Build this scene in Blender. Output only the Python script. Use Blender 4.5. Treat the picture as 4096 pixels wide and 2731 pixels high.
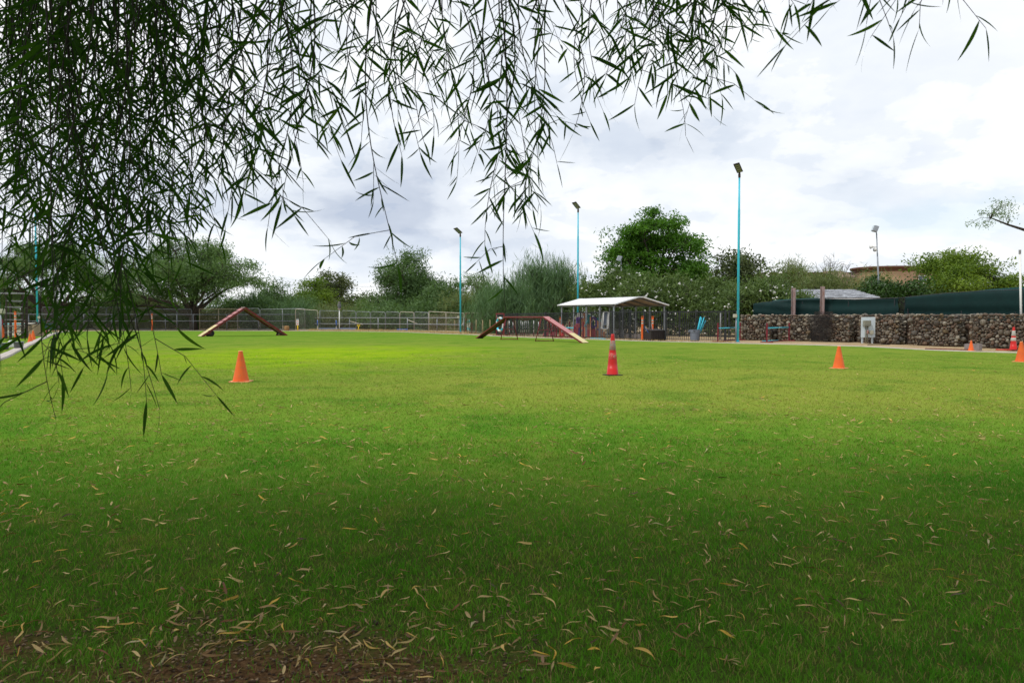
import bpy, math, random
import numpy as np
from mathutils import Vector, Matrix

random.seed(7)
RNG = np.random.default_rng(11)
scene = bpy.context.scene
for o in list(bpy.data.objects):
    bpy.data.objects.remove(o)
COL = scene.collection
R = math.radians

# ------------------------------------------------------------------ camera
FPX, CX, CY, CAM_H, HOR = 2958.0, 2048.0, 1365.5, 1.0, 1270.0
PITCH = math.atan((CY - HOR) / FPX)
cam_data = bpy.data.cameras.new('camera')
cam_data.lens = 26.0
cam_data.sensor_width = 36.0
cam_data.clip_start = 0.05
cam_data.clip_end = 2000
cam_data.dof.use_dof = True
cam_data.dof.focus_distance = 6.0
cam_data.dof.aperture_fstop = 9.0
cam = bpy.data.objects.new('camera', cam_data)
cam.location = (0, 0, CAM_H)
cam.rotation_euler = (math.pi / 2 - PITCH, 0, 0)
COL.objects.link(cam)
scene.camera = cam

# ------------------------------------------------------------------ world
SUN_EL, SUN_AZ = R(56), R(238)      # azimuth clockwise from +Y: the sun stands behind the camera to the left
world = bpy.data.worlds.new('World')
scene.world = world
world.use_nodes = True
wn, wl = world.node_tree.nodes, world.node_tree.links
wn.clear()


def N(nodes, kind, **kw):
    n = nodes.new(kind)
    for k, v in kw.items():
        setattr(n, k, v)
    return n


def build_world():
    out = N(wn, 'ShaderNodeOutputWorld')
    sky = N(wn, 'ShaderNodeTexSky', sky_type='NISHITA', sun_disc=False)
    sky.sun_elevation = SUN_EL
    sky.sun_rotation = SUN_AZ
    bg_sky = N(wn, 'ShaderNodeBackground')
    bg_sky.inputs['Strength'].default_value = 0.10
    wl.new(sky.outputs[0], bg_sky.inputs['Color'])
    tc = N(wn, 'ShaderNodeTexCoord')
    sep = N(wn, 'ShaderNodeSeparateXYZ')
    wl.new(tc.outputs['Generated'], sep.inputs[0])
    # project the view direction on a cloud deck so that clouds shrink to the horizon
    zz = N(wn, 'ShaderNodeMath', operation='MAXIMUM')
    zz.inputs[1].default_value = 0.0
    wl.new(sep.outputs['Z'], zz.inputs[0])
    za = N(wn, 'ShaderNodeMath', operation='ADD')
    za.inputs[1].default_value = 0.30
    wl.new(zz.outputs[0], za.inputs[0])
    dx = N(wn, 'ShaderNodeMath', operation='DIVIDE')
    dy = N(wn, 'ShaderNodeMath', operation='DIVIDE')
    wl.new(sep.outputs['X'], dx.inputs[0]); wl.new(za.outputs[0], dx.inputs[1])
    wl.new(sep.outputs['Y'], dy.inputs[0]); wl.new(za.outputs[0], dy.inputs[1])
    cmb = N(wn, 'ShaderNodeCombineXYZ')
    wl.new(dx.outputs[0], cmb.inputs[0]); wl.new(dy.outputs[0], cmb.inputs[1])
    cmb.inputs[2].default_value = 3.7

    def noise(vec, scale, detail, rough, dist):
        n = N(wn, 'ShaderNodeTexNoise')
        n.inputs['Scale'].default_value = scale
        n.inputs['Detail'].default_value = detail
        n.inputs['Roughness'].default_value = rough
        n.inputs['Distortion'].default_value = dist
        wl.new(vec, n.inputs['Vector'])
        return n.outputs['Fac']

    def ramp(fac, stops):
        r = N(wn, 'ShaderNodeValToRGB')
        r.color_ramp.interpolation = 'EASE'
        el = r.color_ramp.elements
        while len(el) > 1:
            el.remove(el[-1])
        el[0].position, el[0].color = stops[0][0], (*stops[0][1], 1)
        for p, c in stops[1:]:
            e = el.new(p); e.color = (*c, 1)
        wl.new(fac, r.inputs[0])
        return r.outputs[0]

    deck = noise(cmb.outputs[0], 1.25, 7, 0.52, 0.05)        # the broad deck
    puff = noise(cmb.outputs[0], 3.4, 9, 0.55, 0.15)       # small heaps
    c1 = ramp(deck, [(0.27, (0.54, 0.60, 0.71)), (0.36, (0.73, 0.78, 0.855)), (0.43, (0.85, 0.885, 0.93)), (0.52, (0.925, 0.945, 0.97)), (0.66, (1.0, 1.0, 1.0))])
    c2 = ramp(puff, [(0.34, (0.86, 0.89, 0.935)), (0.46, (0.90, 0.925, 0.96)), (0.50, (0.99, 0.995, 1.0)), (0.60, (1.04, 1.04, 1.035)), (0.72, (0.97, 0.98, 1.0))])
    mul = N(wn, 'ShaderNodeMix', data_type='RGBA', blend_type='MULTIPLY')
    mul.inputs[0].default_value = 1.0
    wl.new(c1, mul.inputs[6]); wl.new(c2, mul.inputs[7])
    bg_cl = N(wn, 'ShaderNodeBackground')
    bg_cl.inputs['Strength'].default_value = 0.73
    wl.new(mul.outputs[2], bg_cl.inputs['Color'])
    gap = ramp(noise(cmb.outputs[0], 0.8, 6, 0.55, 0.2), [(0.30, (0.55, 0.55, 0.55)), (0.42, (0.95, 0.95, 0.95)), (0.5, (1, 1, 1))])
    mix = N(wn, 'ShaderNodeMixShader')
    wl.new(gap, mix.inputs[0])
    wl.new(bg_sky.outputs[0], mix.inputs[1])
    wl.new(bg_cl.outputs[0], mix.inputs[2])
    wl.new(mix.outputs[0], out.inputs[0])


build_world()

# ------------------------------------------------------------------ sun (veiled by thin cloud)
sun_data = bpy.data.lights.new('sun', 'SUN')
sun_data.energy = 1.5
sun_data.angle = R(11)
sun_data.color = (1.0, 0.95, 0.87)
sun = bpy.data.objects.new('sun', sun_data)
to_sun = Vector((math.sin(SUN_AZ) * math.cos(SUN_EL), math.cos(SUN_AZ) * math.cos(SUN_EL), math.sin(SUN_EL)))
sun.rotation_euler = (-to_sun).to_track_quat('-Z', 'Y').to_euler()
sun.location = (0, 0, 30)
COL.objects.link(sun)

scene.view_settings.view_transform = 'Standard'
scene.view_settings.look = 'None'
scene.view_settings.exposure = 0.6
scene.view_settings.gamma = 1.0
scene.view_settings.use_curve_mapping = False
scene.render.engine = 'CYCLES'
scene.cycles.max_bounces = 6
scene.cycles.transparent_max_bounces = 6

# ------------------------------------------------------------------ survey helpers
# The photograph was measured as a survey: a sight line (u, v) of the 4096 px picture and either the
# ground plane or a distance in metres gives a point in the field.
_up = Vector((0, math.sin(PITCH), math.cos(PITCH)))
_fw = Vector((0, math.cos(PITCH), -math.sin(PITCH)))


def ray(u, v):
    return Vector((1, 0, 0)) * ((u - CX) / FPX) + _up * ((CY - v) / FPX) + _fw


def G(u, v, z=0.0):
    d = ray(u, v)
    return Vector((0, 0, CAM_H)) + d * ((z - CAM_H) / d.z)


def P(u, v, Y):
    d = ray(u, v)
    return Vector((0, 0, CAM_H)) + d * (Y / d.y)


def Zat(v, Y):
    return P(CX, v, Y).z


# ------------------------------------------------------------------ mesh helpers
class MB:
    def __init__(s):
        s.v, s.f = [], []

    def quadbox(s, c, ax, ay, az):
        """box from centre and three half axes"""
        c, ax, ay, az = map(Vector, (c, ax, ay, az))
        n = len(s.v)
        for i in (-1, 1):
            for j in (-1, 1):
                for k in (-1, 1):
                    s.v.append(c + ax * i + ay * j + az * k)
        for q in ((0, 1, 3, 2), (4, 6, 7, 5), (0, 4, 5, 1), (2, 3, 7, 6), (0, 2, 6, 4), (1, 5, 7, 3)):
            s.f.append(tuple(n + i for i in q))
        return s

    def box(s, c, size, rz=0.0):
        cr, sr = math.cos(rz), math.sin(rz)
        return s.quadbox(c, (cr * size[0] / 2, sr * size[0] / 2, 0), (-sr * size[1] / 2, cr * size[1] / 2, 0), (0, 0, size[2] / 2))

    def beam(s, a, b, w, h, up=(0, 0, 1)):
        a, b = Vector(a), Vector(b)
        d = (b - a)
        if d.length < 1e-6:
            return s
        up = Vector(up)
        dn = d.normalized()
        if abs(dn.dot(up)) > 0.98:
            up = Vector((0, 1, 0))
        side = dn.cross(up).normalized()
        u2 = side.cross(dn).normalized()
        return s.quadbox((a + b) / 2, d / 2, side * (w / 2), u2 * (h / 2))

    def tube(s, pts, radii, n=8, cap=True):
        pts = [Vector(p) for p in pts]
        if not hasattr(radii, '__len__'):
            radii = [radii] * len(pts)
        base = len(s.v)
        ref = Vector((0.13, 0.31, 0.94))
        for i, p in enumerate(pts):
            d = (pts[min(i + 1, len(pts) - 1)] - pts[max(i - 1, 0)])
            d = d.normalized() if d.length > 1e-9 else Vector((0, 0, 1))
            if abs(d.dot(ref)) > 0.97:
                ref = Vector((0.9, 0.2, 0.1))
            x = d.cross(ref).normalized()
            y = d.cross(x).normalized()
            for k in range(n):
                a = 2 * math.pi * k / n
                s.v.append(p + (x * math.cos(a) + y * math.sin(a)) * radii[i])
        for i in range(len(pts) - 1):
            for k in range(n):
                a, b = base + i * n + k, base + i * n + (k + 1) % n
                s.f.append((a, b, b + n, a + n))
        if cap and n > 2:
            s.f.append(tuple(base + k for k in reversed(range(n))))
            e = base + (len(pts) - 1) * n
            s.f.append(tuple(e + k for k in range(n)))
        return s

    def lathe(s, prof, n=24, c=(0, 0, 0)):
        """prof: list of (r, z)"""
        c = Vector(c)
        base = len(s.v)
        for r, z in prof:
            for k in range(n):
                a = 2 * math.pi * k / n
                s.v.append(c + Vector((r * math.cos(a), r * math.sin(a), z)))
        for i in range(len(prof) - 1):
            for k in range(n):
                a, b = base + i * n + k, base + i * n + (k + 1) % n
                s.f.append((a, b, b + n, a + n))
        s.f.append(tuple(base + k for k in reversed(range(n))))
        e = base + (len(prof) - 1) * n
        s.f.append(tuple(e + k for k in range(n)))
        return s

    def prism(s, poly, o, ex, ez, thick):
        """polygon (x, z) in the plane o + x ex + z ez, extruded along ex x ez by thick, centred"""
        o, ex, ez = Vector(o), Vector(ex), Vector(ez)
        nn = ex.cross(ez).normalized() * (thick / 2)
        b = len(s.v)
        m = len(poly)
        for sg in (-1, 1):
            for x, z in poly:
                s.v.append(o + ex * x + ez * z + nn * sg)
        s.f.append(tuple(b + i for i in reversed(range(m))))
        s.f.append(tuple(b + m + i for i in range(m)))
        for i in range(m):
            j = (i + 1) % m
            s.f.append((b + i, b + j, b + m + j, b + m + i))
        return s

    def ring(s, c, ex, ez, r, tr, n=32, m=10, rz=None):
        c, ex, ez = Vector(c), Vector(ex).normalized(), Vector(ez).normalized()
        nn = ex.cross(ez)
        rz = rz or r
        b = len(s.v)
        for i in range(n):
            a = 2 * math.pi * i / n
            rad = (ex * math.cos(a) + ez * math.sin(a))
            p = c + ex * r * math.cos(a) + ez * rz * math.sin(a)
            for k in range(m):
                t = 2 * math.pi * k / m
                s.v.append(p + rad * tr * math.cos(t) + nn * tr * math.sin(t))
        for i in range(n):
            for k in range(m):
                a0, a1 = b + i * m + k, b + i * m + (k + 1) % m
                b0, b1 = b + ((i + 1) % n) * m + k, b + ((i + 1) % n) * m + (k + 1) % m
                s.f.append((a0, b0, b1, a1))
        return s

    def mesh(s, name, off=None, smooth=False):
        me = bpy.data.meshes.new(name)
        vs = s.v if off is None else [v - off for v in s.v]
        me.from_pydata([tuple(v) for v in vs], [], s.f)
        if smooth:
            me.polygons.foreach_set('use_smooth', [True] * len(me.polygons))
        me.update()
        return me


def link(name, me, mat=None, parent=None, loc=None):
    o = bpy.data.objects.new(name, me)
    COL.objects.link(o)
    if mat is not None and me is not None and not me.materials:
        me.materials.append(mat)
    if parent is not None:
        o.parent = parent
    if loc is not None:
        o.location = loc
    return o


def bevel(o, w=0.006, seg=2):
    m = o.modifiers.new('bevel', 'BEVEL')
    m.width, m.segments, m.limit_method, m.angle_limit = w, seg, 'ANGLE', R(40)
    return o


def tag(o, label, cat, group=None):
    o['label'] = label
    o['category'] = cat
    if group:
        o['group'] = group
    return o


def thing(name, label, cat, loc=(0, 0, 0), rz=0.0, group=None):
    o = bpy.data.objects.new(name, None)
    o.empty_display_size = 0.1
    COL.objects.link(o)
    o.location = loc
    o.rotation_euler = (0, 0, rz)
    return tag(o, label, cat, group)


def root_loc(o):
    while o.parent is not None:
        o = o.parent
    return Vector(o.location)


def part(name, mb, mat, parent, world=True, smooth=False):
    """a mesh part; with world=True the vertices are given in field coordinates (unrotated root)"""
    return link(name, mb.mesh(name, root_loc(parent) if world else None, smooth), mat, parent)


def solo(name, mb, mat, label, cat, base, group=None, smooth=False):
    base = Vector(base)
    o = link(name, mb.mesh(name, base, smooth), mat, None, base)
    return tag(o, label, cat, group)


def copy_tree(o, parent=None):
    c = o.copy()
    COL.objects.link(c)
    c.parent = parent
    for ch in o.children:
        copy_tree(ch, c)
    return c


def fast_mesh(name, V, F, attrs=None, smooth=False):
    V = np.asarray(V, np.float32)
    F = np.asarray(F, np.int32)
    me = bpy.data.meshes.new(name)
    nf, k = F.shape
    me.vertices.add(len(V)); me.vertices.foreach_set('co', V.ravel())
    me.loops.add(nf * k); me.loops.foreach_set('vertex_index', F.ravel())
    me.polygons.add(nf)
    me.polygons.foreach_set('loop_start', np.arange(0, nf * k, k, dtype=np.int32))
    me.polygons.foreach_set('loop_total', np.full(nf, k, np.int32))
    for n_, a in (attrs or {}).items():
        at = me.attributes.new(n_, 'FLOAT', 'FACE')
        at.data.foreach_set('value', np.asarray(a, np.float32))
    me.update(calc_edges=True)
    if smooth:
        me.polygons.foreach_set('use_smooth', np.ones(nf, bool))
    return me


# ------------------------------------------------------------------ materials
def new_mat(name):
    m = bpy.data.materials.new(name)
    m.use_nodes = True
    nt = m.node_tree
    nt.nodes.clear()
    out = nt.nodes.new('ShaderNodeOutputMaterial')
    return m, nt.nodes, nt.links, out


def mixc(n, l, fac, a, b, blend='MIX'):
    x = n.new('ShaderNodeMix')
    x.data_type, x.blend_type = 'RGBA', blend
    for i, val in ((0, fac), (6, a), (7, b)):
        if isinstance(val, (int, float)):
            x.inputs[i].default_value = val
        elif isinstance(val, tuple):
            x.inputs[i].default_value = (*val[:3], 1)
        else:
            l.new(val, x.inputs[i])
    return x.outputs[2]


def mth(n, l, op, a, b=None, c=None, clamp=False):
    x = n.new('ShaderNodeMath')
    x.operation, x.use_clamp = op, clamp
    for i, val in enumerate((a, b, c)):
        if val is None:
            continue
        if isinstance(val, (int, float)):
            x.inputs[i].default_value = val
        else:
            l.new(val, x.inputs[i])
    return x.outputs[0]


def nse(n, l, vec, scale, detail=4, rough=0.55, dist=0.0):
    x = n.new('ShaderNodeTexNoise')
    x.inputs['Scale'].default_value = scale
    x.inputs['Detail'].default_value = detail
    x.inputs['Roughness'].default_value = rough
    x.inputs['Distortion'].default_value = dist
    if vec is not None:
        l.new(vec, x.inputs['Vector'])
    return x.outputs['Fac']


def rmp(n, l, fac, stops):
    r = n.new('ShaderNodeValToRGB')
    el = r.color_ramp.elements
    while len(el) > 1:
        el.remove(el[-1])
    el[0].position, el[0].color = stops[0][0], (*stops[0][1], 1)
    for p, c in stops[1:]:
        e = el.new(p); e.color = (*c, 1)
    l.new(fac, r.inputs[0])
    return r.outputs[0]


def g3(x):
    return (x, x, x)


def pm(name, col, col2=None, rough=0.55, scale=6.0, wear=None, wear_amt=0.35, metallic=0.0, spec=0.35, bump=0.15, bscale=60, stretch=None, rnd=0.12):
    """painted / plain surface: two-tone mottling, worn spots of another colour, fine relief"""
    m, n, l, out = new_mat(name)
    tc = n.new('ShaderNodeTexCoord')
    vec = tc.outputs['Object']
    if stretch:
        mp = n.new('ShaderNodeMapping')
        mp.inputs['Scale'].default_value = stretch
        l.new(vec, mp.inputs[0])
        vec = mp.outputs[0]
    col2 = col2 or tuple(c * 0.72 for c in col)
    f = rmp(n, l, nse(n, l, vec, scale, 6, 0.6), [(0.35, g3(0)), (0.68, g3(1))])
    c = mixc(n, l, f, col, col2)
    if wear:
        w = rmp(n, l, nse(n, l, vec, scale * 3.1, 8, 0.7, 0.4), [(0.62 - 0.2 * wear_amt, g3(0)), (0.70 - 0.1 * wear_amt, g3(1))])
        c = mixc(n, l, w, c, wear)
    oi = n.new('ShaderNodeObjectInfo')
    k = mth(n, l, 'MULTIPLY_ADD', oi.outputs['Random'], rnd, 1 - rnd / 2)
    hs = n.new('ShaderNodeHueSaturation')
    l.new(k, hs.inputs['Value']); l.new(c, hs.inputs['Color'])
    p = n.new('ShaderNodeBsdfPrincipled')
    l.new(hs.outputs[0], p.inputs['Base Color'])
    rr = mth(n, l, 'MULTIPLY_ADD', nse(n, l, vec, scale * 2.3, 4), 0.3, rough - 0.15)
    l.new(rr, p.inputs['Roughness'])
    p.inputs['Metallic'].default_value = metallic
    p.inputs['Specular IOR Level'].default_value = spec
    if bump:
        b = n.new('ShaderNodeBump')
        b.inputs['Strength'].default_value = bump
        b.inputs['Distance'].default_value = 0.01
        l.new(nse(n, l, vec, bscale, 5, 0.65), b.inputs['Height'])
        l.new(b.outputs[0], p.inputs['Normal'])
    l.new(p.outputs[0], out.inputs[0])
    return m


def foliage(name, dark, light, trans=0.3, rough=0.55, yellow=None, spec=0.25):
    m, n, l, out = new_mat(name)
    at = n.new('ShaderNodeAttribute')
    at.attribute_name = 'tint'
    stops = [(0.0, dark), (0.85, light)]
    if yellow:
        stops.append((1.0, yellow))
    c = rmp(n, l, at.outputs['Fac'], stops)
    p = n.new('ShaderNodeBsdfPrincipled')
    l.new(c, p.inputs['Base Color'])
    p.inputs['Roughness'].default_value = rough
    p.inputs['Specular IOR Level'].default_value = spec
    t = n.new('ShaderNodeBsdfTranslucent')
    tcol = mixc(n, l, 1.0, c, (1.25, 1.3, 0.55), 'MULTIPLY')
    l.new(tcol, t.inputs['Color'])
    mx = n.new('ShaderNodeMixShader')
    mx.inputs[0].default_value = trans
    l.new(p.outputs[0], mx.inputs[1]); l.new(t.outputs[0], mx.inputs[2])
    l.new(mx.outputs[0], out.inputs[0])
    return m


def ellipse_mask(n, l, X, Y, cx, cy, rx, ry, jitter, amt=0.35, soft=0.62):
    a = mth(n, l, 'POWER', mth(n, l, 'ABSOLUTE', mth(n, l, 'DIVIDE', mth(n, l, 'SUBTRACT', X, cx), rx)), 2.0)
    b = mth(n, l, 'POWER', mth(n, l, 'ABSOLUTE', mth(n, l, 'DIVIDE', mth(n, l, 'SUBTRACT', Y, cy), ry)), 2.0)
    d = mth(n, l, 'ADD', mth(n, l, 'SQRT', mth(n, l, 'ADD', a, b)), mth(n, l, 'MULTIPLY_ADD', jitter, amt * 2, -amt))
    mr = n.new('ShaderNodeMapRange')
    mr.interpolation_type = 'SMOOTHSTEP'
    mr.inputs['From Min'].default_value = 1.0
    mr.inputs['From Max'].default_value = soft
    l.new(d, mr.inputs['Value'])
    return mr.outputs[0]


def grass_colour(n, l):
    """the lawn's own colour at a place: young yellow-green turf on the left, dry pale turf on the right,
    lusher growth by the tree, the bare patch of soil under it"""
    geo = n.new('ShaderNodeNewGeometry')
    sp = n.new('ShaderNodeSeparateXYZ')
    l.new(geo.outputs['Position'], sp.inputs[0])
    X, Y = sp.outputs['X'], sp.outputs['Y']
    flat = n.new('ShaderNodeCombineXYZ')
    l.new(X, flat.inputs[0]); l.new(Y, flat.inputs[1])
    pos = flat.outputs[0]
    big = nse(n, l, pos, 0.35, 5, 0.6)
    mid = nse(n, l, pos, 1.6, 5, 0.62, 0.3)
    c = rmp(n, l, big, [(0.33, GRASS_A), (0.66, GRASS_B)])
    c = mixc(n, l, rmp(n, l, mid, [(0.40, g3(0)), (0.75, g3(0.6))]), c, GRASS_DRY)
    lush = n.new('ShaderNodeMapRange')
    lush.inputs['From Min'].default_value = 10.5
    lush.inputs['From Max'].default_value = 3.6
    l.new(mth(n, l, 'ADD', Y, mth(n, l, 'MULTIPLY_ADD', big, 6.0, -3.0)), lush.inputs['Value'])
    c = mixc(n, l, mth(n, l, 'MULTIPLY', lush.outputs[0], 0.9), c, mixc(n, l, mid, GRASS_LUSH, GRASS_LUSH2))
    c = mixc(n, l, rmp(n, l, nse(n, l, pos, 4.5, 5, 0.7, 0.4), [(0.52, g3(0)), (0.72, g3(0.3))]), c, GRASS_DRY)
    pale = ellipse_mask(n, l, X, Y, 4.5, 11.0, 7.5, 4.5, big, 0.5)
    c = mixc(n, l, mth(n, l, 'MULTIPLY', pale, 0.7), c, mixc(n, l, mid, GRASS_PALE, GRASS_DRY))
    vivid = ellipse_mask(n, l, X, Y, -5.4, 20.5, 6.6, 8.6, mth(n, l, 'MULTIPLY_ADD', mid, 0.45, mth(n, l, 'MULTIPLY', big, 0.55)), 0.95, 0.15)  # rounded brighter yellow-green area with a noisy edge
    c = mixc(n, l, mth(n, l, 'MULTIPLY', vivid, 0.95), c, mixc(n, l, mid, GRASS_VIVID, GRASS_VIVID2))
    far = n.new('ShaderNodeMapRange')
    far.inputs['From Min'].default_value = 26
    far.inputs['From Max'].default_value = 38
    l.new(Y, far.inputs['Value'])
    c = mixc(n, l, mth(n, l, 'MULTIPLY', far.outputs[0], 0.85), c, mixc(n, l, big, GRASS_FAR, GRASS_B))
    patch = nse(n, l, pos, 0.8, 6, 0.68, 0.5)
    c = mixc(n, l, rmp(n, l, patch, [(0.36, g3(0.9)), (0.50, g3(0))]), c, mixc(n, l, 1.0, c, (0.62, 0.80, 0.70), 'MULTIPLY'))
    c = mixc(n, l, rmp(n, l, nse(n, l, pos, 2.6, 6, 0.72, 0.3), [(0.53, g3(0)), (0.70, g3(0.6))]), c, GRASS_DRY)
    return c, pos, X, Y, big, mid


GRASS_A, GRASS_B = (0.122, 0.222, 0.024), (0.178, 0.250, 0.034)
GRASS_DRY, GRASS_PALE = (0.235, 0.270, 0.050), (0.245, 0.300, 0.045)
GRASS_LUSH, GRASS_LUSH2 = (0.056, 0.232, 0.012), (0.088, 0.222, 0.018)
GRASS_VIVID, GRASS_VIVID2 = (0.215, 0.370, 0.010), (0.270, 0.360, 0.016)
GRASS_FAR = (0.085, 0.230, 0.018)


def lawn_material():
    m, n, l, out = new_mat('turf')
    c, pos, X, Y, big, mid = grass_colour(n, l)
    fine = nse(n, l, pos, 22, 6, 0.7)
    c = mixc(n, l, rmp(n, l, fine, [(0.3, g3(0.75)), (0.62, g3(0))]), c, mixc(n, l, 1.0, c, (0.72, 0.76, 0.70), 'MULTIPLY'))
    c = mixc(n, l, rmp(n, l, nse(n, l, pos, 60, 3, 0.6), [(0.60, g3(0)), (0.78, g3(0.55))]), c, (0.38, 0.36, 0.14))
    # thatch between the blades close to the tree, bare soil in the patch
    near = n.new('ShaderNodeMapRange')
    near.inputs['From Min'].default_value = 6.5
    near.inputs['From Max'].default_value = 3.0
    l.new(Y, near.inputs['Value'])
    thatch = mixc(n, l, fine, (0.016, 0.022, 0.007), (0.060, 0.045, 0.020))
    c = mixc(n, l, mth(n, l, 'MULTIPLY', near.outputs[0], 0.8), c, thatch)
    soil_m = mth(n, l, 'MAXIMUM', ellipse_mask(n, l, X, Y, -0.66, 1.93, 0.95, 0.50, fine, 0.7, 0.3), ellipse_mask(n, l, X, Y, -1.75, 2.2, 0.5, 0.18, fine, 0.7, 0.3))
    soil = mixc(n, l, rmp(n, l, nse(n, l, pos, 55, 6, 0.75), [(0.35, g3(0)), (0.65, g3(1))]), (0.020, 0.010, 0.005), (0.155, 0.090, 0.045))
    c = mixc(n, l, soil_m, c, soil)
    p = n.new('ShaderNodeBsdfPrincipled')
    l.new(c, p.inputs['Base Color'])
    p.inputs['Roughness'].default_value = 0.95
    p.inputs['Specular IOR Level'].default_value = 0.0
    b = n.new('ShaderNodeBump')
    b.inputs['Strength'].default_value = 0.35
    b.inputs['Distance'].default_value = 0.02
    l.new(nse(n, l, pos, 45, 6, 0.75), b.inputs['Height'])
    l.new(b.outputs[0], p.inputs['Normal'])
    l.new(p.outputs[0], out.inputs[0])
    return m


def blade_material():
    m, n, l, out = new_mat('grass_blade')
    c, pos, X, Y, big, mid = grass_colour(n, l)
    at = n.new('ShaderNodeAttribute')
    at.attribute_name = 'tint'
    t = at.outputs['Fac']
    hs = n.new('ShaderNodeHueSaturation')
    l.new(mth(n, l, 'MULTIPLY_ADD', t, 0.55, 0.80), hs.inputs['Value'])
    l.new(c, hs.inputs['Color'])
    dead = rmp(n, l, t, [(0.86, g3(0)), (0.87, g3(1))])
    c2 = mixc(n, l, dead, hs.outputs[0], (0.30, 0.24, 0.10))
    p = n.new('ShaderNodeBsdfPrincipled')
    l.new(c2, p.inputs['Base Color'])
    p.inputs['Roughness'].default_value = 0.7
    p.inputs['Specular IOR Level'].default_value = 0.04
    tr = n.new('ShaderNodeBsdfTranslucent')
    l.new(mixc(n, l, 1.0, c2, (1.2, 1.25, 0.6), 'MULTIPLY'), tr.inputs['Color'])
    mx = n.new('ShaderNodeMixShader')
    mx.inputs[0].default_value = 0.3
    l.new(p.outputs[0], mx.inputs[1]); l.new(tr.outputs[0], mx.inputs[2])
    l.new(mx.outputs[0], out.inputs[0])
    return m


def ground_material():
    m, n, l, out = new_mat('desert_soil')
    geo = n.new('ShaderNodeNewGeometry')
    pos = geo.outputs['Position']
    f = nse(n, l, pos, 0.8, 6, 0.6)
    c = rmp(n, l, f, [(0.3, (0.30, 0.215, 0.125)), (0.55, (0.44, 0.335, 0.20)), (0.75, (0.36, 0.27, 0.16))])
    c = mixc(n, l, rmp(n, l, nse(n, l, pos, 14, 6, 0.7), [(0.45, g3(0)), (0.75, g3(0.7))]), c, (0.20, 0.14, 0.085))
    c = mixc(n, l, rmp(n, l, nse(n, l, pos, 3.0, 4, 0.6), [(0.6, g3(0)), (0.72, g3(0.6))]), c, (0.16, 0.19, 0.06))
    p = n.new('ShaderNodeBsdfPrincipled')
    l.new(c, p.inputs['Base Color'])
    p.inputs['Roughness'].default_value = 0.9
    p.inputs['Specular IOR Level'].default_value = 0.1
    b = n.new('ShaderNodeBump')
    b.inputs['Strength'].default_value = 0.6
    b.inputs['Distance'].default_value = 0.04
    l.new(nse(n, l, pos, 9, 8, 0.7), b.inputs['Height'])
    l.new(b.outputs[0], p.inputs['Normal'])
    l.new(p.outputs[0], out.inputs[0])
    return m


def stone_material():
    m, n, l, out = new_mat('river_stone')
    oi = n.new('ShaderNodeObjectInfo')
    c = rmp(n, l, oi.outputs['Random'], [(0.0, (0.085, 0.075, 0.065)), (0.16, (0.24, 0.22, 0.18)), (0.3, (0.115, 0.085, 0.06)), (0.45, (0.33, 0.295, 0.235)),
                                         (0.58, (0.11, 0.107, 0.10)), (0.7, (0.19, 0.125, 0.09)), (0.82, (0.44, 0.41, 0.34)), (0.93, (0.17, 0.13, 0.07)), (1.0, (0.23, 0.145, 0.11))])
    tc = n.new('ShaderNodeTexCoord')
    v = n.new('ShaderNodeVectorMath'); v.operation = 'ADD'
    l.new(tc.outputs['Object'], v.inputs[0]); l.new(oi.outputs['Random'], v.inputs[1])
    f = nse(n, l, v.outputs[0], 3.0, 6, 0.65, 0.4)
    c = mixc(n, l, rmp(n, l, f, [(0.38, g3(0)), (0.66, g3(0.75))]), c, mixc(n, l, 1.0, c, (0.52, 0.50, 0.48), 'MULTIPLY'))
    c = mixc(n, l, rmp(n, l, nse(n, l, v.outputs[0], 9, 4, 0.7), [(0.6, g3(0)), (0.75, g3(0.5))]), c, (0.42, 0.38, 0.31))
    p = n.new('ShaderNodeBsdfPrincipled')
    l.new(c, p.inputs['Base Color'])
    p.inputs['Roughness'].default_value = 0.75
    p.inputs['Specular IOR Level'].default_value = 0.25
    b = n.new('ShaderNodeBump')
    b.inputs['Strength'].default_value = 0.5
    b.inputs['Distance'].default_value = 0.05
    l.new(nse(n, l, v.outputs[0], 6, 6, 0.7), b.inputs['Height'])
    l.new(b.outputs[0], p.inputs['Normal'])
    l.new(p.outputs[0], out.inputs[0])
    return m


M = {}
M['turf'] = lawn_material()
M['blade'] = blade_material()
M['soil'] = ground_material()
M['stone'] = stone_material()
M['concrete'] = pm('concrete', (0.46, 0.42, 0.39), (0.34, 0.30, 0.27), rough=0.85, scale=3, bump=0.4)
M['block'] = pm('concrete_block', (0.27, 0.24, 0.24), rough=0.9, scale=12, bump=0.5)
M['teal'] = pm('teal_paint', (0.055, 0.52, 0.68), (0.045, 0.46, 0.61), rough=0.4, scale=1.5, bump=0.03, rnd=0.1)
M['core_shade'] = pm('core_shade', (0.075, 0.062, 0.050), (0.040, 0.034, 0.028), rough=0.95, scale=18, bump=0.8)  # basket cores: dark tone stands in for shade in the gaps between stones
M['maroon'] = pm('maroon_paint', (0.185, 0.012, 0.026), (0.13, 0.010, 0.018), rough=0.5, wear=(0.22, 0.07, 0.06), wear_amt=0.15)
M['rust_red'] = pm('red_oxide_paint', (0.165, 0.017, 0.016), (0.10, 0.011, 0.010), rough=0.55, wear=(0.23, 0.09, 0.055), wear_amt=0.3)
M['plank_red'] = pm('gritty_red_plank', (0.44, 0.20, 0.205), (0.36, 0.15, 0.155), rough=0.8, scale=9, wear=(0.55, 0.27, 0.25), wear_amt=0.35, bump=0.5, bscale=160)
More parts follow.
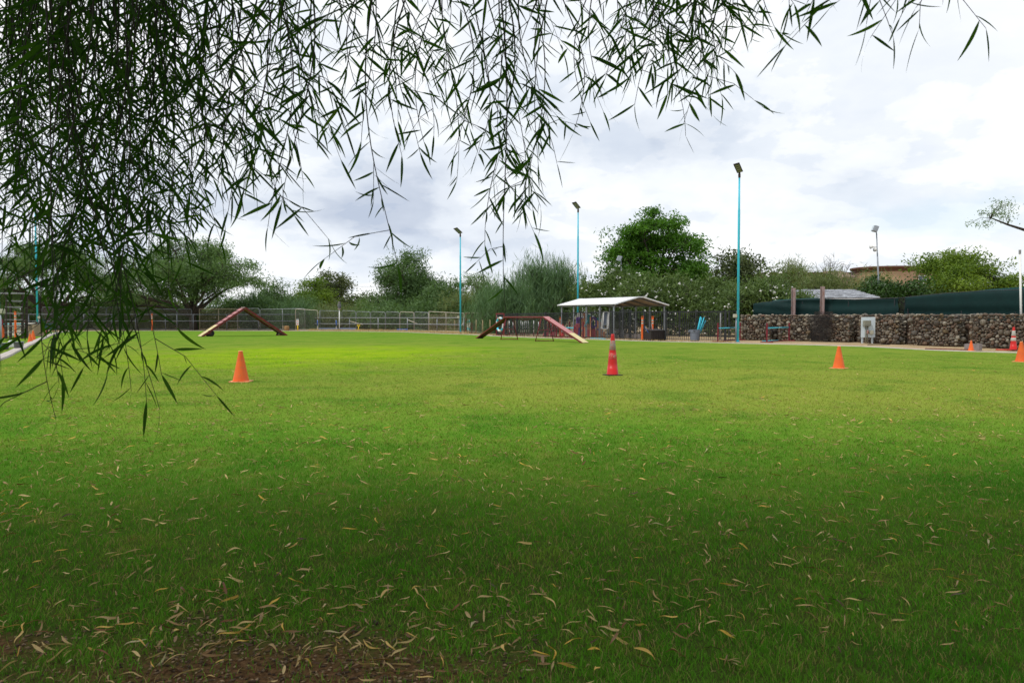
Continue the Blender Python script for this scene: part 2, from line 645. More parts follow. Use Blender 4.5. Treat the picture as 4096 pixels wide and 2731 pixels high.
M['plank_yellow'] = pm('gritty_yellow_contact', (0.62, 0.55, 0.29), (0.54, 0.47, 0.23), rough=0.8, scale=9, wear=(0.72, 0.64, 0.40), wear_amt=0.3, bump=0.5, bscale=160)
M['plank_under'] = pm('bare_plank_underside', (0.10, 0.075, 0.038), (0.06, 0.045, 0.024), rough=0.85, scale=5)
M['grey_pipe'] = pm('galvanised_pipe', (0.28, 0.30, 0.32), (0.20, 0.21, 0.23), rough=0.5, metallic=0.3, scale=7)
M['dark_pipe'] = pm('weathered_grey_pipe', (0.15, 0.165, 0.19), (0.11, 0.12, 0.14), rough=0.55, metallic=0.2, scale=7)
M['pale_pipe'] = pm('cream_pipe', (0.52, 0.47, 0.40), (0.42, 0.36, 0.30), rough=0.55, scale=6, wear=(0.28, 0.18, 0.12), wear_amt=0.2)
M['tan_pipe'] = pm('tan_panel_frame', (0.42, 0.36, 0.26), (0.34, 0.28, 0.19), rough=0.6, scale=7, wear=(0.24, 0.15, 0.09), wear_amt=0.25)
M['white'] = pm('white_paint', (0.74, 0.74, 0.73), (0.64, 0.64, 0.63), rough=0.45, scale=5, wear=(0.45, 0.42, 0.38), wear_amt=0.05)
M['wire'] = pm('galvanised_wire', (0.20, 0.21, 0.20), rough=0.5, metallic=0.4, bump=0)
M['rust_wire'] = pm('rusty_wire', (0.11, 0.055, 0.033), (0.07, 0.04, 0.028), rough=0.8, bump=0)
M['iron'] = pm('black_iron', (0.012, 0.013, 0.017), (0.02, 0.022, 0.028), rough=0.45, spec=0.5, bump=0.05, wear=(0.07, 0.075, 0.085), wear_amt=0.05)
M['black_wire'] = pm('black_wire', (0.012, 0.011, 0.011), rough=0.6, bump=0)
M['orange'] = pm('orange_vinyl', (0.80, 0.135, 0.016), (0.68, 0.105, 0.014), rough=0.5, scale=5, wear=(0.55, 0.15, 0.06), wear_amt=0.3, bump=0.05, spec=0.4)
M['orange_flange'] = pm('faded_orange_vinyl', (0.83, 0.36, 0.17), (0.78, 0.30, 0.12), rough=0.6, scale=9)
M['red_vinyl'] = pm('red_vinyl', (0.58, 0.012, 0.010), (0.46, 0.010, 0.008), rough=0.42, scale=3, bump=0.05, spec=0.4)
M['collar_worn'] = pm('worn_reflective_collar', (0.27, 0.265, 0.23), (0.22, 0.22, 0.19), rough=0.6, scale=14, wear=(0.50, 0.06, 0.05), wear_amt=0.75)
M['collar_flaked'] = pm('flaking_reflective_collar', (0.42, 0.36, 0.32), (0.36, 0.30, 0.27), rough=0.6, scale=13, wear=(0.62, 0.022, 0.022), wear_amt=1.5)
M['collar'] = pm('reflective_collar', (0.46, 0.45, 0.40), (0.38, 0.37, 0.33), rough=0.5, scale=8, wear=(0.55, 0.53, 0.48), wear_amt=0.3)
M['rubber'] = pm('black_rubber', (0.014, 0.014, 0.015), rough=0.7, spec=0.3)
M['lamp_dark'] = pm('bronze_housing', (0.030, 0.026, 0.026), rough=0.5, bump=0.02)
M['lens'] = pm('lamp_lens', (0.20, 0.22, 0.12), (0.26, 0.28, 0.17), rough=0.2, spec=0.6, bump=0.02)
M['grey_plastic'] = pm('grey_plastic', (0.155, 0.180, 0.225), (0.13, 0.15, 0.19), rough=0.5, scale=4)
M['beige'] = pm('beige_plastic', (0.42, 0.41, 0.33), (0.36, 0.35, 0.27), rough=0.5, scale=5)
M['box_grey'] = pm('grey_junction_box', (0.22, 0.22, 0.175), (0.19, 0.19, 0.15), rough=0.55)
M['panel_white'] = pm('white_sheet_metal', (0.56, 0.63, 0.68), (0.52, 0.60, 0.66), rough=0.4, scale=3, bump=0.02)
M['resin'] = pm('dark_resin_wood', (0.026, 0.020, 0.019), (0.016, 0.013, 0.013), rough=0.6, scale=18, stretch=(6, 6, 0.6), bump=0.4)
M['screen'] = pm('green_shade_cloth', (0.0035, 0.024, 0.023), (0.003, 0.018, 0.018), rough=0.75, scale=3, bump=0.3, bscale=220, spec=0.2)
M['screen_back'] = pm('faded_shade_cloth', (0.010, 0.060, 0.058), (0.008, 0.045, 0.045), rough=0.75, scale=3, spec=0.2)
M['beam_rust'] = pm('primer_steel', (0.34, 0.255, 0.255), (0.28, 0.20, 0.19), rough=0.7, scale=4, stretch=(1, 1, 0.35), wear=(0.22, 0.075, 0.030), wear_amt=0.5)
M['stucco'] = pm('tan_stucco', (0.40, 0.275, 0.175), (0.35, 0.235, 0.15), rough=0.9, scale=1.2, bump=0.3, bscale=30)
M['cornice'] = pm('brown_cornice', (0.105, 0.048, 0.028), (0.08, 0.035, 0.02), rough=0.7, scale=2)
M['tile'] = pm('clay_tile', (0.38, 0.27, 0.20), (0.27, 0.18, 0.13), rough=0.8, scale=3, wear=(0.48, 0.38, 0.30), wear_amt=0.5, rnd=0.5)
M['shingle'] = pm('grey_shingle', (0.40, 0.42, 0.45), (0.33, 0.34, 0.37), rough=0.85, scale=4, rnd=0.55)
M['shingle_dark'] = pm('dark_grey_shingle', (0.17, 0.17, 0.175), (0.12, 0.12, 0.125), rough=0.9, scale=4, rnd=0.4)
M['glass'] = pm('window_glass', (0.06, 0.11, 0.15), rough=0.08, spec=0.8, bump=0)
M['roof_white'] = pm('white_metal_roof', (0.80, 0.81, 0.82), (0.74, 0.75, 0.77), rough=0.4, scale=2, bump=0.02)
M['roof_under'] = pm('bare_roof_underside', (0.42, 0.34, 0.28), (0.34, 0.27, 0.22), rough=0.7, scale=3)
M['steel_post'] = pm('galvanised_post', (0.30, 0.33, 0.36), (0.24, 0.26, 0.29), rough=0.45, metallic=0.3, scale=5)
M['bark'] = pm('bark', (0.055, 0.042, 0.032), (0.030, 0.023, 0.018), rough=0.9, scale=10, stretch=(1, 1, 0.25), bump=0.8, bscale=30)
M['bark_grey'] = pm('grey_bark', (0.13, 0.115, 0.10), (0.08, 0.07, 0.06), rough=0.9, scale=10, bump=0.5, bscale=30)
M['navy'] = pm('navy_tape', (0.012, 0.022, 0.075), rough=0.5, bump=0)
M['blue'] = pm('blue_plastic', (0.035, 0.12, 0.42), (0.03, 0.09, 0.34), rough=0.5)
M['blue_faded'] = pm('faded_blue_board', (0.15, 0.21, 0.34), (0.11, 0.16, 0.27), rough=0.7)
M['yellow'] = pm('yellow_paint', (0.78, 0.55, 0.02), (0.68, 0.46, 0.015), rough=0.45)
M['straw'] = pm('straw_bale', (0.24, 0.135, 0.055), (0.34, 0.21, 0.09), rough=0.95, scale=22, bump=1.0, bscale=70)
M['wood_dark'] = pm('dark_weathered_wood', (0.050, 0.036, 0.030), (0.032, 0.024, 0.021), rough=0.8, scale=8)
M['wood_pale'] = pm('pale_wood', (0.44, 0.33, 0.20), (0.36, 0.26, 0.15), rough=0.8, scale=8)
M['rung'] = pm('grey_rung', (0.27, 0.265, 0.28), rough=0.6)
M['dk_green'] = pm('dark_green_plastic', (0.010, 0.065, 0.055), rough=0.5)
M['bucket'] = pm('grey_bucket', (0.115, 0.115, 0.115), (0.08, 0.08, 0.08), rough=0.5)
M['cream_pl'] = pm('cream_plastic', (0.55, 0.52, 0.46), (0.48, 0.45, 0.40), rough=0.6)
M['tan_pl'] = pm('tan_plastic', (0.30, 0.22, 0.15), (0.25, 0.18, 0.12), rough=0.7)
M['pl_orange'] = pm('salmon_plastic', (0.72, 0.33, 0.19), (0.64, 0.28, 0.15), rough=0.5)
M['pl_purple'] = pm('purple_plastic', (0.20, 0.10, 0.50), rough=0.5)
M['pl_teal'] = pm('teal_plastic', (0.02, 0.27, 0.28), rough=0.5)
M['pl_red'] = pm('rose_red_plastic', (0.42, 0.07, 0.10), rough=0.5)
M['slide'] = pm('slate_blue_panel', (0.135, 0.165, 0.235), (0.11, 0.135, 0.20), rough=0.4, wear=(0.30, 0.25, 0.18), wear_amt=0.1)
M['flower'] = pm('white_petals', (0.82, 0.82, 0.78), rough=0.7, bump=0)
M['owl'] = pm('decoy_feathers', (0.035, 0.037, 0.045), (0.24, 0.24, 0.26), rough=0.8, scale=30)
M['dry_grass'] = foliage('dry_grass', (0.30, 0.21, 0.09), (0.55, 0.43, 0.21), trans=0.2)
M['leaf_fg'] = foliage('willow_leaf', (0.012, 0.040, 0.005), (0.040, 0.105, 0.010), trans=0.56, yellow=(0.09, 0.155, 0.015), rough=0.6, spec=0.08)
M['twig_fg'] = pm('willow_twig', (0.024, 0.022, 0.010), (0.016, 0.014, 0.008), rough=0.8, bump=0)
M['litter'] = foliage('leaf_litter', (0.13, 0.05, 0.018), (0.50, 0.37, 0.16), trans=0.1, yellow=(0.55, 0.33, 0.04))
for i_, c_ in enumerate([(0.33, 0.25, 0.09), (0.36, 0.22, 0.025), (0.18, 0.07, 0.022), (0.40, 0.34, 0.17), (0.075, 0.032, 0.015)]):
    M['fallen%d' % i_] = pm('dry_leaf_%s' % ['straw', 'yellow', 'russet', 'pale', 'brown'][i_], c_, tuple(x * 0.7 for x in c_), rough=0.6, scale=25, bump=0.2)

# ------------------------------------------------------------------ ground, lawn, kerb
def structure(o):
    o['kind'] = 'structure'
    return o


KERB_PX = [(-420, 1560), (-160, 1490), (0, 1433), (84, 1394), (122, 1376), (178, 1351), (230, 1332), (300, 1325), (500, 1323), (700, 1322.5), (950, 1323), (1200, 1324), (1438, 1326),
           (1617, 1328.5), (1765, 1334.5), (1899, 1339), (2003, 1345), (2156, 1351), (2300, 1355.5), (2437, 1359.5), (2600, 1365), (2838, 1370),
           (3000, 1374.5), (3150, 1377.5), (3326, 1382), (3500, 1388), (3744, 1401), (4096, 1412), (4500, 1424)]
KERB = [G(u, v) for u, v in KERB_PX]


def smooth_line(pts, sub=4):
    out = []
    for i in range(len(pts) - 1):
        p0, p1, p2, p3 = pts[max(i - 1, 0)], pts[i], pts[i + 1], pts[min(i + 2, len(pts) - 1)]
        for k in range(sub):
            t = k / sub
            out.append(0.5 * ((2 * p1) + (p2 - p0) * t + (2 * p0 - 5 * p1 + 4 * p2 - p3) * t * t + (3 * p1 - p0 - 3 * p2 + p3) * t ** 3))
    out.append(pts[-1])
    return out


KL = smooth_line(KERB, 4)

mb = MB()
S_ = 700
mb.v = [Vector((-S_, -60, -0.02)), Vector((S_, -60, -0.02)), Vector((S_, 900, -0.02)), Vector((-S_, 900, -0.02))]
mb.f = [(0, 1, 2, 3)]
structure(link('ground', mb.mesh('ground'), M['soil']))

mb = MB()
mb.v = [Vector((p.x, p.y, 0)) for p in KL] + [Vector((40, 10, 0)), Vector((40, -14, 0)), Vector((-34, -14, 0)), Vector((-20, 5, 0))]
mb.f = [tuple(reversed(range(len(mb.v))))]
structure(link('lawn', mb.mesh('lawn'), M['turf']))

mb = MB()                                  # the strip of turf on the far side of the left kerb
side_pts = KL[:29]
mb.v = [Vector((p.x, p.y, -0.006)) for p in side_pts] + [Vector((-30.5, 52, -0.006)), Vector((-46, 50, -0.006)), Vector((-46, 8, -0.006)), Vector((-20, 5, -0.006))]
mb.f = [tuple(range(len(mb.v)))]
structure(link('lawn_edge', mb.mesh('lawn_edge'), M['turf']))

mb = MB()
w2 = 0.14
for i, p in enumerate(KL):
    d = (KL[min(i + 1, len(KL) - 1)] - KL[max(i - 1, 0)]).normalized()
    s = Vector((-d.y, d.x, 0))
    wob = 1 + 0.12 * math.sin(i * 1.7)
    hk = 0.055 if i < 28 else 0.016              # raised at the left, flush with the turf elsewhere
    for off, z in ((-w2, -0.03), (-w2 * 0.85, hk * 0.85), (0, hk * wob), (w2 * 0.85, hk * 0.85), (w2, -0.03)):
        mb.v.append(Vector((p.x, p.y, 0)) + s * off * wob + Vector((0, 0, z)))
for i in range(len(KL) - 1):
    for k in range(4):
        a = i * 5 + k
        mb.f.append((a, a + 1, a + 6, a + 5))
structure(link('kerb', mb.mesh('kerb', smooth=False), M['concrete']))


# ------------------------------------------------------------------ trees and shrubs
def unit(a):
    return a / np.maximum(np.linalg.norm(a, axis=-1, keepdims=True), 1e-9)


def diamond_leaves(C, D, S, Ln, Wd):
    n = len(C)
    V = np.empty((n, 4, 3))
    V[:, 0] = C - D * (Ln / 2)[:, None]
    V[:, 1] = C + S * (Wd / 2)[:, None]
    V[:, 2] = C + D * (Ln / 2)[:, None]
    V[:, 3] = C - S * (Wd / 2)[:, None]
    return V.reshape(-1, 3), np.arange(n * 4).reshape(n, 4)


FOL = {
    'mesquite': foliage('mesquite_leaves', (0.050, 0.102, 0.032), (0.145, 0.238, 0.080), trans=0.35),
    'broad': foliage('bright_broad_leaves', (0.035, 0.105, 0.010), (0.095, 0.230, 0.020), trans=0.4, yellow=(0.17, 0.29, 0.035)),
    'lime': foliage('yellow_green_leaves', (0.055, 0.115, 0.014), (0.165, 0.250, 0.028), trans=0.35),
    'dark': foliage('dark_olive_leaves', (0.036, 0.058, 0.020), (0.100, 0.130, 0.045), trans=0.25),
    'juniper': foliage('dense_blue_green_leaves', (0.042, 0.090, 0.030), (0.120, 0.205, 0.066), trans=0.25),
    'broom': foliage('feathery_grey_green_stems', (0.046, 0.098, 0.040), (0.125, 0.220, 0.092), trans=0.25),
    'palo': foliage('pale_green_stems', (0.070, 0.105, 0.036), (0.185, 0.225, 0.080), trans=0.3),
    'oleander': foliage('oleander_leaves', (0.036, 0.076, 0.020), (0.120, 0.180, 0.048), trans=0.25, yellow=(0.15, 0.20, 0.05)),
    'ficus': foliage('glossy_dark_leaves', (0.016, 0.046, 0.009), (0.048, 0.105, 0.018), trans=0.2, rough=0.4),
}

STYLE = {   # leaf length, width, direction bias, cluster spread xy / z, up or droop
    'mesquite': dict(L=0.24, W=0.065, bias=(0, 0, -0.8), sxy=0.36, sz=0.22),
    'broad': dict(L=0.26, W=0.09, bias=(0, 0, -0.35), sxy=0.32, sz=0.15),
    'lime': dict(L=0.26, W=0.10, bias=(0, 0, -0.5), sxy=0.42, sz=0.24),
    'dark': dict(L=0.28, W=0.10, bias=(0, 0, -0.2), sxy=0.38, sz=0.28),
    'juniper': dict(L=0.34, W=0.075, bias=(0, 0, 0.5), sxy=0.36, sz=0.38),
    'broom': dict(L=0.75, W=0.030, bias=(0, 0, 2.2), sxy=0.26, sz=0.55),
    'palo': dict(L=0.48, W=0.035, bias=(0, 0, 0.9), sxy=0.40, sz=0.34),
    'oleander': dict(L=0.26, W=0.062, bias=(0, 0, 0.9), sxy=0.28, sz=0.26),
    'ficus': dict(L=0.20, W=0.10, bias=(0, 0, -0.2), sxy=0.26, sz=0.22),
}


def make_tree(name, label, base, lobes, style, n_cl, lpc, trunk_r=0.16, fork=None, bark='bark', n_limb=8, cat='tree', group=None,
              shell=0.33, twig=0.016, scale=1.0, bough=0.55, flowers=0, stems=1, crown_name='crown', up_limbs=False):
    """lobes: (x, y, z, rx, ry, rz) relative to base. Limbs run from the fork to points inside the lobes,
    twigs from the limbs to every leaf cluster, leaves hang on the clusters."""
    base = Vector(base)
    root = thing(name, label, cat, base, group=group)
    st = STYLE[style]
    lb = np.array(lobes, float)
    vol = lb[:, 3] * lb[:, 4] * lb[:, 5]
    # boughs: a few clusters sit together on each, so that the outline is lumpy and the sky shows between
    nbg = max(6, n_cl // 6)
    pick = RNG.choice(len(lb), nbg, p=vol / vol.sum())
    dirs = unit(RNG.normal(size=(nbg, 3)))
    rad = RNG.random(nbg) ** shell
    B = lb[pick, :3] + dirs * lb[pick, 3:] * rad[:, None]
    bi = RNG.integers(0, nbg, n_cl)
    bs = bough * scale * RNG.uniform(0.6, 1.3, nbg)
    C = B[bi] + RNG.normal(size=(n_cl, 3)) * bs[bi][:, None] * np.array([1, 1, 0.42])
    C[:, 2] = np.maximum(C[:, 2], 0.10)
    # ---- wood
    wood = MB()
    cen = np.average(lb[:, :3], axis=0, weights=vol)
    if fork is None:
        fork = max(0.25, cen[2] - np.max(lb[:, 5]) * 0.85)
    samples = []
    idx = [int(RNG.integers(n_cl))]
    dd = np.linalg.norm(C - C[idx[0]], axis=1)
    for _ in range(min(n_limb, n_cl) - 1):
        j = int(np.argmax(dd)); idx.append(j)
        dd = np.minimum(dd, np.linalg.norm(C - C[j], axis=1))
    fk = Vector((0, 0, fork))
    lean = Vector((random.uniform(-.1, .1), random.uniform(-.1, .1), 0)) * fork
    if stems == 1:
        wood.tube([Vector((0, 0, -0.05)), lean * 0.4 + fk * 0.35, lean + fk * 0.7, lean + fk], [trunk_r * 1.25, trunk_r, trunk_r * 0.92, trunk_r * 0.85], 9)
    for q, j in enumerate(idx):
        e = Vector(C[j]) * 0.86 + Vector(cen) * 0.14
        if stems > 1:
            s0 = Vector((e.x * 0.25, e.y * 0.25, -0.05))
        else:
            s0 = lean + fk * random.uniform(0.75, 1.0)
        hgt = e.z - s0.z
        ctl = s0 + Vector((e.x - s0.x, e.y - s0.y, 0)) * (0.22 if up_limbs else 0.42) + Vector((0, 0, hgt * (0.62 if up_limbs else 0.72)))
        pts = []
        for k in range(7):
            t = k / 6
            p = s0 * (1 - t) ** 2 + ctl * 2 * t * (1 - t) + e * t * t
            if 0 < k < 6:
                p = p + Vector((random.uniform(-1, 1), random.uniform(-1, 1), random.uniform(-1, 1))) * 0.05 * (e - s0).length * 0.5
            pts.append(p)
        r0 = trunk_r * (0.55 if stems == 1 else 0.5)
        wood.tube(pts, [r0 * (1 - 0.82 * k / 6) for k in range(7)], 6, cap=False)
        samples += pts[2:]
    part('trunk', wood, M[bark], root, world=False, smooth=True)
    SP = np.array([tuple(p) for p in samples])
    tw = MB()
    for c in C:
        j = int(np.argmin(np.linalg.norm(SP - c, axis=1) + np.maximum(0, SP[:, 2] - c[2]) * 0.4))
        a, b = Vector(SP[j]), Vector(c)
        mid = (a + b) / 2 + Vector((random.uniform(-.12, .12), random.uniform(-.12, .12), random.uniform(0, .2))) * (b - a).length
        tw.tube([a, mid, b], [twig, twig * 0.7, twig * 0.35], 3, cap=False)
    part('branches', tw, M[bark], root, world=False)['kind'] = 'stuff'
    # ---- leaves
    n = n_cl * lpc
    cl = np.repeat(np.arange(n_cl), lpc)
    sp = np.array([st['sxy'], st['sxy'], st['sz']]) * scale
    csz = RNG.uniform(0.65, 1.35, n_cl)
    pos = C[cl] + np.clip(RNG.normal(size=(n, 3)), -2.0, 2.0) * sp * csz[cl][:, None]
    pos[:, 2] = np.maximum(pos[:, 2], 0.04)
    D = unit(RNG.normal(size=(n, 3)) + np.array(st['bias']) + unit(pos - C[cl]) * 0.5)
    S = unit(np.cross(D, RNG.normal(size=(n, 3))))
    Ln = st['L'] * scale * RNG.uniform(0.6, 1.25, n)
    Wd = st['W'] * scale * RNG.uniform(0.7, 1.25, n)
    V, F = diamond_leaves(pos, D, S, Ln, Wd)
    tint = np.clip(0.30 * RNG.random(nbg)[bi][cl] + 0.32 * RNG.random(n_cl)[cl] + 0.38 * RNG.random(n), 0, 1)
    link(crown_name, fast_mesh(crown_name, V, F, {'tint': tint}), FOL[style], root)
    if flowers:
        far = C[RNG.integers(0, n_cl, flowers)]
        dv = unit(far - cen)
        fc = far + dv * 0.42 + RNG.normal(size=far.shape) * 0.12
        fc[:, 1] -= 0.15
        keep = fc[:, 1] < cen[1] + 0.3
        fm = MB()
        for p in fc[keep]:
            r = random.uniform(0.038, 0.068)
            for _ in range(random.choice((1, 2, 2, 3))):
                q = Vector(p) + Vector((random.gauss(0, .05), random.gauss(0, .04), random.gauss(0, .04)))
                fm.lathe([(0.002, -r * .7), (r * .8, -r * .3), (r, r * .2), (r * .5, r * .6), (0.002, r * .7)], 6, q)
        o = part('flowers', fm, M['flower'], root, world=False, smooth=True)
        o['kind'] = 'stuff'
    return root


def px_lobes(u0, u1, v_top, v_bot, Y, n, seed, squash=0.8, depth=None, dome=0.6):
    """fill the outline seen between sight lines u0..u1 and v_top..v_bot at distance Y with n overlapping lobes of real depth;
    returns base point and lobes"""
    rs = np.random.default_rng(seed)
    a, b = P(u0, v_bot, Y), P(u1, v_bot, Y)
    base = Vector(((a.x + b.x) / 2, Y, 0))
    W = (b.x - a.x)
    zt, zb = Zat(v_top, Y), max(Zat(v_bot, Y), 0.15)
    H = zt - zb
    dep = depth or W * 0.8
    lob = [(0, 0, zb + H * 0.45, W * 0.36, dep * 0.36, H * 0.45)]
    for i in range(n):
        x = rs.uniform(-0.5, 0.5)
        top = (1 - dome * (2 * x) ** 2)
        z = zb + H * rs.uniform(0.25, 0.85) * top
        rx = W * rs.uniform(0.14, 0.24)
        rz = H * rs.uniform(0.14, 0.24)
        z = min(z, zb + H * top - rz * 0.9)
        lob.append((x * W * 0.80, rs.uniform(-0.35, 0.35) * dep, max(z, rz * 0.5), rx, rx * 0.9, rz))
    return base, lob


def pxtree(name, label, u0, u1, v_top, v_bot, Y, n, seed, style, n_cl, lpc, **kw):
    dome = kw.pop('dome', 0.6)
    depth = kw.pop('depth', None)
    base, lob = px_lobes(u0, u1, v_top, v_bot, Y, n, seed, dome=dome, depth=depth)
    return make_tree(name, label, base, lob, style, n_cl, lpc, **kw)


# the spreading mesquite by the back fence
b0 = G(775, 1319.5)
make_tree('mesquite_tree', 'wide spreading mesquite with a dark forked trunk behind the ramp at the back fence', b0,
          [(-0.6, 0, 4.3, 4.6, 3.6, 1.6), (-4.2, 0.5, 4.0, 2.8, 2.6, 1.7), (2.6, -0.3, 4.6, 2.7, 2.6, 1.7), (0.4, 0, 5.7, 2.6, 2.4, 1.25),
           (-2.3, 0, 5.6, 2.4, 2.4, 1.2), (4.0, 0, 3.6, 1.6, 1.8, 0.9), (-6.2, 0, 3.2, 2.0, 2.0, 1.3), (-2.0, 0, 2.9, 2.8, 2.2, 0.7), (1.7, 0, 6.4, 1.0, 1.0, 0.8), (5.0, 0, 4.4, 0.9, 0.9, 0.5), (3.6, 0, 5.9, 0.8, 0.8, 0.6), (5.4, 0, 3.3, 1.0, 0.9, 0.35), (-0.6, 0, 6.9, 0.8, 0.8, 0.5)],
          'mesquite', 760, 62, trunk_r=0.30, fork=1.35, n_limb=13, shell=0.4, twig=0.018)
b0 = G(198, 1319)
make_tree('mesquite_tree', 'dark dense mesquite at the left edge behind the climbing tower', b0,
          [(-1.0, 0, 4.6, 4.6, 3.5, 2.4), (3.4, 0.8, 4.2, 3.4, 3.0, 2.2), (-5.0, 0, 4.6, 3.4, 3.0, 2.4), (1.0, 0, 6.0, 3.0, 2.6, 1.4), (4.6, 1.5, 2.6, 2.2, 2.0, 1.3), (-3.0, 1.5, 2.6, 3.4, 2.0, 1.3)],
          'mesquite', 560, 70, trunk_r=0.34, fork=1.6, n_limb=11, shell=0.4, twig=0.018)

pxtree('desert_shrub', 'low blue green desert shrub behind the A shaped ramp', 930, 1100, 1195, 1318, 63, 7, 1, 'broom', 130, 46, cat='shrub', stems=5, n_limb=7, trunk_r=0.06)
pxtree('desert_shrub', 'grey green bushy shrub left of the bright round tree', 1010, 1230, 1128, 1318, 67, 10, 2, 'juniper', 230, 46, cat='shrub', stems=4, n_limb=8, trunk_r=0.08)
pxtree('desert_shrub', 'feathery pale shrub behind the small warning sign', 1120, 1270, 1232, 1320, 61.5, 7, 3, 'broom', 150, 46, cat='shrub', stems=6, n_limb=7, trunk_r=0.05)
pxtree('desert_shrub', 'dark brush filling the fence left of the mesquite trunk', 200, 560, 1215, 1320, 64, 9, 4, 'mesquite', 240, 42, cat='shrub', stems=6, n_limb=8, trunk_r=0.06)
pxtree('desert_shrub', 'brush behind the tan wire panel beside the mesquite trunk', 530, 960, 1220, 1320, 65, 9, 5, 'mesquite', 240, 42, cat='shrub', stems=6, n_limb=8, trunk_r=0.06)
pxtree('lime_tree', 'bright yellow green round tree beyond the back fence', 1180, 1300, 1093, 1270, 74, 7, 6, 'lime', 150, 80, n_limb=7)
pxtree('olive_tree', 'tall dark olive tree rising behind the bright round tree', 1235, 1415, 1075, 1290, 80, 9, 7, 'dark', 210, 56, n_limb=9, dome=0.5)
pxtree('desert_shrub', 'yellow green shrub below the small grey roof', 1262, 1372, 1203, 1318, 66, 6, 8, 'palo', 120, 46, cat='shrub', stems=5, n_limb=6, trunk_r=0.05)
pxtree('desert_shrub', 'thin airy shrub under the gap of sky beside the owl post', 1380, 1520, 1178, 1318, 70, 6, 9, 'mesquite', 130, 40, cat='shrub', stems=5, n_limb=6, trunk_r=0.05)
pxtree('juniper_tree', 'massive dense green tree behind the arched fence panels', 1500, 1765, 985, 1316, 66, 14, 10, 'juniper', 430, 60, n_limb=12, trunk_r=0.25, dome=0.55)
pxtree('juniper_tree', 'lower dense green tree right of the massive one', 1690, 1860, 1112, 1318, 62, 9, 11, 'juniper', 250, 56, n_limb=9, trunk_r=0.18)
pxtree('mesquite_tree', 'light airy tree right of the far thin lamp post', 1820, 1985, 1058, 1290, 72, 8, 12, 'mesquite', 190, 40, n_limb=9, trunk_r=0.15)
pxtree('desert_shrub', 'dark brush behind the arched chain link panels', 1400, 1720, 1236, 1320, 60.5, 8, 13, 'mesquite', 200, 44, cat='shrub', stems=6, n_limb=8, trunk_r=0.05)
pxtree('palo_verde', 'pale feathery shrub behind the first tire jump', 1890, 2040, 1185, 1330, 52, 7, 14, 'broom', 170, 46, cat='shrub', stems=6, n_limb=8, trunk_r=0.06)
pxtree('desert_shrub', 'dense brush behind the tan wire panel at the far corner', 1720, 1960, 1190, 1330, 58, 8, 31, 'palo', 180, 46, cat='shrub', stems=6, n_limb=8, trunk_r=0.06)
pxtree('desert_broom', 'tall upright feathery grey green broom behind the raised walk', 2050, 2320, 1062, 1330, 50, 12, 15, 'broom', 330, 60, cat='shrub', stems=8, n_limb=12, trunk_r=0.09, dome=0.25, up_limbs=True)
pxtree('desert_broom', 'shorter broom bush between the two tire jumps', 1950, 2120, 1160, 1335, 47, 8, 16, 'broom', 180, 50, cat='shrub', stems=7, n_limb=8, trunk_r=0.06)
pxtree('sapling', 'small sparse tree left of the big round tree', 2318, 2395, 1088, 1260, 56, 5, 17, 'dark', 60, 36, n_limb=6, trunk_r=0.05, scale=0.8)

# the big round shade tree
bt = P(2615, 1300, 49); bt.z = 0
make_tree('shade_tree', 'big round bright green shade tree towering over the flowering hedge', bt,
          [(0.1, 0, 5.0, 3.0, 2.8, 2.9), (-1.5, 0, 4.9, 1.8, 1.8, 1.6), (1.7, 0, 5.1, 1.6, 1.7, 1.6), (0.1, 0, 7.1, 1.3, 1.5, 0.95), (-1.3, 0, 6.5, 1.2, 1.4, 0.9),
           (1.35, 0, 6.5, 1.2, 1.3, 0.75), (-2.6, 0, 3.6, 1.2, 1.4, 0.9), (2.6, 0, 4.2, 1.0, 1.2, 0.8), (-2.2, 0.2, 2.6, 1.6, 1.4, 0.8), (-0.3, 0, 3.6, 2.2, 1.8, 0.9)],
          'broad', 600, 52, trunk_r=0.22, fork=2.2, n_limb=20, shell=0.3, twig=0.024, bough=0.40)
# oleander hedge with white blossom, three bushes
pxtree('oleander_bush', 'oleander bush with white flowers behind the left of the shade roof', 2355, 2600, 1075, 1330, 44, 11, 18, 'oleander', 330, 52, cat='shrub', stems=9, n_limb=9, trunk_r=0.06, flowers=130, dome=0.3, depth=3.2, shell=0.3)
pxtree('oleander_bush', 'tall oleander bush with white flowers in front of the round tree', 2500, 2800, 1052, 1335, 42.5, 13, 19, 'oleander', 430, 54, cat='shrub', stems=9, n_limb=10, trunk_r=0.06, flowers=200, dome=0.3, depth=3.2, shell=0.3)
pxtree('oleander_bush', 'oleander bush with white flowers behind the grey bin', 2700, 2960, 1105, 1340, 41.5, 11, 20, 'oleander', 360, 52, cat='shrub', stems=9, n_limb=9, trunk_r=0.06, flowers=130, dome=0.3, depth=3.0, shell=0.3)
pxtree('oleander_bush', 'oleander bush with white flowers right of the tall lamp post', 2900, 3200, 1108, 1330, 39, 12, 21, 'oleander', 380, 50, cat='shrub', stems=9, n_limb=9, trunk_r=0.06, flowers=150, dome=0.35, depth=3.0, shell=0.3)
pxtree('oleander_bush', 'low oleander leaves behind the green screen corner', 3080, 3260, 1175, 1330, 37.5, 6, 33, 'oleander', 150, 48, cat='shrub', stems=7, n_limb=7, trunk_r=0.05, flowers=14, depth=2.0)
pxtree('hedge_tree', 'loose dark leaved tree behind the tall lamp post', 2860, 3085, 1005, 1270, 50, 9, 22, 'dark', 210, 64, n_limb=10, trunk_r=0.1)
pxtree('hedge_tree', 'small dark tree right of the big round tree', 2770, 2890, 1045, 1270, 52, 6, 23, 'dark', 100, 42, n_limb=8, trunk_r=0.1)
pxtree('palo_verde', 'pale green palo verde left of the bare branches', 3080, 3270, 1048, 1270, 54, 7, 24, 'palo', 260, 60, stems=5, n_limb=8, trunk_r=0.06)
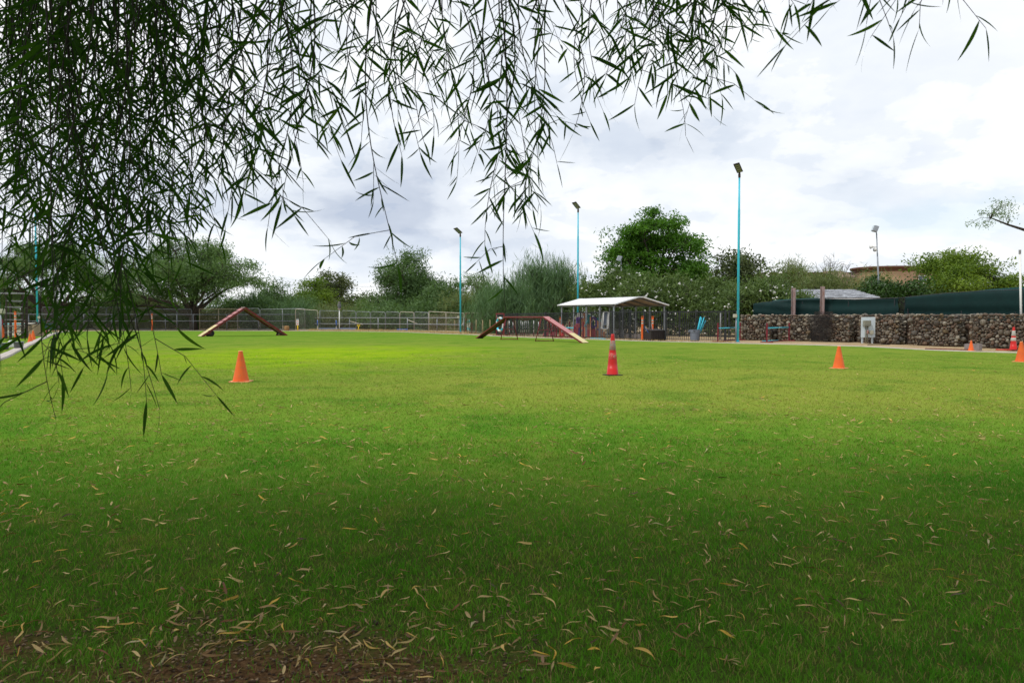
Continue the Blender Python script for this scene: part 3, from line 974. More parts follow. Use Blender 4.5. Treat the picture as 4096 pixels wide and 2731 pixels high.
pxtree('bare_mesquite', 'half bare mesquite with thin grey branches above the green screen', 3190, 3420, 1070, 1270, 47, 8, 25, 'palo', 170, 50, stems=6, n_limb=18, trunk_r=0.10, bark='bark_grey', twig=0.014, up_limbs=True)
# its bare upper twigs
def bare_twigs():
    root = thing('bare_shrub', 'bunch of bare arching grey twigs above the grey shingle roof', 'shrub', Vector((P(3330, 1270, 48).x, 48, 0)))
    w = MB()
    for i in range(34):
        a = random.uniform(-1, 1)
        e = P(3330 + a * 120 + random.uniform(-18, 18), 1000 + abs(a) ** 1.5 * 75 + random.uniform(0, 60), 48 + random.uniform(-.8, .8))
        s = Vector((root.location.x + a * 0.25, 48, 0.3))
        c = s + Vector(((e.x - s.x) * 0.25, 0, (e.z - s.z) * 0.75))
        pts = [s * (1 - t) ** 2 + c * 2 * t * (1 - t) + e * t * t for t in [k / 7 for k in range(8)]]
        w.tube(pts, [0.03 * (1 - 0.85 * k / 7) for k in range(8)], 4, cap=False)
        for k in (4, 5, 6):
            for _ in range(2):
                q = pts[k] + Vector((random.uniform(-.45, .45), random.uniform(-.3, .3), random.uniform(.1, .5)))
                w.tube([pts[k], (pts[k] + q) / 2 + Vector((0, 0, .05)), q], [0.012, 0.009, 0.005], 3, cap=False)
    part('branches', w, M['bark_grey'], root)['kind'] = 'stuff'
bare_twigs()
pxtree('ficus_bush', 'dark glossy rounded bush below the tan building', 3465, 3700, 1118, 1260, 42, 8, 26, 'ficus', 260, 60, cat='shrub', stems=6, n_limb=8, trunk_r=0.06, depth=2.4)
pxtree('desert_shrub', 'pale thin shrub in front of the curved tan wall', 3420, 3540, 1090, 1260, 52, 5, 27, 'palo', 80, 36, cat='shrub', stems=5, n_limb=7, trunk_r=0.04)
pxtree('ash_tree', 'yellow green leafy tree above the right end of the green screen', 3690, 4050, 992, 1250, 44, 12, 28, 'lime', 260, 80, n_limb=12, scale=0.8, trunk_r=0.14, dome=0.5)
pxtree('hedge', 'brush behind the lower part of the green screen at the right', 3600, 4200, 1130, 1260, 47, 9, 29, 'ficus', 240, 46, cat='shrub', stems=7, n_limb=8, trunk_r=0.05, depth=2.4)
# overhanging branch of a tree that stands outside the right edge
bq = Vector((19.9, 25.5, 0))
make_tree('mesquite_tree', 'drooping mesquite branch reaching in at the right edge above the white post', bq,
          [(-2.75, 0.3, 4.80, 0.75, 0.6, 0.30), (-2.95, 0.3, 4.45, 0.6, 0.6, 0.25), (-2.40, 0.2, 4.00, 0.40, 0.4, 0.32), (-2.3, 0.2, 4.60, 0.7, 0.6, 0.4), (1.2, 0.2, 5.4, 2.0, 2.0, 1.3), (-1.3, 0.2, 5.0, 0.7, 0.7, 0.25)],
          'mesquite', 420, 34, trunk_r=0.2, fork=2.4, n_limb=9, scale=0.42, twig=0.012, bough=0.5)
# low brush close behind the back fence
for i, (u0, u1, vt, st_, lab) in enumerate([(-150, 130, 1225, 'mesquite', 'low brush behind the fence at the left edge'), (110, 330, 1228, 'juniper', 'low brush behind the fence under the left mesquite'), (310, 520, 1222, 'mesquite', 'low brush behind the fence left of the far delineator'),
                                            (500, 720, 1226, 'palo', 'low brush behind the fence right of the far delineator'), (700, 880, 1224, 'mesquite', 'low brush behind the mesquite trunk'), (860, 1060, 1215, 'juniper', 'low brush under the apex of the ramp'),
                                            (1230, 1420, 1238, 'palo', 'low yellowish brush behind the owl post'), (1400, 1580, 1240, 'mesquite', 'low brush behind the yellow loop marker'), (1560, 1740, 1236, 'juniper', 'low brush behind the cream framed panel'),
                                            (1720, 1900, 1232, 'juniper', 'low brush behind the farthest lamp post')]):
    base_, lob_ = px_lobes(u0, u1, vt, 1318, 62.5 if u0 < 1500 else 58, 5, 60 + i, dome=0.1, depth=1.6)
    W_ = (u1 - u0) * 62 / FPX
    H_ = Zat(vt, 62)
    lob_ += [(W_ * (q / 5 - 0.5), 0, 0.5, W_ * 0.14, 0.7, 0.55) for q in range(6)] + [(W_ * (q / 4 - 0.5), 0.1, H_ * 0.65, W_ * 0.16, 0.6, H_ * 0.30) for q in range(5)]
    make_tree('brush', lab, base_, lob_, st_, 150, 60, cat='shrub', stems=6, n_limb=7, trunk_r=0.05, shell=0.6, twig=0.012)
# far tree line so that no bare horizon shows between the nearer trees
for i, (u0, u1, vt, sd, lab) in enumerate([(-250, 260, 1150, 41, 'far dark tree line at the left edge'), (240, 760, 1165, 42, 'far tree line behind the spreading mesquite'),
                                          (900, 1400, 1180, 43, 'far tree line behind the ramp and the small sign'), (1350, 1700, 1185, 44, 'far tree line behind the owl post'),
                                          (1880, 2420, 1165, 45, 'far tree line behind the tall broom'), (2380, 3000, 1150, 46, 'far tree line behind the flowering hedge'),
                                          (2950, 3420, 1140, 47, 'far tree line left of the tan building'), (3800, 4350, 1165, 48, 'far tree line at the right edge')]):
    pxtree('far_trees', lab, u0, u1, vt, 1272, 96, 14, sd, 'dark' if i % 2 else 'juniper', 260, 36, cat='trees', stems=8, n_limb=8, trunk_r=0.12, dome=0.1, scale=1.4, depth=5)


# ------------------------------------------------------------------ buildings
def shingle_roof(root, mat, o, ex, ey, nx, ny, W, D, th=0.02):
    """courses of shingles on the plane o + ex*x + ey*y, each shingle an object sharing two meshes"""
    ex, ey = ex.normalized(), ey.normalized()
    nn = ex.cross(ey).normalized()
    sw, sd = W / nx, D / ny
    me = []
    for k in range(3):
        b_ = MB().quadbox((0, 0, 0), ex * (sw * (0.49, 0.47, 0.485)[k]), ey * (sd * 0.62) + nn * (-0.015), nn * (th / 2))
        mm = b_.mesh('shingle'); mm.materials.append(mat); me.append(mm)
    for j in range(ny):
        for i in range(nx):
            x = (i + 0.5 + (0.5 if j % 2 else 0) * 0.9) * sw
            if x > W:
                continue
            p = o + ex * x + ey * ((j + 0.5) * sd) + nn * (th * 0.6 + random.uniform(0, 0.012))
            link('shingle', random.choice(me), None, root, p - root_loc(root))


def grey_roof_house():
    Y = 38
    a, b = P(3222, 1197, Y), P(3520, 1197, Y)
    zt = Zat(1163, Y + 3.0)
    root = thing('shingled_house', 'low house with grey shingle roof behind the two rusty beams', 'house', ((a.x + b.x) / 2, Y, 0))
    W = b.x - a.x
    wall = MB().box(((a.x + b.x) / 2, Y + 3.3, a.z / 2 - 0.02), (W - 0.5, 5.6, a.z - 0.06))
    part('wall', wall, M['stucco'], root)
    slope = Vector((0, 3.1, zt - a.z))
    r = MB()
    r.quadbox(Vector(((a.x + b.x) / 2, Y, a.z)) + slope / 2, Vector((W / 2, 0, 0)), slope / 2, Vector((0, -slope.z, slope.y)).normalized() * 0.05)
    r.quadbox(Vector(((a.x + b.x) / 2, Y + 6.25, a.z)) + Vector((0, -slope.y, slope.z)) / 2, Vector((W / 2, 0, 0)), Vector((0, -slope.y, slope.z)) / 2, Vector((0, slope.z, slope.y)).normalized() * 0.05)
    rf = part('roof', r, M['shingle'], root)
    nrm = Vector((0, -slope.z, slope.y)).normalized()
    shingle_roof(rf, M['shingle'], Vector((a.x, Y, a.z)) + nrm * 0.06, Vector((1, 0, 0)), slope, 16, 12, W, slope.length)
    f = MB().box(((a.x + b.x) / 2, Y - 0.03, a.z - 0.04), (W, 0.04, 0.16))
    part('fascia', f, M['white'], root)


grey_roof_house()


def small_roof_house():
    Y = 92
    a, b = P(1270, 1215, Y), P(1345, 1215, Y)
    root = thing('grey_roof_house', 'small dark grey roof showing between the olive trees', 'house', ((a.x + b.x) / 2, Y, 0))
    W = b.x - a.x
    part('wall', MB().box(((a.x + b.x) / 2, Y + 3, a.z / 2), (W - 0.4, 5, a.z - 0.05)), M['stucco'], root)
    zt = Zat(1176, Y + 3)
    slope = Vector((0, 3, zt - a.z))
    r = MB().quadbox(Vector(((a.x + b.x) / 2, Y, a.z)) + slope / 2, (W / 2, 0, 0), slope / 2, Vector((0, -slope.z, slope.y)).normalized() * 0.06)
    r.quadbox(Vector(((a.x + b.x) / 2, Y + 6.1, a.z)) + Vector((0, -3, slope.z)) / 2, (W / 2, 0, 0), Vector((0, -3, slope.z)) / 2, Vector((0, slope.z, slope.y)).normalized() * 0.06)
    rf = part('roof', r, M['shingle_dark'], root)
    shingle_roof(rf, M['shingle_dark'], Vector((a.x, Y, a.z)) + Vector((0, -slope.z, slope.y)).normalized() * 0.07, Vector((1, 0, 0)), slope, 7, 6, W, slope.length)


small_roof_house()


def tan_building():
    Y = 80
    c = P(3540, 1070, Y + 3.2)
    r = 3.2
    zt = Zat(1066, Y)
    root = thing('stucco_building', 'tan stucco building with a round tower and brown cornice behind the screen', 'building', (c.x, c.y, 0))
    part('tower', MB().lathe([(r, 0), (r, zt - 0.45)], 56, (c.x, c.y, 0)), M['stucco'], root, smooth=False)
    part('cornice', MB().lathe([(r + .02, zt - 0.48), (r + .16, zt - 0.42), (r + .18, zt - 0.28), (r + .34, zt - 0.18), (r + .42, zt - 0.10), (r + .42, zt + 0.04), (r + .30, zt + 0.08), (r * .3, zt + 0.09)], 56, (c.x, c.y, 0)), M['cornice'], root)
    # right wing with a window
    xr = P(3780, 1070, Y + 2.5).x
    zr = zt - 0.02
    wr = part('wall', MB().box(((c.x + xr) / 2 + 0.8, Y + 5.4, (zr - 0.4) / 2), (xr - c.x + 1.2, 5.6, zr - 0.4)), M['stucco'], root)
    part('cornice', MB().box(((c.x + xr) / 2 + 0.8, Y + 5.35, zr - 0.2), (xr - c.x + 1.5, 6.0, 0.42)), M['cornice'], root)
    wx0, wx1 = P(3672, 1108, Y + 2.6).x, P(3704, 1108, Y + 2.6).x
    z0, z1 = Zat(1130, Y + 2.6), Zat(1104, Y + 2.6)
    win = part('window', MB().box(((wx0 + wx1) / 2, Y + 2.58, (z0 + z1) / 2), (wx1 - wx0, 0.10, z1 - z0)), M['glass'], root)
    fr = MB()
    for x in (wx0, (wx0 + wx1) / 2, wx1):
        fr.box((x, Y + 2.50, (z0 + z1) / 2), (0.07, 0.08, z1 - z0 + 0.07))
    fr.box(((wx0 + wx1) / 2, Y + 2.49, z1 + 0.03), (wx1 - wx0 + 0.1, 0.08, 0.08))
    part('frame', fr, M['white'], win)
    part('sill', MB().box((c.x + 2.6, Y + 2.42, z0 - 0.05), (3.2, 0.35, 0.12)), M['white'], root)
    # left wing, lower, with a clay tile lean-to
    xl = P(3060, 1080, Y + 6).x
    zl = Zat(1090, Y + 6)
    part('wall', MB().box(((c.x + xl) / 2, Y + 8.6, (zl - 0.35) / 2), (c.x - xl, 5.0, zl - 0.35)), M['stucco'], root)
    part('cornice', MB().box(((c.x + xl) / 2, Y + 8.55, zl - 0.16), (c.x - xl + 0.3, 5.3, 0.38)), M['cornice'], root)
    ta, tb = P(3352, 1112, Y + 1.5), P(3432, 1112, Y + 1.5)
    tw = tb.x - ta.x
    ztop = Zat(1088, Y + 5.5)
    sl = Vector((0, 4.0, ztop - ta.z))
    part('lean_to_wall', MB().box(((ta.x + tb.x) / 2, Y + 3.9, ta.z / 2 - 0.03), (tw - 0.1, 4.0, ta.z - 0.10)), M['stucco'], root)
    rf = part('tile_roof', MB().quadbox(Vector(((ta.x + tb.x) / 2, Y + 1.5, ta.z)) + sl / 2, (tw / 2, 0, 0), sl / 2, Vector((0, -sl.z, sl.y)).normalized() * 0.05), M['tile'], root)
    nt_ = Vector((0, -sl.z, sl.y)).normalized()
    nrow, ncol = 7, 9
    tm = []
    for k in range(2):
        t_ = MB()
        n_ = 6
        for e in (-1, 1):
            for q in range(n_ + 1):
                an = math.pi * q / n_
                t_.v.append(Vector((math.cos(an) * tw / ncol * 0.46, 0, 0)) + nt_ * (math.sin(an) * 0.09) + sl.normalized() * (e * sl.length / nrow * 0.56) + nt_ * (-0.02 * e))
        for q in range(n_):
            t_.f.append((q, q + 1, q + n_ + 2, q + n_ + 1))
        mm = t_.mesh('tile', smooth=True); mm.materials.append(M['tile']); tm.append(mm)
    for j in range(nrow):
        for i in range(ncol):
            p = Vector((ta.x + (i + 0.5) * tw / ncol, Y + 1.5, ta.z)) + sl * ((j + 0.5) / nrow) + nt_ * 0.055
            link('tile', tm[(i + j) % 2], None, rf, p - root_loc(rf))


tan_building()

# ------------------------------------------------------------------ gabion wall, baskets of river stone
ST_MESH = []
for k in range(14):
    rs = np.random.default_rng(300 + k)
    import bmesh
    bm = bmesh.new()
    bmesh.ops.create_icosphere(bm, subdivisions=2, radius=1.0)
    ph = rs.uniform(0, 6, 6)
    for v in bm.verts:
        d = v.co.normalized()
        f = 1 + 0.16 * math.sin(2.1 * d.x + ph[0]) * math.cos(1.7 * d.y + ph[1]) + 0.12 * math.sin(2.9 * d.z + ph[2] + d.x) + rs.uniform(-0.035, 0.035)
        f *= 1 - 0.10 * max(0, abs(d.x * math.cos(ph[3]) + d.z * math.sin(ph[3])) - 0.6)
        v.co = d * f
    me = bpy.data.meshes.new('stone')
    bm.to_mesh(me); bm.free()
    me.polygons.foreach_set('use_smooth', [True] * len(me.polygons))
    me.materials.append(M['stone'])
    ST_MESH.append(me)

GB_U = [2962, 3150, 3326, 3445, 3614, 3859, 4096, 4330]
GB_Y = [33.3, 32.3, 31.0, 29.6, 27.5, 25.3, 23.4, 21.7]
GAB_H = 1.10


def gab_pt(u):
    Y = float(np.interp(u, GB_U, GB_Y))
    return Vector(((u - CX) / FPX * Y, Y, 0))


def gabion(u0, u1, label, seed, back=0.0):
    rs = np.random.default_rng(seed)
    a, b = gab_pt(u0), gab_pt(u1)
    ex = (b - a).normalized()
    en = Vector((ex.y, -ex.x, 0))            # towards the camera
    if en.y > 0:
        en = -en
    W = (b - a).length
    a, b = a * (1 + back / a.y), b * (1 + back / b.y)
    W = (b - a).length
    T = 0.62 if not back else 0.3
    root = thing('gabion_basket', label, 'gabion wall', (a + b) / 2, group='baskets of the stone gabion wall')
    core = MB()
    core.quadbox((a + b) / 2 - en * (T * 0.5 + 0.11) + Vector((0, 0, (GAB_H - 0.2) / 2 - 0.01)), ex * max(W / 2 - 0.16, 0.05), en * max(T / 2 - 0.14, 0.04), Vector((0, 0, (GAB_H - 0.2) / 2)))
    part('core', core, M['core_shade'], root)
    # stones packed over the left end, the front and the right end
    total = W + 2 * T * 0.7
    placed = []
    radii = np.concatenate([rs.uniform(0.070, 0.110, 20), rs.uniform(0.044, 0.070, 600), rs.uniform(0.026, 0.046, 4200)])
    for r in radii:
        asp = rs.uniform(1.0, 1.55)
        rx, rz = r * math.sqrt(asp), r / math.sqrt(asp)
        s, z = rs.uniform(rx * 0.6, total - rx * 0.6), rs.uniform(rz * 0.8, GAB_H - rz * 0.8)
        ok = True
        for (s2, z2, a2, b2) in placed:
            if ((s - s2) / (rx + a2)) ** 2 + ((z - z2) / (rz + b2)) ** 2 < 0.86:
                ok = False
                break
        if ok:
            placed.append((s, z, rx, rz))
    for s in np.arange(0.08, W, 0.15):       # the top course shows its backs above the rim
        placed.append((T * 0.7 + s + rs.uniform(-.04, .04), GAB_H - rs.uniform(-0.005, 0.04), rs.uniform(.06, .11), rs.uniform(.035, .06)))
    ang = math.atan2(ex.y, ex.x)
    for (s, z, rx, rz) in placed:
        t = s - T * 0.7
        if t < 0:
            p, rzrot = a + ex * 0.06 + en * (t + 0.04) * 1.0, ang + math.pi / 2
        elif t > W:
            p, rzrot = b - ex * 0.06 - en * (t - W + 0.04), ang - math.pi / 2
        else:
            p, rzrot = a + ex * t - en * rs.uniform(0.06, 0.12), ang
        o = link('stone', ST_MESH[int(rs.integers(len(ST_MESH)))], None, root)
        o.location = p + Vector((0, 0, z)) - root.location
        o.rotation_euler = (rs.uniform(-.25, .25), rs.uniform(-.35, .35), rzrot + rs.uniform(-.15, .15))
        o.scale = (rx * 1.03, min(0.10, rx * 0.95) * rs.uniform(0.85, 1.1), rz * 1.03)
    w = MB()
    f = en * 0.035
    for z in np.arange(0.02, GAB_H + 0.03, 0.107):
        w.tube([a + f + Vector((0, 0, z)), b + f + Vector((0, 0, z))], 0.0038, 4, cap=False)
    for t in np.arange(0, W + 0.01, 0.107):
        w.tube([a + ex * t + f, a + ex * t + f + Vector((0, 0, GAB_H + 0.02))], 0.003, 4, cap=False)
    part('wire_mesh', w, M['rust_wire'], root)
    return root


gabion(2962, 3080, 'leftmost stone gabion basket beside the tall lamp post', 1)
gabion(3114, 3230, 'stone gabion basket behind the right maroon hurdle', 2)
gabion(3274, 3392, 'stone gabion basket behind the stack of black wire sheets', 3)
gabion(3436, 3586, 'stone gabion basket behind the white electrical board', 4)
gabion(3634, 3826, 'stone gabion basket left of the concrete block', 5)
gabion(3878, 4110, 'stone gabion basket behind the red cone at the right edge', 6)


gabion(3070, 3126, 'recessed strip of stones left of the right maroon hurdle', 11, 0.75)
gabion(3220, 3286, 'recessed strip of stones left of the black wire sheets', 12, 0.75)
gabion(3382, 3448, 'recessed strip of stones left of the electrical board', 13, 0.75)
gabion(3574, 3646, 'recessed strip of stones below the gap in the green screen', 14, 0.75)
gabion(3812, 3892, 'recessed strip of stones left of the small orange cone', 15, 0.75)


# ------------------------------------------------------------------ green shade-cloth screen above the gabions
def screen(pts, label, fold_seed, mat):
    """pts: list of (u, v_top); cloth hung between a top line and a line below the wall rim, 1.3 m behind it"""
    rs = np.random.default_rng(fold_seed)
    us = np.linspace(pts[0][0], pts[-1][0], 120)
    vt = np.interp(us, [p[0] for p in pts], [p[1] for p in pts])
    nz = 14
    V, F = [], []
    root_p = None
    ph = rs.uniform(0, 6, 8)
    for i, (u, v) in enumerate(zip(us, vt)):
        Y = float(np.interp(u, GB_U, GB_Y)) + 1.15
        X = (u - CX) / FPX * Y
        top = Zat(v, Y)
        for k in range(nz + 1):
            t = k / nz
            z = 0.55 + (top - 0.55) * t
            s = X + Y * 0.4
            wob = 0.055 * math.sin(s * 2.3 + ph[0] + 2 * t) + 0.045 * math.sin(7.1 * z + s * 1.1 + ph[1]) * (0.4 + t) + 0.026 * math.sin(15 * z + s * 2.6 + ph[2]) + 0.016 * math.sin(s * 11 + ph[3]) * t
            zs = z - (0.02 * abs(math.sin(s * 1.3 + ph[4])) if k == nz else 0)
            V.append((X + wob * 0.2, Y + wob, zs))
    n1 = nz + 1
    for i in range(len(us) - 1):
        for k in range(nz):
            a = i * n1 + k
            F.append((a, a + n1, a + n1 + 1, a + 1))
    base = Vector(((V[0][0] + V[-1][0]) / 2, (V[0][1] + V[-1][1]) / 2, 0))
    root = thing('shade_cloth_screen', label, 'screen', base)
    me = fast_mesh('cloth', np.array(V) - np.array(base), np.array(F), smooth=True)
    o = link('cloth', me, mat, root)
    so = o.modifiers.new('thickness', 'SOLIDIFY'); so.thickness = 0.006
    # top rail and posts behind
    rail, rp = MB(), []
    for i in range(0, len(us), 7):
        p = Vector(V[i * n1 + nz]); rp.append(p + Vector((0, 0.035, 0.0)))
    rail.tube(rp, 0.018, 6)
    part('rail', rail, M['iron'], root)
    for i in range(3, len(us), 38):
        p = Vector(V[i * n1 + nz])
        part('post', MB().tube([Vector((p.x, p.y + 0.09, 0)), Vector((p.x, p.y + 0.09, p.z - 0.02))], 0.025, 8), M['iron'], root)
    return root


screen([(3012, 1216), (3018, 1211), (3060, 1207), (3165, 1199), (3291, 1195), (3420, 1197), (3498, 1194.5), (3590, 1191)], 'dark green shade cloth screen behind the rusty beams', 5, M['screen'])
screen([(3617, 1189), (3700, 1181), (3783, 1173), (3936, 1163), (4096, 1158), (4300, 1152)], 'dark green shade cloth screen at the right end of the wall', 6, M['screen'])


def screen_gap():
    root = None
    Ya = float(np.interp(3592, GB_U, GB_Y)) + 1.25
    a = Vector(((3588 - CX) / FPX * Ya, Ya, 0)); b = Vector(((3619 - CX) / FPX * (Ya - .3), Ya - .3, 0))
    z1 = Zat(1191, Ya)
    root = thing('mesh_gate_panel', 'narrow dark mesh panel in the gap between the two green screens', 'fence panel', (a + b) / 2)
    part('frame', MB().beam(a, a + Vector((0, 0, z1)), .03, .03).beam(b, b + Vector((0, 0, z1)), .03, .03).beam(a + Vector((0, 0, z1)), b + Vector((0, 0, z1)), .03, .03), M['iron'], root)
    w = MB()
    for z in np.arange(0.1, z1, 0.045):
        w.tube([a + Vector((0, 0, z)), b + Vector((0, 0, z))], 0.007, 3, cap=False)
    for t in np.linspace(0, 1, 10):
        p = a.lerp(b, t); w.tube([p, p + Vector((0, 0, z1))], 0.007, 3, cap=False)
    part('wire_mesh', w, M['black_wire'], root)


screen_gap()

# the paler upper flap of cloth seen above the right screen
def cloth_flap(pts, dY, label):
    us = np.linspace(pts[0][0], pts[-1][0], 60)
    V, F = [], []
    for u in us:
        Y = float(np.interp(u, GB_U, GB_Y)) + dY
        v1 = np.interp(u, [p[0] for p in pts], [p[1] for p in pts])
        X = (u - CX) / FPX * Y
        for k in range(6):
            t = k / 5
            V.append((X, Y + 0.03 * math.sin(X * 3 + t * 2), 0.9 + (Zat(v1, Y) - 0.9) * t))
    for i in range(len(us) - 1):
        for k in range(5):
            a = i * 6 + k
            F.append((a, a + 6, a + 7, a + 1))
    base = Vector(((V[0][0] + V[-1][0]) / 2, (V[0][1] + V[-1][1]) / 2, 0))
    root = thing('shade_cloth_screen', label, 'screen', base)
    o = link('cloth', fast_mesh('cloth', np.array(V) - np.array(base), np.array(F), smooth=True), M['screen_back'], root)
    so = o.modifiers.new('thickness', 'SOLIDIFY'); so.thickness = 0.006
    for j in (0, 20, 40, 59):
        x, y, z = V[j * 6 + 5]
        part('post', MB().tube([Vector((x, y + .05, 0)), Vector((x, y + .05, z - .02))], 0.025, 8), M['iron'], root)


cloth_flap([(3880, 1166), (3960, 1156), (4096, 1147), (4300, 1135)], 3.2, 'faded paler green shade cloth rising behind the right screen')
cloth_flap([(3090, 1201), (3150, 1196), (3260, 1191), (3330, 1196)], 2.6, 'faded paler green shade cloth behind the left rusty beam')


# ------------------------------------------------------------------ steel beams, posts, wire sheets, electrical board
def i_beam(u, w_px, v_top, Y, label):
    x = (u - CX) / FPX * Y
    w = w_px * Y / FPX
    z1 = Zat(v_top, Y)
    root = thing('steel_beam', label, 'beam', (x, Y, 0), group='rusty steel beams behind the gabion wall')
    m = MB()
    rz = -0.5
    cr, sr = math.cos(rz), math.sin(rz)
    ax, ay = Vector((cr, sr, 0)), Vector((-sr, cr, 0))
    for s in (-1, 1):
        part('flange', MB().quadbox(Vector((x, Y, z1 / 2)) + ax * s * w * 0.42, ax * 0.008, ay * w * 0.5, (0, 0, z1 / 2)), M['beam_rust'], root)
    part('web', MB().quadbox(Vector((x, Y, z1 / 2 - 0.002)), ax * (w * 0.42 - 0.010), ay * 0.007, (0, 0, z1 / 2 - 0.002)), M['beam_rust'], root)


i_beam(3172.5, 16, 1152, float(np.interp(3172, GB_U, GB_Y)) + 0.85, 'shorter rusty steel beam standing behind the gabion wall')
i_beam(3288, 17, 1146, float(np.interp(3288, GB_U, GB_Y)) + 0.85, 'taller rusty steel beam behind the stack of wire sheets')

p0 = P(4089, 1270, 24.2); p0.z = 0; p1 = P(4079.5, 1001, p0.y)
pr = thing('white_post', 'tall white pipe post behind the wall at the right edge', 'post', p0)
part('pipe', MB().tube([p0, p1], [0.034, 0.032], 12), M['white'], pr, smooth=True)
part('cap', MB().tube([p1 - Vector((0, 0, 0.12)), p1 + Vector((0, 0, 0.012))], 0.037, 12), M['rung'], pr)

for i, (du, top, dy, lean) in enumerate([(0, 1246, 0.10, 0.20), (6, 1249, 0.17, 0.24), (-5, 1262, 0.24, 0.30)]):
    a, b = gab_pt(3262 + du), gab_pt(3334 + du)
    ex = (b - a).normalized(); en = Vector((ex.y, -ex.x, 0)); en = -en if en.y > 0 else en
    z1 = Zat(top, a.y)
    f0, f1 = en * (dy + lean), en * dy
    root = thing('wire_sheet',                  ['rear black wire sheet of the stack leaning on the stone wall', 'middle black wire sheet of the stack leaning on the stone wall', 'front lower black wire sheet of the stack leaning on the stone wall'][i], 'wire sheet', (a + b) / 2 + f0, group='wire sheets leaning on the gabion wall')
    w = MB()
    nh = 26
    for k in range(nh + 1):
        t = k / nh
        p = a + f0.lerp(f1, t) + Vector((0, 0, z1 * t)); q = b + f0.lerp(f1, t) + Vector((0, 0, z1 * t))
        w.tube([p, q], 0.0045 if k % 4 else 0.008, 4, cap=False)
    part('wires', w, M['black_wire'], root)
    w = MB()
    for k in range(17):
        s = k / 16
        p = a.lerp(b, s)
        w.tube([p + f0 + en * 0.01, p + f1 + en * 0.01 + Vector((0, 0, z1))], 0.0038, 4, cap=False)
    part('cross_wires', w, M['black_wire'] if i else M['rust_wire'], root)


def electrical_board():
    Y = 28.75
    k = Y / FPX
    X = lambda u: (u - CX) * k
    Z = lambda v: Zat(v, Y)
    root = thing('electrical_board', 'white electrical board on two legs with grey boxes in front of the wall', 'electrical board', (X(3472), Y, 0))
    b_ = MB().box((X(3472), Y, (Z(1268) + Z(1349)) / 2), (56 * k, 0.02, Z(1268) - Z(1349)))
    part('board', b_, M['panel_white'], root)
    for u in (3451, 3491):
        l_ = part('leg', MB().box((X(u), Y + 0.03, Z(1340) / 2), (0.055, 0.035, Z(1340))), M['panel_white'], root)
        h = MB()
        for q in range(3):
            h.box((X(u), Y + 0.008, 0.06 + q * 0.06), (0.022, 0.012, 0.022))
        part('slot', h, M['dark_pipe'], l_)
    bx = bevel(part('meter_box', MB().box((X(3464), Y - 0.075, (Z(1281.5) + Z(1304)) / 2), (27 * k, 0.13, 22.5 * k)), M['box_grey'], root), 0.012)
    part('lid_seam', MB().box((X(3464), Y - 0.1405, Z(1298)), (26 * k, 0.004, 0.012)), M['dark_pipe'], bx)
    part('conduit', MB().tube([Vector((X(3461), Y - 0.045, Z(1303))), Vector((X(3460), Y - 0.045, 0))], 0.019, 8), M['box_grey'], root, smooth=True)
    part('conduit', MB().tube([Vector((X(3469), Y - 0.045, Z(1303))), Vector((X(3468), Y - 0.045, Z(1320))), Vector((X(3467), Y - 0.045, 0))], 0.019, 8), M['box_grey'], root, smooth=True)
    part('coupling', MB().tube([Vector((X(3468.5), Y - 0.05, Z(1318))), Vector((X(3468.2), Y - 0.05, Z(1322))), Vector((X(3468), Y - 0.05, Z(1332))), Vector((X(3467.6), Y - 0.05, Z(1337)))], [0.025, 0.044, 0.044, 0.025], 10), M['beam_rust'], root, smooth=True)
    part('nipple', MB().tube([Vector((X(3470), Y - 0.05, Z(1330))), Vector((X(3478), Y - 0.05, Z(1330)))], 0.012, 8), M['box_grey'], root)
    bevel(part('switch_box', MB().box((X(3484), Y - 0.05, (Z(1321) + Z(1336)) / 2), (13 * k, 0.08, 15 * k)), M['beige'], root), 0.008)


electrical_board()


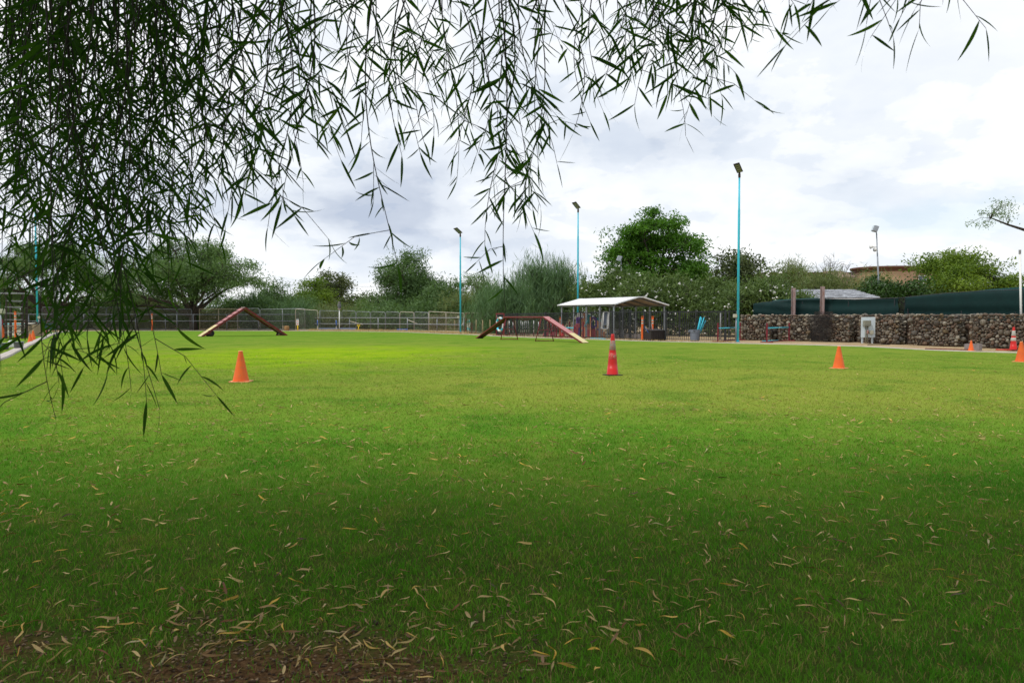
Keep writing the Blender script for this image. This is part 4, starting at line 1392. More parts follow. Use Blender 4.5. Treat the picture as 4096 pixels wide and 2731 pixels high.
# ------------------------------------------------------------------ lamp posts
def lamp_post(base, height, label, box_side=-1, box_z=1.02, head_yaw=0.0, box_out=None, conduit=True):
    root = thing('lamp_post', label, 'lamp post', base, group='turquoise lamp posts round the field')
    part('pole', MB().lathe([(0.050, -0.02), (0.050, height * 0.80), (0.042, height * 0.805), (0.036, height)], 14), M['teal'], root, world=False, smooth=True)
    part('base_plate', MB().lathe([(0.09, -0.01), (0.09, 0.012)], 12), M['teal'], root, world=False)
    cp = MB().lathe([(0.050, height - 0.02), (0.052, height + 0.12), (0.040, height + 0.13)], 12)
    part('collar', cp, M['lamp_dark'], root, world=False)
    part('knuckle', MB().lathe([(0.02, height + 0.11), (0.045, height + 0.14), (0.045, height + 0.20), (0.02, height + 0.23)], 10), M['lamp_dark'], root, world=False, smooth=True)
    # flat LED head: rises away from the post to the left and towards the field
    c, s = math.cos(head_yaw), math.sin(head_yaw)
    rot = lambda x, y, z: Vector((c * x - s * y, s * x + c * y, z))
    tip = rot(-0.30, -0.46, 0.26)
    side = rot(0.23, -0.04, 0.06).normalized() * 0.125
    o = Vector((0, 0, height + 0.20)) + rot(0.03, 0, 0.0)
    ln = tip
    nn = ln.cross(side).normalized()
    if nn.z < 0:
        nn = -nn
    ctr = o + ln * 0.52
    hd = part('lamp_head', MB().quadbox(ctr, ln * 0.5, side, nn * 0.022), M['lamp_dark'], root, world=False)
    bevel(hd, 0.01)
    part('heat_sink', MB().quadbox(ctr + nn * 0.04, ln * 0.30, side * 0.6, nn * 0.022), M['lamp_dark'], root, world=False)
    for q in range(4):
        part('lens', MB().quadbox(o + ln * (0.16 + 0.22 * q) - nn * 0.024, ln * 0.083, side * 0.74, nn * 0.004), M['lens'], hd, world=False)
    if conduit:
        part('conduit', MB().tube([Vector((box_side * 0.075, 0, 0)), Vector((box_side * 0.075, 0, box_z))], 0.026, 8), M['steel_post'], root, world=False, smooth=True)
    bevel(part('switch_box', MB().box((box_side * 0.13, -0.02, box_z + 0.02), (0.16, 0.11, 0.15)), M['beige'], root, world=False), 0.02)
    return root


def px_lamp(u, v, v_top, label, **kw):
    b = G(u, v)
    h = Zat(v_top, b.y)
    return lamp_post(b, h, label, **kw)


px_lamp(2951, 1366, 709, 'tall turquoise lamp post nearest the stone wall', box_side=-1, box_z=1.05)
px_lamp(2311, 1341, 848, 'turquoise lamp post behind the descending plank of the raised walk', box_side=-1, box_z=0.95)
px_lamp(1842, 1334, 946, 'farthest turquoise lamp post by the first tire jump', box_side=-1, box_z=1.0)
px_lamp(151, 1339, 850, 'turquoise lamp post behind the pair of orange cones at the left', box_side=1, box_z=0.98, head_yaw=1.3)
px_lamp(-4, 1399, 640, 'turquoise lamp post cut by the left edge beside the grey buckets', box_side=1, box_z=1.17, head_yaw=1.3)


def flood_pole(u, v_top, Y, lean, label, horns=True):
    x = (u - CX) / FPX * Y
    z1 = Zat(v_top, Y)
    root = thing('floodlight_pole', label, 'floodlight', (x, Y, 0))
    t = Vector((x + lean, Y, z1))
    part('pole', MB().tube([Vector((x, Y, 0)), t], [0.055, 0.035], 10), M['steel_post'], root, smooth=True)
    hd = MB()
    ax, ay, az = Vector((0.20, -0.05, -0.06)), Vector((0.04, 0.22, 0)), Vector((0.07, 0, 0.18))
    c = t + Vector((-0.10, -0.05, 0.20))
    bevel(part('lamp_head', MB().quadbox(c, ax * 0.6, ay * 0.7, az * 0.9), M['steel_post'], root), 0.03)
    part('glass', MB().quadbox(c - ax * 0.66, ax * 0.05, ay * 0.6, az * 0.8), M['panel_white'], root)
    part('bracket', MB().tube([t - Vector((0, 0, .05)), c], 0.025, 6), M['steel_post'], root)
    if horns:
        for sx, dz in ((-1, -0.82), (-0.35, -0.98)):
            q = t + Vector((0, 0, dz))
            part('horn', MB().tube([q, q + Vector((sx * 0.18, -.05, 0.0)), q + Vector((sx * 0.36, -.10, 0.0))], [0.02, 0.035, 0.12], 10), M['white'], root, smooth=True)


flood_pole(3523, 930, 42, -0.33, 'leaning grey floodlight pole with small horns before the tan building')
flood_pole(2497, 1048, 46, -0.22, 'thin floodlight pole among the leaves of the round tree', horns=False)


# ------------------------------------------------------------------ cones and delineator posts
def cone_parts():
    m = {}
    m['body'] = MB().lathe([(0.118, 0.012), (0.116, 0.022), (0.030, 0.440), (0.031, 0.455), (0.026, 0.460), (0.022, 0.440)], 36).mesh('body', smooth=True)
    f = MB().box((0, 0, 0.007), (0.285, 0.285, 0.014))
    m['flange'] = f.mesh('flange')
    m['rim'] = MB().lathe([(0.0305, 0.449), (0.033, 0.452), (0.033, 0.459), (0.027, 0.462)], 24).mesh('rim', smooth=True)
    return m


CONE = cone_parts()


def orange_cone(u, v, height, label, rz=0.0):
    root = thing('orange_cone', label, 'cone', G(u, v), rz, group='plain orange cones')
    s = height / 0.46
    for nm, mt in (('body', 'orange'), ('flange', 'orange_flange'), ('rim', 'orange_flange')):
        o = link(nm, CONE[nm], M[mt], root)
        o.scale = (s, s, s)
    return root


orange_cone(964, 1526.5, 0.482, 'orange cone standing alone on the left of the lawn', 0.06)
orange_cone(3355, 1473, 0.44, 'orange cone standing alone on the right of the lawn', 0.76)
orange_cone(4084, 1447, 0.46, 'orange cone cut by the right edge of the picture', 0.7)
orange_cone(3884, 1402.5, 0.31, 'small orange cone in front of the concrete block', 0.3)
orange_cone(121, 1369, 0.36, 'front orange cone of the pair by the curved kerb', 0.2)
orange_cone(133, 1360, 0.43, 'rear orange cone of the pair by the curved kerb', 0.5)
orange_cone(10, 1353, 0.62, 'slim orange cone at the left edge behind the climbing tower', 0.1)


def traffic_cone(u, v, h, label, rz=0.0, upper='collar', lower='collar', base_w=0.27):
    root = thing('traffic_cone', label, 'cone', G(u, v), rz, group='red traffic cones with two collars')
    rb, rt = 0.103 * h / 0.71, 0.028 * h / 0.71
    rr = lambda t: rb + (rt - rb) * t
    part('body', MB().lathe([(rr(0), 0.02)] + [(rr(t), h * t) for t in (0.02, 0.3, 0.6, 0.97)] + [(rr(1), h), (rr(1) * 0.8, h + 0.004)], 36), M['red_vinyl'], root, world=False, smooth=True)
    bevel(part('base', MB().box((0, 0, 0.007), (base_w, base_w, 0.014)), M['rubber'], root, world=False), 0.006)
    for t0, t1, mt in ((0.62, 0.848, upper), (0.405, 0.545, lower)):
        part('collar', MB().lathe([(rr(t0) + .0015, h * t0), (rr(t0) + .003, h * t0 + .002), (rr(t1) + .003, h * t1 - .002), (rr(t1) + .0015, h * t1)], 36), M[mt], root, world=False, smooth=True)
    return root


traffic_cone(2450, 1500.5, 0.71, 'tall red traffic cone with worn grey collars in the middle of the lawn', 0.3, 'collar_worn', 'collar_flaked')
traffic_cone(4053, 1400.5, 0.71, 'red traffic cone with white collars on black base at the stone wall', 0.2, base_w=0.40)
traffic_cone(2251, 1348.5, 0.66, 'red traffic cone under the descending plank of the raised walk', 0.1)


def delineator(u, v, h, label):
    root = thing('delineator_post', label, 'delineator post', G(u, v), group='orange delineator posts')
    r = 0.047
    part('tube', MB().lathe([(r * 1.08, 0), (r * 1.08, 0.03), (r, 0.05), (r * 0.94, h * 0.64), (r * 1.12, h * 0.655), (r * 1.12, h * 0.675), (r * 0.85, h * 0.68), (r * 0.85, h * 0.75),
                         (r * 1.12, h * 0.755), (r * 1.12, h * 0.785), (r * 0.85, h * 0.79), (r * 0.85, h * 0.86), (r * 1.1, h * 0.865), (r * 1.1, h * 0.885), (r * 0.8, h * 0.90)], 22), M['orange'], root, world=False, smooth=False)
    for z0, z1 in ((0.681, 0.749), (0.791, 0.859)):
        part('reflective_band', MB().lathe([(r * 0.90, h * z0), (r * 0.90, h * z1)], 22), M['collar'], root, world=False, smooth=False)
    hd = MB()
    for s in (-1, 1):
        hd.beam((s * 0.030, 0, h * 0.895), (s * 0.036, 0, h * 0.985), 0.018, 0.03)
    hd.beam((-0.045, 0, h * 0.988), (0.045, 0, h * 0.988), 0.03, 0.02)
    hd.box((0, 0, h * 0.915), (0.068, 0.035, 0.035))
    part('handle', hd, M['orange'], root, world=False)
    part('base', MB().lathe([(0.13, 0), (0.13, 0.015), (0.07, 0.03)], 8), M['rubber'], root, world=False)
    return root


delineator(2569, 1361.5, 1.06, 'orange delineator post standing left of the dark storage box')
delineator(2610, 1361, 1.06, 'orange delineator post rising from behind the dark storage box')
delineator(2240, 1348, 1.04, 'orange delineator post beside the descending plank of the raised walk')
delineator(609, 1322.6, 1.32, 'orange delineator post far left at the back fence')
delineator(63, 1355, 1.30, 'bright orange delineator post in front of the climbing tower')


# ------------------------------------------------------------------ A-shaped ramp
def a_frame():
    psi = R(34)
    L, Hh, Wd = 4.52, 1.55, 0.92
    ex = Vector((math.cos(psi), math.sin(psi), 0)); ey = Vector((-math.sin(psi), math.cos(psi), 0)); ez = Vector((0, 0, 1))
    a = G(805, 1346.5)
    a = a + ey * (Wd / 2)
    root = thing('a_frame_ramp', 'red A shaped dog agility ramp with yellow lower end and wheels on the lawn', 'ramp', a + ex * (L / 2))
    apex = a + ex * (L / 2) + ez * Hh
    b = a + ex * L

    def ramp(p, q, mat_top, slats, label):
        d = (q - p); dn = d.normalized()
        nn = ey.cross(dn)
        if nn.z < 0:
            nn = -nn
        pan = part('ramp_panel', MB().quadbox((p + q) / 2 - nn * 0.012, d / 2, ey * (Wd / 2 - 0.03), nn * 0.010), M[mat_top], root)
        for s in (-1, 1):
            rl = part('side_rail', MB().quadbox((p + q) / 2 + ey * s * (Wd / 2) - nn * 0.035, d / 2, ey * 0.022, nn * 0.05), M['rust_red'], root)
        for t in (0.33, 0.66):
            part('cross_member', MB().quadbox(p.lerp(q, t) - nn * 0.055, dn * 0.03, ey * (Wd / 2 - 0.03), nn * 0.03), M['rust_red'], root)
        yz = part('contact_zone', MB().quadbox(p.lerp(q, 0.19), d * 0.19, ey * (Wd / 2 - 0.025), nn * 0.005), M['plank_yellow'], root)
        for k in range(slats):
            t = (k + 0.75) / slats
            part('slat', MB().quadbox(p.lerp(q, t) + nn * 0.011, dn * 0.013, ey * (Wd / 2 - 0.028), nn * 0.010), M['wood_dark'] if t > .38 else M['plank_yellow'], root)
        return dn, nn

    g = 0.02
    dl, nl = ramp(a + ez * g, apex - ex * 0.012, 'plank_red', 9, '')
    dr, nr = ramp(b + ez * g, apex + ex * 0.012, 'plank_red', 9, '')
    part('hinge', MB().tube([apex - ey * Wd * 0.52 - ez * 0.01, apex + ey * Wd * 0.52 - ez * 0.01], 0.022, 8), M['pale_pipe'], root)
    # transport wheel under the left end
    wc = a + ex * 0.50 + ez * 0.175 - ey * (Wd / 2 - 0.06)
    wh = part('wheel', MB().ring(wc, ex, ez, 0.115, 0.062, 28, 10), M['rubber'], root, smooth=True)
    part('rim', MB().prism([(0.085 * math.cos(t), 0.085 * math.sin(t)) for t in np.linspace(0, 2 * math.pi, 18)[:-1]], wc, ex, ez, 0.05), M['lamp_dark'], wh)
    part('wheel_bracket', MB().beam(wc - ey * 0.065, a + ex * 0.16 + ez * 0.10 - ey * (Wd / 2 - 0.02), 0.03, 0.035), M['rust_red'], root)
    part('axle', MB().tube([wc, wc + ey * (Wd - 0.12)], 0.016, 8), M['rust_red'], root)
    wc2 = wc + ey * (Wd - 0.12)
    part('wheel', MB().ring(wc2, ex, ez, 0.115, 0.062, 28, 10), M['rubber'], root, smooth=True)
    # caster wheels under the right end
    for s, dx in ((-0.32, 0.50), (0.30, 0.36)):
        c = b - ex * dx + ez * 0.062 + ey * s
        w3 = part('caster_wheel', MB().ring(c, (ex * 0.8 + ey * 0.6), ez, 0.036, 0.026, 18, 8), M['rubber'], root, smooth=True)
        part('caster_fork', MB().beam(c, c + ex * 0.13 + ez * 0.07, 0.03, 0.02), M['steel_post'], root)
    part('foot_bar', MB().beam(b - ex * 0.62 - ey * 0.40 + ez * 0.025, b - ey * 0.40 + ez * 0.025, 0.03, 0.03), M['rust_red'], root)
    # keeper rod below the right side
    k0, k1 = apex - ez * 0.13 + ex * 0.05, b - ex * 0.42 + ez * 0.12
    part('keeper_rod', MB().tube([k0 - ey * 0.40, k1 - ey * 0.40], 0.010, 6), M['iron'], root)


a_frame()


# ------------------------------------------------------------------ raised walk on trestles
def dog_walk():
    A = Vector((-1.62, 35.6, 0.02)); B = Vector((2.90, 29.05, 0.02))
    zt = 1.05
    T1 = A.lerp(B, 0.315); T1.z = zt
    T2 = A.lerp(B, 0.675); T2.z = zt
    ax = (B - A); ax.z = 0; ax.normalize()
    ey = Vector((-ax.y, ax.x, 0))
    if ey.x < 0:
        ey = -ey
    W = 0.30
    root = thing('raised_walk', 'red raised dog walk with three planks on trestles in the middle of the lawn', 'dog walk', Vector(((A.x + B.x) / 2, (A.y + B.y) / 2, 0)))

    def plank(p, q, yellow_at_p):
        d = q - p; dn = d.normalized()
        nn = dn.cross(ey)
        if nn.z < 0:
            nn = -nn
        part('plank', MB().quadbox((p + q) / 2 - nn * 0.010, d / 2, ey * (W / 2), nn * 0.009), M['plank_red'], root)
        part('plank_underside', MB().quadbox((p + q) / 2 - nn * 0.0255, d * 0.495, ey * (W / 2 - 0.012), nn * 0.005), M['plank_under'], root)
        for s in (-1, 1):
            part('edge_rail', MB().quadbox((p + q) / 2 - nn * 0.035 + ey * s * (W / 2 + 0.010), d / 2, ey * 0.008, nn * 0.026), M['rust_red'], root)
        part('truss_rod', MB().tube([p.lerp(q, .06) - nn * 0.06 - ey * W * 0.3, p.lerp(q, .5) - nn * 0.15 - ey * W * 0.3, p.lerp(q, .94) - nn * 0.06 - ey * W * 0.3], 0.011, 6), M['maroon'], root)
        if yellow_at_p:
            e = p.lerp(q, 0.345)
            part('contact_zone', MB().quadbox((p + e) / 2 + nn * 0.003, (e - p) / 2, ey * (W / 2 - 0.002), nn * 0.003), M['plank_yellow'], root)

    plank(A, T1, True)
    plank(T1 + ax * 0.012, T2 - ax * 0.012, False)
    plank(B, T2, True)
    for T in (T1.lerp(T2, 0.045), T1.lerp(T2, 0.965)):
        g = Vector((T.x, T.y, 0))
        half = 0.40
        wide = Vector((0.97, 0.24, 0))
        top = Vector((T.x, T.y, zt - 0.05))
        for s in (-1, 1):
            part('leg', MB().tube([top + wide * s * 0.13, g + wide * s * half], 0.019, 8), M['maroon'], root, smooth=True)
        part('foot_bar', MB().tube([g - wide * half + Vector((0, 0, .025)), g + wide * half + Vector((0, 0, .025))], 0.017, 8), M['maroon'], root)
        part('cross_bar', MB().tube([g - wide * 0.245 + Vector((0, 0, .47)), g + wide * 0.245 + Vector((0, 0, .47))], 0.014, 8), M['maroon'], root)
        part('brace', MB().tube([g + wide * 0.20 + Vector((0, 0, .55)), top + ax * 0.42 - Vector((0, 0, .02))], 0.011, 6), M['maroon'], root)
        part('brace', MB().tube([g - wide * 0.18 + Vector((0, 0, .60)), top - ax * 0.42 - Vector((0, 0, .02))], 0.011, 6), M['maroon'], root)


dog_walk()


# ------------------------------------------------------------------ hurdles
def hurdle(a, b, h, bar_z, label, foot=0.22, bar=True, pegs=True, bar_drop=0.0):
    """two maroon uprights with cups, a ground bar and a turquoise cross bar"""
    a, b = Vector(a), Vector(b)
    root = thing('jump_hurdle', label, 'hurdle', (a + b) / 2, group='maroon jump hurdles')
    d = (b - a).normalized()
    s = Vector((-d.y, d.x, 0))
    for p, sg in ((a, 1), (b, -1)):
        up = part('upright', MB().beam(p, p + Vector((0, 0, h)), 0.05, 0.05), M['maroon'], root)
        part('foot', MB().beam(p - s * foot + Vector((0, 0, .022)), p + s * foot + Vector((0, 0, .022)), 0.045, 0.040), M['maroon'], root)
        if pegs:
            for k in range(6):
                z = h * (0.18 + 0.13 * k)
                part('cup', MB().box(p + d * sg * 0.04 + Vector((0, 0, z)), (0.045, 0.045, 0.014), math.atan2(d.y, d.x)), M['maroon'], up)
    part('ground_bar', MB().beam(a + Vector((0, 0, .025)), b + Vector((0, 0, .025)), 0.038, 0.038), M['maroon'], root)
    if bar:
        part('cross_bar', MB().tube([a + d * 0.03 + Vector((0, 0, bar_z)), b - d * 0.03 + Vector((0, 0, bar_z - bar_drop))], 0.021, 10), M['teal'], root, smooth=True)
    return root


hurdle(G(2871, 1367), G(2960, 1361), 0.78, 0.56, 'maroon hurdle with turquoise bar left of the tall lamp post', foot=0.24)
hurdle(G(3067, 1369.5), G(3156, 1364), 0.78, 0.58, 'maroon hurdle with turquoise bar in front of the stone wall', foot=0.26)
hurdle(G(2225, 1349.5), G(2297, 1352.5), 0.60, 0.50, 'maroon hurdle half hidden by the descending plank of the walk', foot=0.15)
hurdle(G(2278, 1350.5), G(2333, 1353.5), 0.80, 0.5, 'maroon hurdle without a bar beside the second lamp post', foot=0.15, bar=False)
hurdle(G(12, 1353), G(104, 1352), 0.92, 0.69, 'maroon hurdle with turquoise bar before the climbing tower at the left', foot=0.2)
hurdle(G(148, 1340), G(186, 1336), 0.75, 0.5, 'maroon hurdle by the lamp post behind the orange cone pair', foot=0.2, bar=False)


def loose_bar(a, b, r, mat, label, group='loose turquoise bars'):
    return solo('jump_bar', MB().tube([a, b], r, 10), M[mat], label, 'bar', Vector(((a.x + b.x) / 2, (a.y + b.y) / 2, min(a.z, b.z))), group, smooth=True)


zb = Vector((0, 0, 0.024))
loose_bar(G(3050, 1367) + zb, G(3113, 1363) + zb, 0.021, 'teal', 'turquoise bar lying on the sand behind the right hurdle')
loose_bar(G(2362, 1354.5) + zb, G(2421, 1357) + zb, 0.022, 'teal', 'pale turquoise bar lying along the kerb by the black gate post')
loose_bar(G(2315, 1346) + zb, P(2349, 1284, 36.6), 0.021, 'teal', 'turquoise bar leaning upright against the black fence')
loose_bar(G(3700, 1397) + zb, G(3892, 1402) + zb, 0.016, 'rust_red', 'thin rusty bar on the ground left of the small cone', 'loose bars on the sand')
loose_bar(G(3983, 1401) + zb, G(4046, 1402) + zb, 0.018, 'red_vinyl', 'bright red bar on the ground left of the red cone', 'loose bars on the sand')
loose_bar(G(3470, 1381) + zb, G(3560, 1380) + zb, 0.014, 'iron', 'black pipe lying on the sand before the electrical board', 'loose bars on the sand')


# concrete block
def concrete_block():
    c = G(3909, 1401)
    root = thing('concrete_block', 'grey hollow concrete block behind the small orange cone', 'block', c)
    rz = -0.75
    cr, sr = math.cos(rz), math.sin(rz)
    ax, ay = Vector((cr, sr, 0)), Vector((-sr, cr, 0))
    w, d, h = 0.40, 0.40, 0.19
    for s in (-1, 1):
        part('face_shell', MB().quadbox(c + ay * s * (d / 2 - 0.02) + Vector((0, 0.2, h / 2)), ax * (w / 2), ay * 0.02, (0, 0, h / 2)), M['block'], root)
    for t in (-1, 0, 1):
        part('web', MB().quadbox(c + ax * t * (w / 2 - 0.02) + Vector((0, 0.2, h / 2)), ax * 0.018, ay * (d / 2 - 0.041), (0, 0, h / 2 - 0.002)), M['block'], root)


concrete_block()


# ------------------------------------------------------------------ storage box, bin with bars
def storage_box():
    cf = G(2662, 1361.5)                      # the corner nearest the camera
    rz = R(16)
    a = G(2604.5, 1363.3)
    ex = (a - cf); wd = ex.length; ex.normalize()
    ey = Vector((-ex.y, ex.x, 0)); ey = -ey if ey.y < 0 else ey
    ey = (ey + Vector((0.35, 0, 0))).normalized()
    h, dp = 0.42, 0.62
    c = cf + ex * wd / 2 + ey * dp / 2
    root = thing('storage_box', 'dark wood grained storage box with its lid ajar by the black fence', 'box', c)
    o = part('body', MB().quadbox(c + Vector((0, 0, h / 2)), ex * wd / 2, ey * dp / 2, (0, 0, h / 2)), M['resin'], root)
    bevel(o, 0.01)
    lid_ax = (ey * 0.985 + Vector((0, 0, 0.10))).normalized()
    part('lid', MB().quadbox(c + Vector((0, 0, h + 0.040)), ex * (wd / 2 + 0.02), lid_ax * (dp / 2 + 0.02), ex.cross(lid_ax).normalized() * 0.018), M['resin'], root)
    fn = -ey
    for k in range(6):
        part('plank', MB().quadbox(c + fn * (dp / 2 + 0.004) + ex * (wd * (k - 2.5) / 6) + Vector((0, 0, h / 2)), ex * (wd / 12 - 0.006), fn * 0.004, (0, 0, h / 2 - 0.03)), M['resin'], root)
    part('latch', MB().quadbox(c + fn * (dp / 2 + 0.012) + Vector((0, 0, h - 0.03)), ex * 0.04, fn * 0.006, (0, 0, 0.014)), M['lamp_dark'], root)
    t0 = c + ex * wd * 0.18 + Vector((0, 0, 0.30)) - ey * 0.1
    solo('handled_stick', MB().tube([t0, t0 + Vector((-0.09, 0, 0.42))], [0.016, 0.012], 8), M['steel_post'], 'grey stick poking out of the dark storage box', 'stick', t0)
    t1 = c + ex * wd * 0.46 + Vector((0, 0, 0.30)) - ey * 0.1
    solo('handled_stick', MB().tube([t1, t1 + Vector((-0.21, 0, 0.32))], [0.014, 0.009], 8), M['blue'], 'blue handled stick poking out of the dark storage box', 'stick', t1)


storage_box()


def bin_and_bars():
    c = G(2783, 1364) + Vector((0, 0.2, 0))
    root = thing('trash_bin', 'grey round plastic bin holding turquoise bars by the black fence', 'bin', c)
    h, r = 0.49, 0.205
    part('body', MB().lathe([(r * 0.88, 0), (r * 0.90, 0.02), (r, h * 0.75), (r, h * 0.76), (r * 0.97, h * 0.76), (r * 0.93, 0.10), (0.01, 0.06)], 30), M['grey_plastic'], root, world=False, smooth=False)
    part('rim', MB().lathe([(r * 1.005, h * 0.755), (r * 1.09, h * 0.765), (r * 1.10, h * 0.96), (r * 1.14, h * 0.97), (r * 1.14, h), (r * 1.06, h), (r * 1.03, h * 0.78)], 30), M['grey_plastic'], root, world=False)
    for s in (-1, 1):
        part('handle', MB().tube([(s * r * 1.08, -0.05, h * 0.93), (s * r * 1.28, -0.04, h * 0.80), (s * r * 1.28, 0.04, h * 0.80), (s * r * 1.08, 0.05, h * 0.93)], 0.014, 6), M['grey_plastic'], root, world=False)
    part('maker_mark', MB().box((-0.07, -r * 1.075, h * 0.88), (0.10, 0.014, 0.024)), M['lamp_dark'], root, world=False)
    k = c.y / FPX
    for i, (u1, v1, u0, lab, mt) in enumerate([(2803.5, 1267, 2788, 'leftmost turquoise bar standing in the grey bin', 'teal'), (2808, 1270.5, 2790, 'second turquoise bar from the left in the grey bin', 'teal'),
                                              (2819, 1268, 2793, 'turquoise bar with a tan tip in the grey bin', 'teal'), (2815, 1281.5, 2796, 'short turquoise bar in the middle of the grey bin', 'teal'),
                                              (2824, 1282, 2797, 'rightmost turquoise bar leaning in the grey bin', 'teal')]):
        top = P(u1 - 1.5, v1, c.y + 0.02 + 0.02 * i)
        q = Vector(((u0 - 6 - CX) / FPX * c.y, c.y - 0.03 + 0.03 * i, 0.10))
        o = thing('jump_bar', lab, 'bar', q, group='turquoise bars in the grey bin')
        part('bar', MB().tube([q, top], 0.024, 10), M[mt], o, smooth=True)
        part('end_cap', MB().tube([top, top + (top - q).normalized() * (0.05 if i == 2 else 0.006)], 0.0235 if i == 2 else 0.020, 10), M['wood_pale'] if i == 2 else M['teal'], o)


bin_and_bars()


# ------------------------------------------------------------------ black iron fence
PICK = {}


def picket_mesh(h):
    key = round(h, 2)
    if key not in PICK:
        m_ = MB().box((0, 0, h / 2), (0.017, 0.017, h)).mesh('picket')
        m_.materials.append(M['iron'])
        PICK[key] = m_
    return PICK[key]


def iron_fence(line, heights, label, spacing, posts, mesh_h=0.0, mesh_from=0.0):
    base = Vector(((line[0].x + line[-1].x) / 2, (line[0].y + line[-1].y) / 2, 0))
    root = thing('iron_fence', label, 'fence', base)
    seg = [0.0]
    for a, b in zip(line[:-1], line[1:]):
        seg.append(seg[-1] + (b - a).length)
    tot = seg[-1]

    def at(s):
        for i in range(len(line) - 1):
            if s <= seg[i + 1] + 1e-6:
                t = (s - seg[i]) / (seg[i + 1] - seg[i])
                return line[i].lerp(line[i + 1], t), heights[i] + (heights[i + 1] - heights[i]) * t, (line[i + 1] - line[i]).normalized()
        return line[-1], heights[-1], (line[-1] - line[-2]).normalized()

    n = int(tot / spacing)
    hmid = float(np.mean(heights))
    for i in range(1, n):
        p, h, d = at(i * spacing)
        o = link('picket', picket_mesh(h - 0.06), None, root, p + Vector((0, 0, 0.03)) - base)
        o.rotation_euler = (0, 0, math.atan2(d.y, d.x))
    for zf in (0.06, None):
        for i in range(len(line) - 1):
            za = zf if zf else heights[i] - 0.02
            zb_ = zf if zf else heights[i + 1] - 0.02
            part('rail', MB().beam(line[i] + Vector((0, 0, za)), line[i + 1] + Vector((0, 0, zb_)), 0.034, 0.030), M['iron'], root)
    for s in posts:
        p, h, d = at(s * tot)
        part('post', MB().box(p + Vector((0, 0, (h + 0.05) / 2)), (0.062, 0.062, h + 0.05), math.atan2(d.y, d.x)), M['iron'], root)
    if mesh_h:
        w = MB()
        for i in range(len(line) - 1):
            if seg[i] / tot < mesh_from - 1e-6:
                continue
            d = (line[i + 1] - line[i]).normalized()
            off = Vector((d.y, -d.x, 0)) * 0.022
            off = -off if off.y > 0 else off
            for z in np.arange(0.08, mesh_h + 0.01, 0.10):
                w.tube([line[i] + off + Vector((0, 0, z)), line[i + 1] + off + Vector((0, 0, z))], 0.0022, 3, cap=False)
            L_ = (line[i + 1] - line[i]).length
            for t in np.arange(0, L_, 0.10):
                q = line[i] + d * t + off
                w.tube([q, q + Vector((0, 0, mesh_h))], 0.0020, 3, cap=False)
        part('wire_mesh', w, M['wire'], root)
    return root


fl = [G(1990, 1341.5), G(2120, 1347), G(2421, 1355.5), G(2560, 1361), G(2760, 1364), G(2962, 1365)]
fl = [p + Vector((0, 0.35, 0)) for p in fl]
fh = [Zat(v, p.y) for v, p in zip((1258, 1254, 1246, 1245, 1244, 1243), fl)]
iron_fence(fl, fh, 'black iron picket fence running along the far kerb behind the agility gear', 0.092, [0.0, 0.14, 0.30, 0.46, 0.598, 0.735, 0.80, 0.885, 0.965], mesh_h=0.78)
bl = [Vector((-0.6, 43.5, 0)), Vector((5.2, 41.5, 0)), Vector((10.8, 36.8, 0))]
iron_fence(bl, [1.25, 1.3, 1.3], 'second black iron fence behind the shade roof', 0.11, [0, .2, .4, .6, .8, 1.0])
gate = thing('fence_gate', 'taller black iron gate frame in the fence right of the slate slide', 'gate', G(2532, 1359) + Vector((0, 0.2, 0)))
ga, gb = G(2489, 1358) + Vector((0, .75, 0)), G(2532, 1360.5) + Vector((0, .75, 0))
gz = Zat(1241, ga.y)
part('frame', MB().beam(ga, ga + Vector((0, 0, gz)), .05, .05).beam(gb, gb + Vector((0, 0, gz + .01)), .09, .09).beam(ga + Vector((0, 0, gz)), gb + Vector((0, 0, gz)), .04, .04), M['iron'], gate)
for k in range(1, 9):
    q = ga.lerp(gb, k / 9)
    part('picket', MB().box(q + Vector((0, 0, gz / 2)), (.018, .018, gz)), M['iron'], gate)

# bucket on the gate post
bp = fl[2] + Vector((0.02, -0.16, 0.52))
bk = thing('small_bucket', 'small grey bucket hanging on the black gate post', 'bucket', bp)
part('pail', MB().lathe([(0.045, 0), (0.062, 0.12), (0.066, 0.12), (0.060, 0.115), (0.04, 0.02)], 16), M['bucket'], bk, world=False, smooth=True)
part('bail', MB().tube([(-0.06, 0, 0.12), (-0.03, 0.06, 0.17), (0, 0.12, 0.19), (0.03, 0.06, 0.17), (0.06, 0, 0.12)], 0.004, 5), M['steel_post'], bk, world=False)
# white post behind the fence near the right hurdle
wp = G(2912, 1362) + Vector((0, 1.2, 0))
solo('white_stake', MB().tube([wp, wp + Vector((0, 0, Zat(1252, wp.y)))], 0.028, 10), M['rung'], 'pale stake standing behind the black fence near the left hurdle', 'stake', wp, smooth=True)


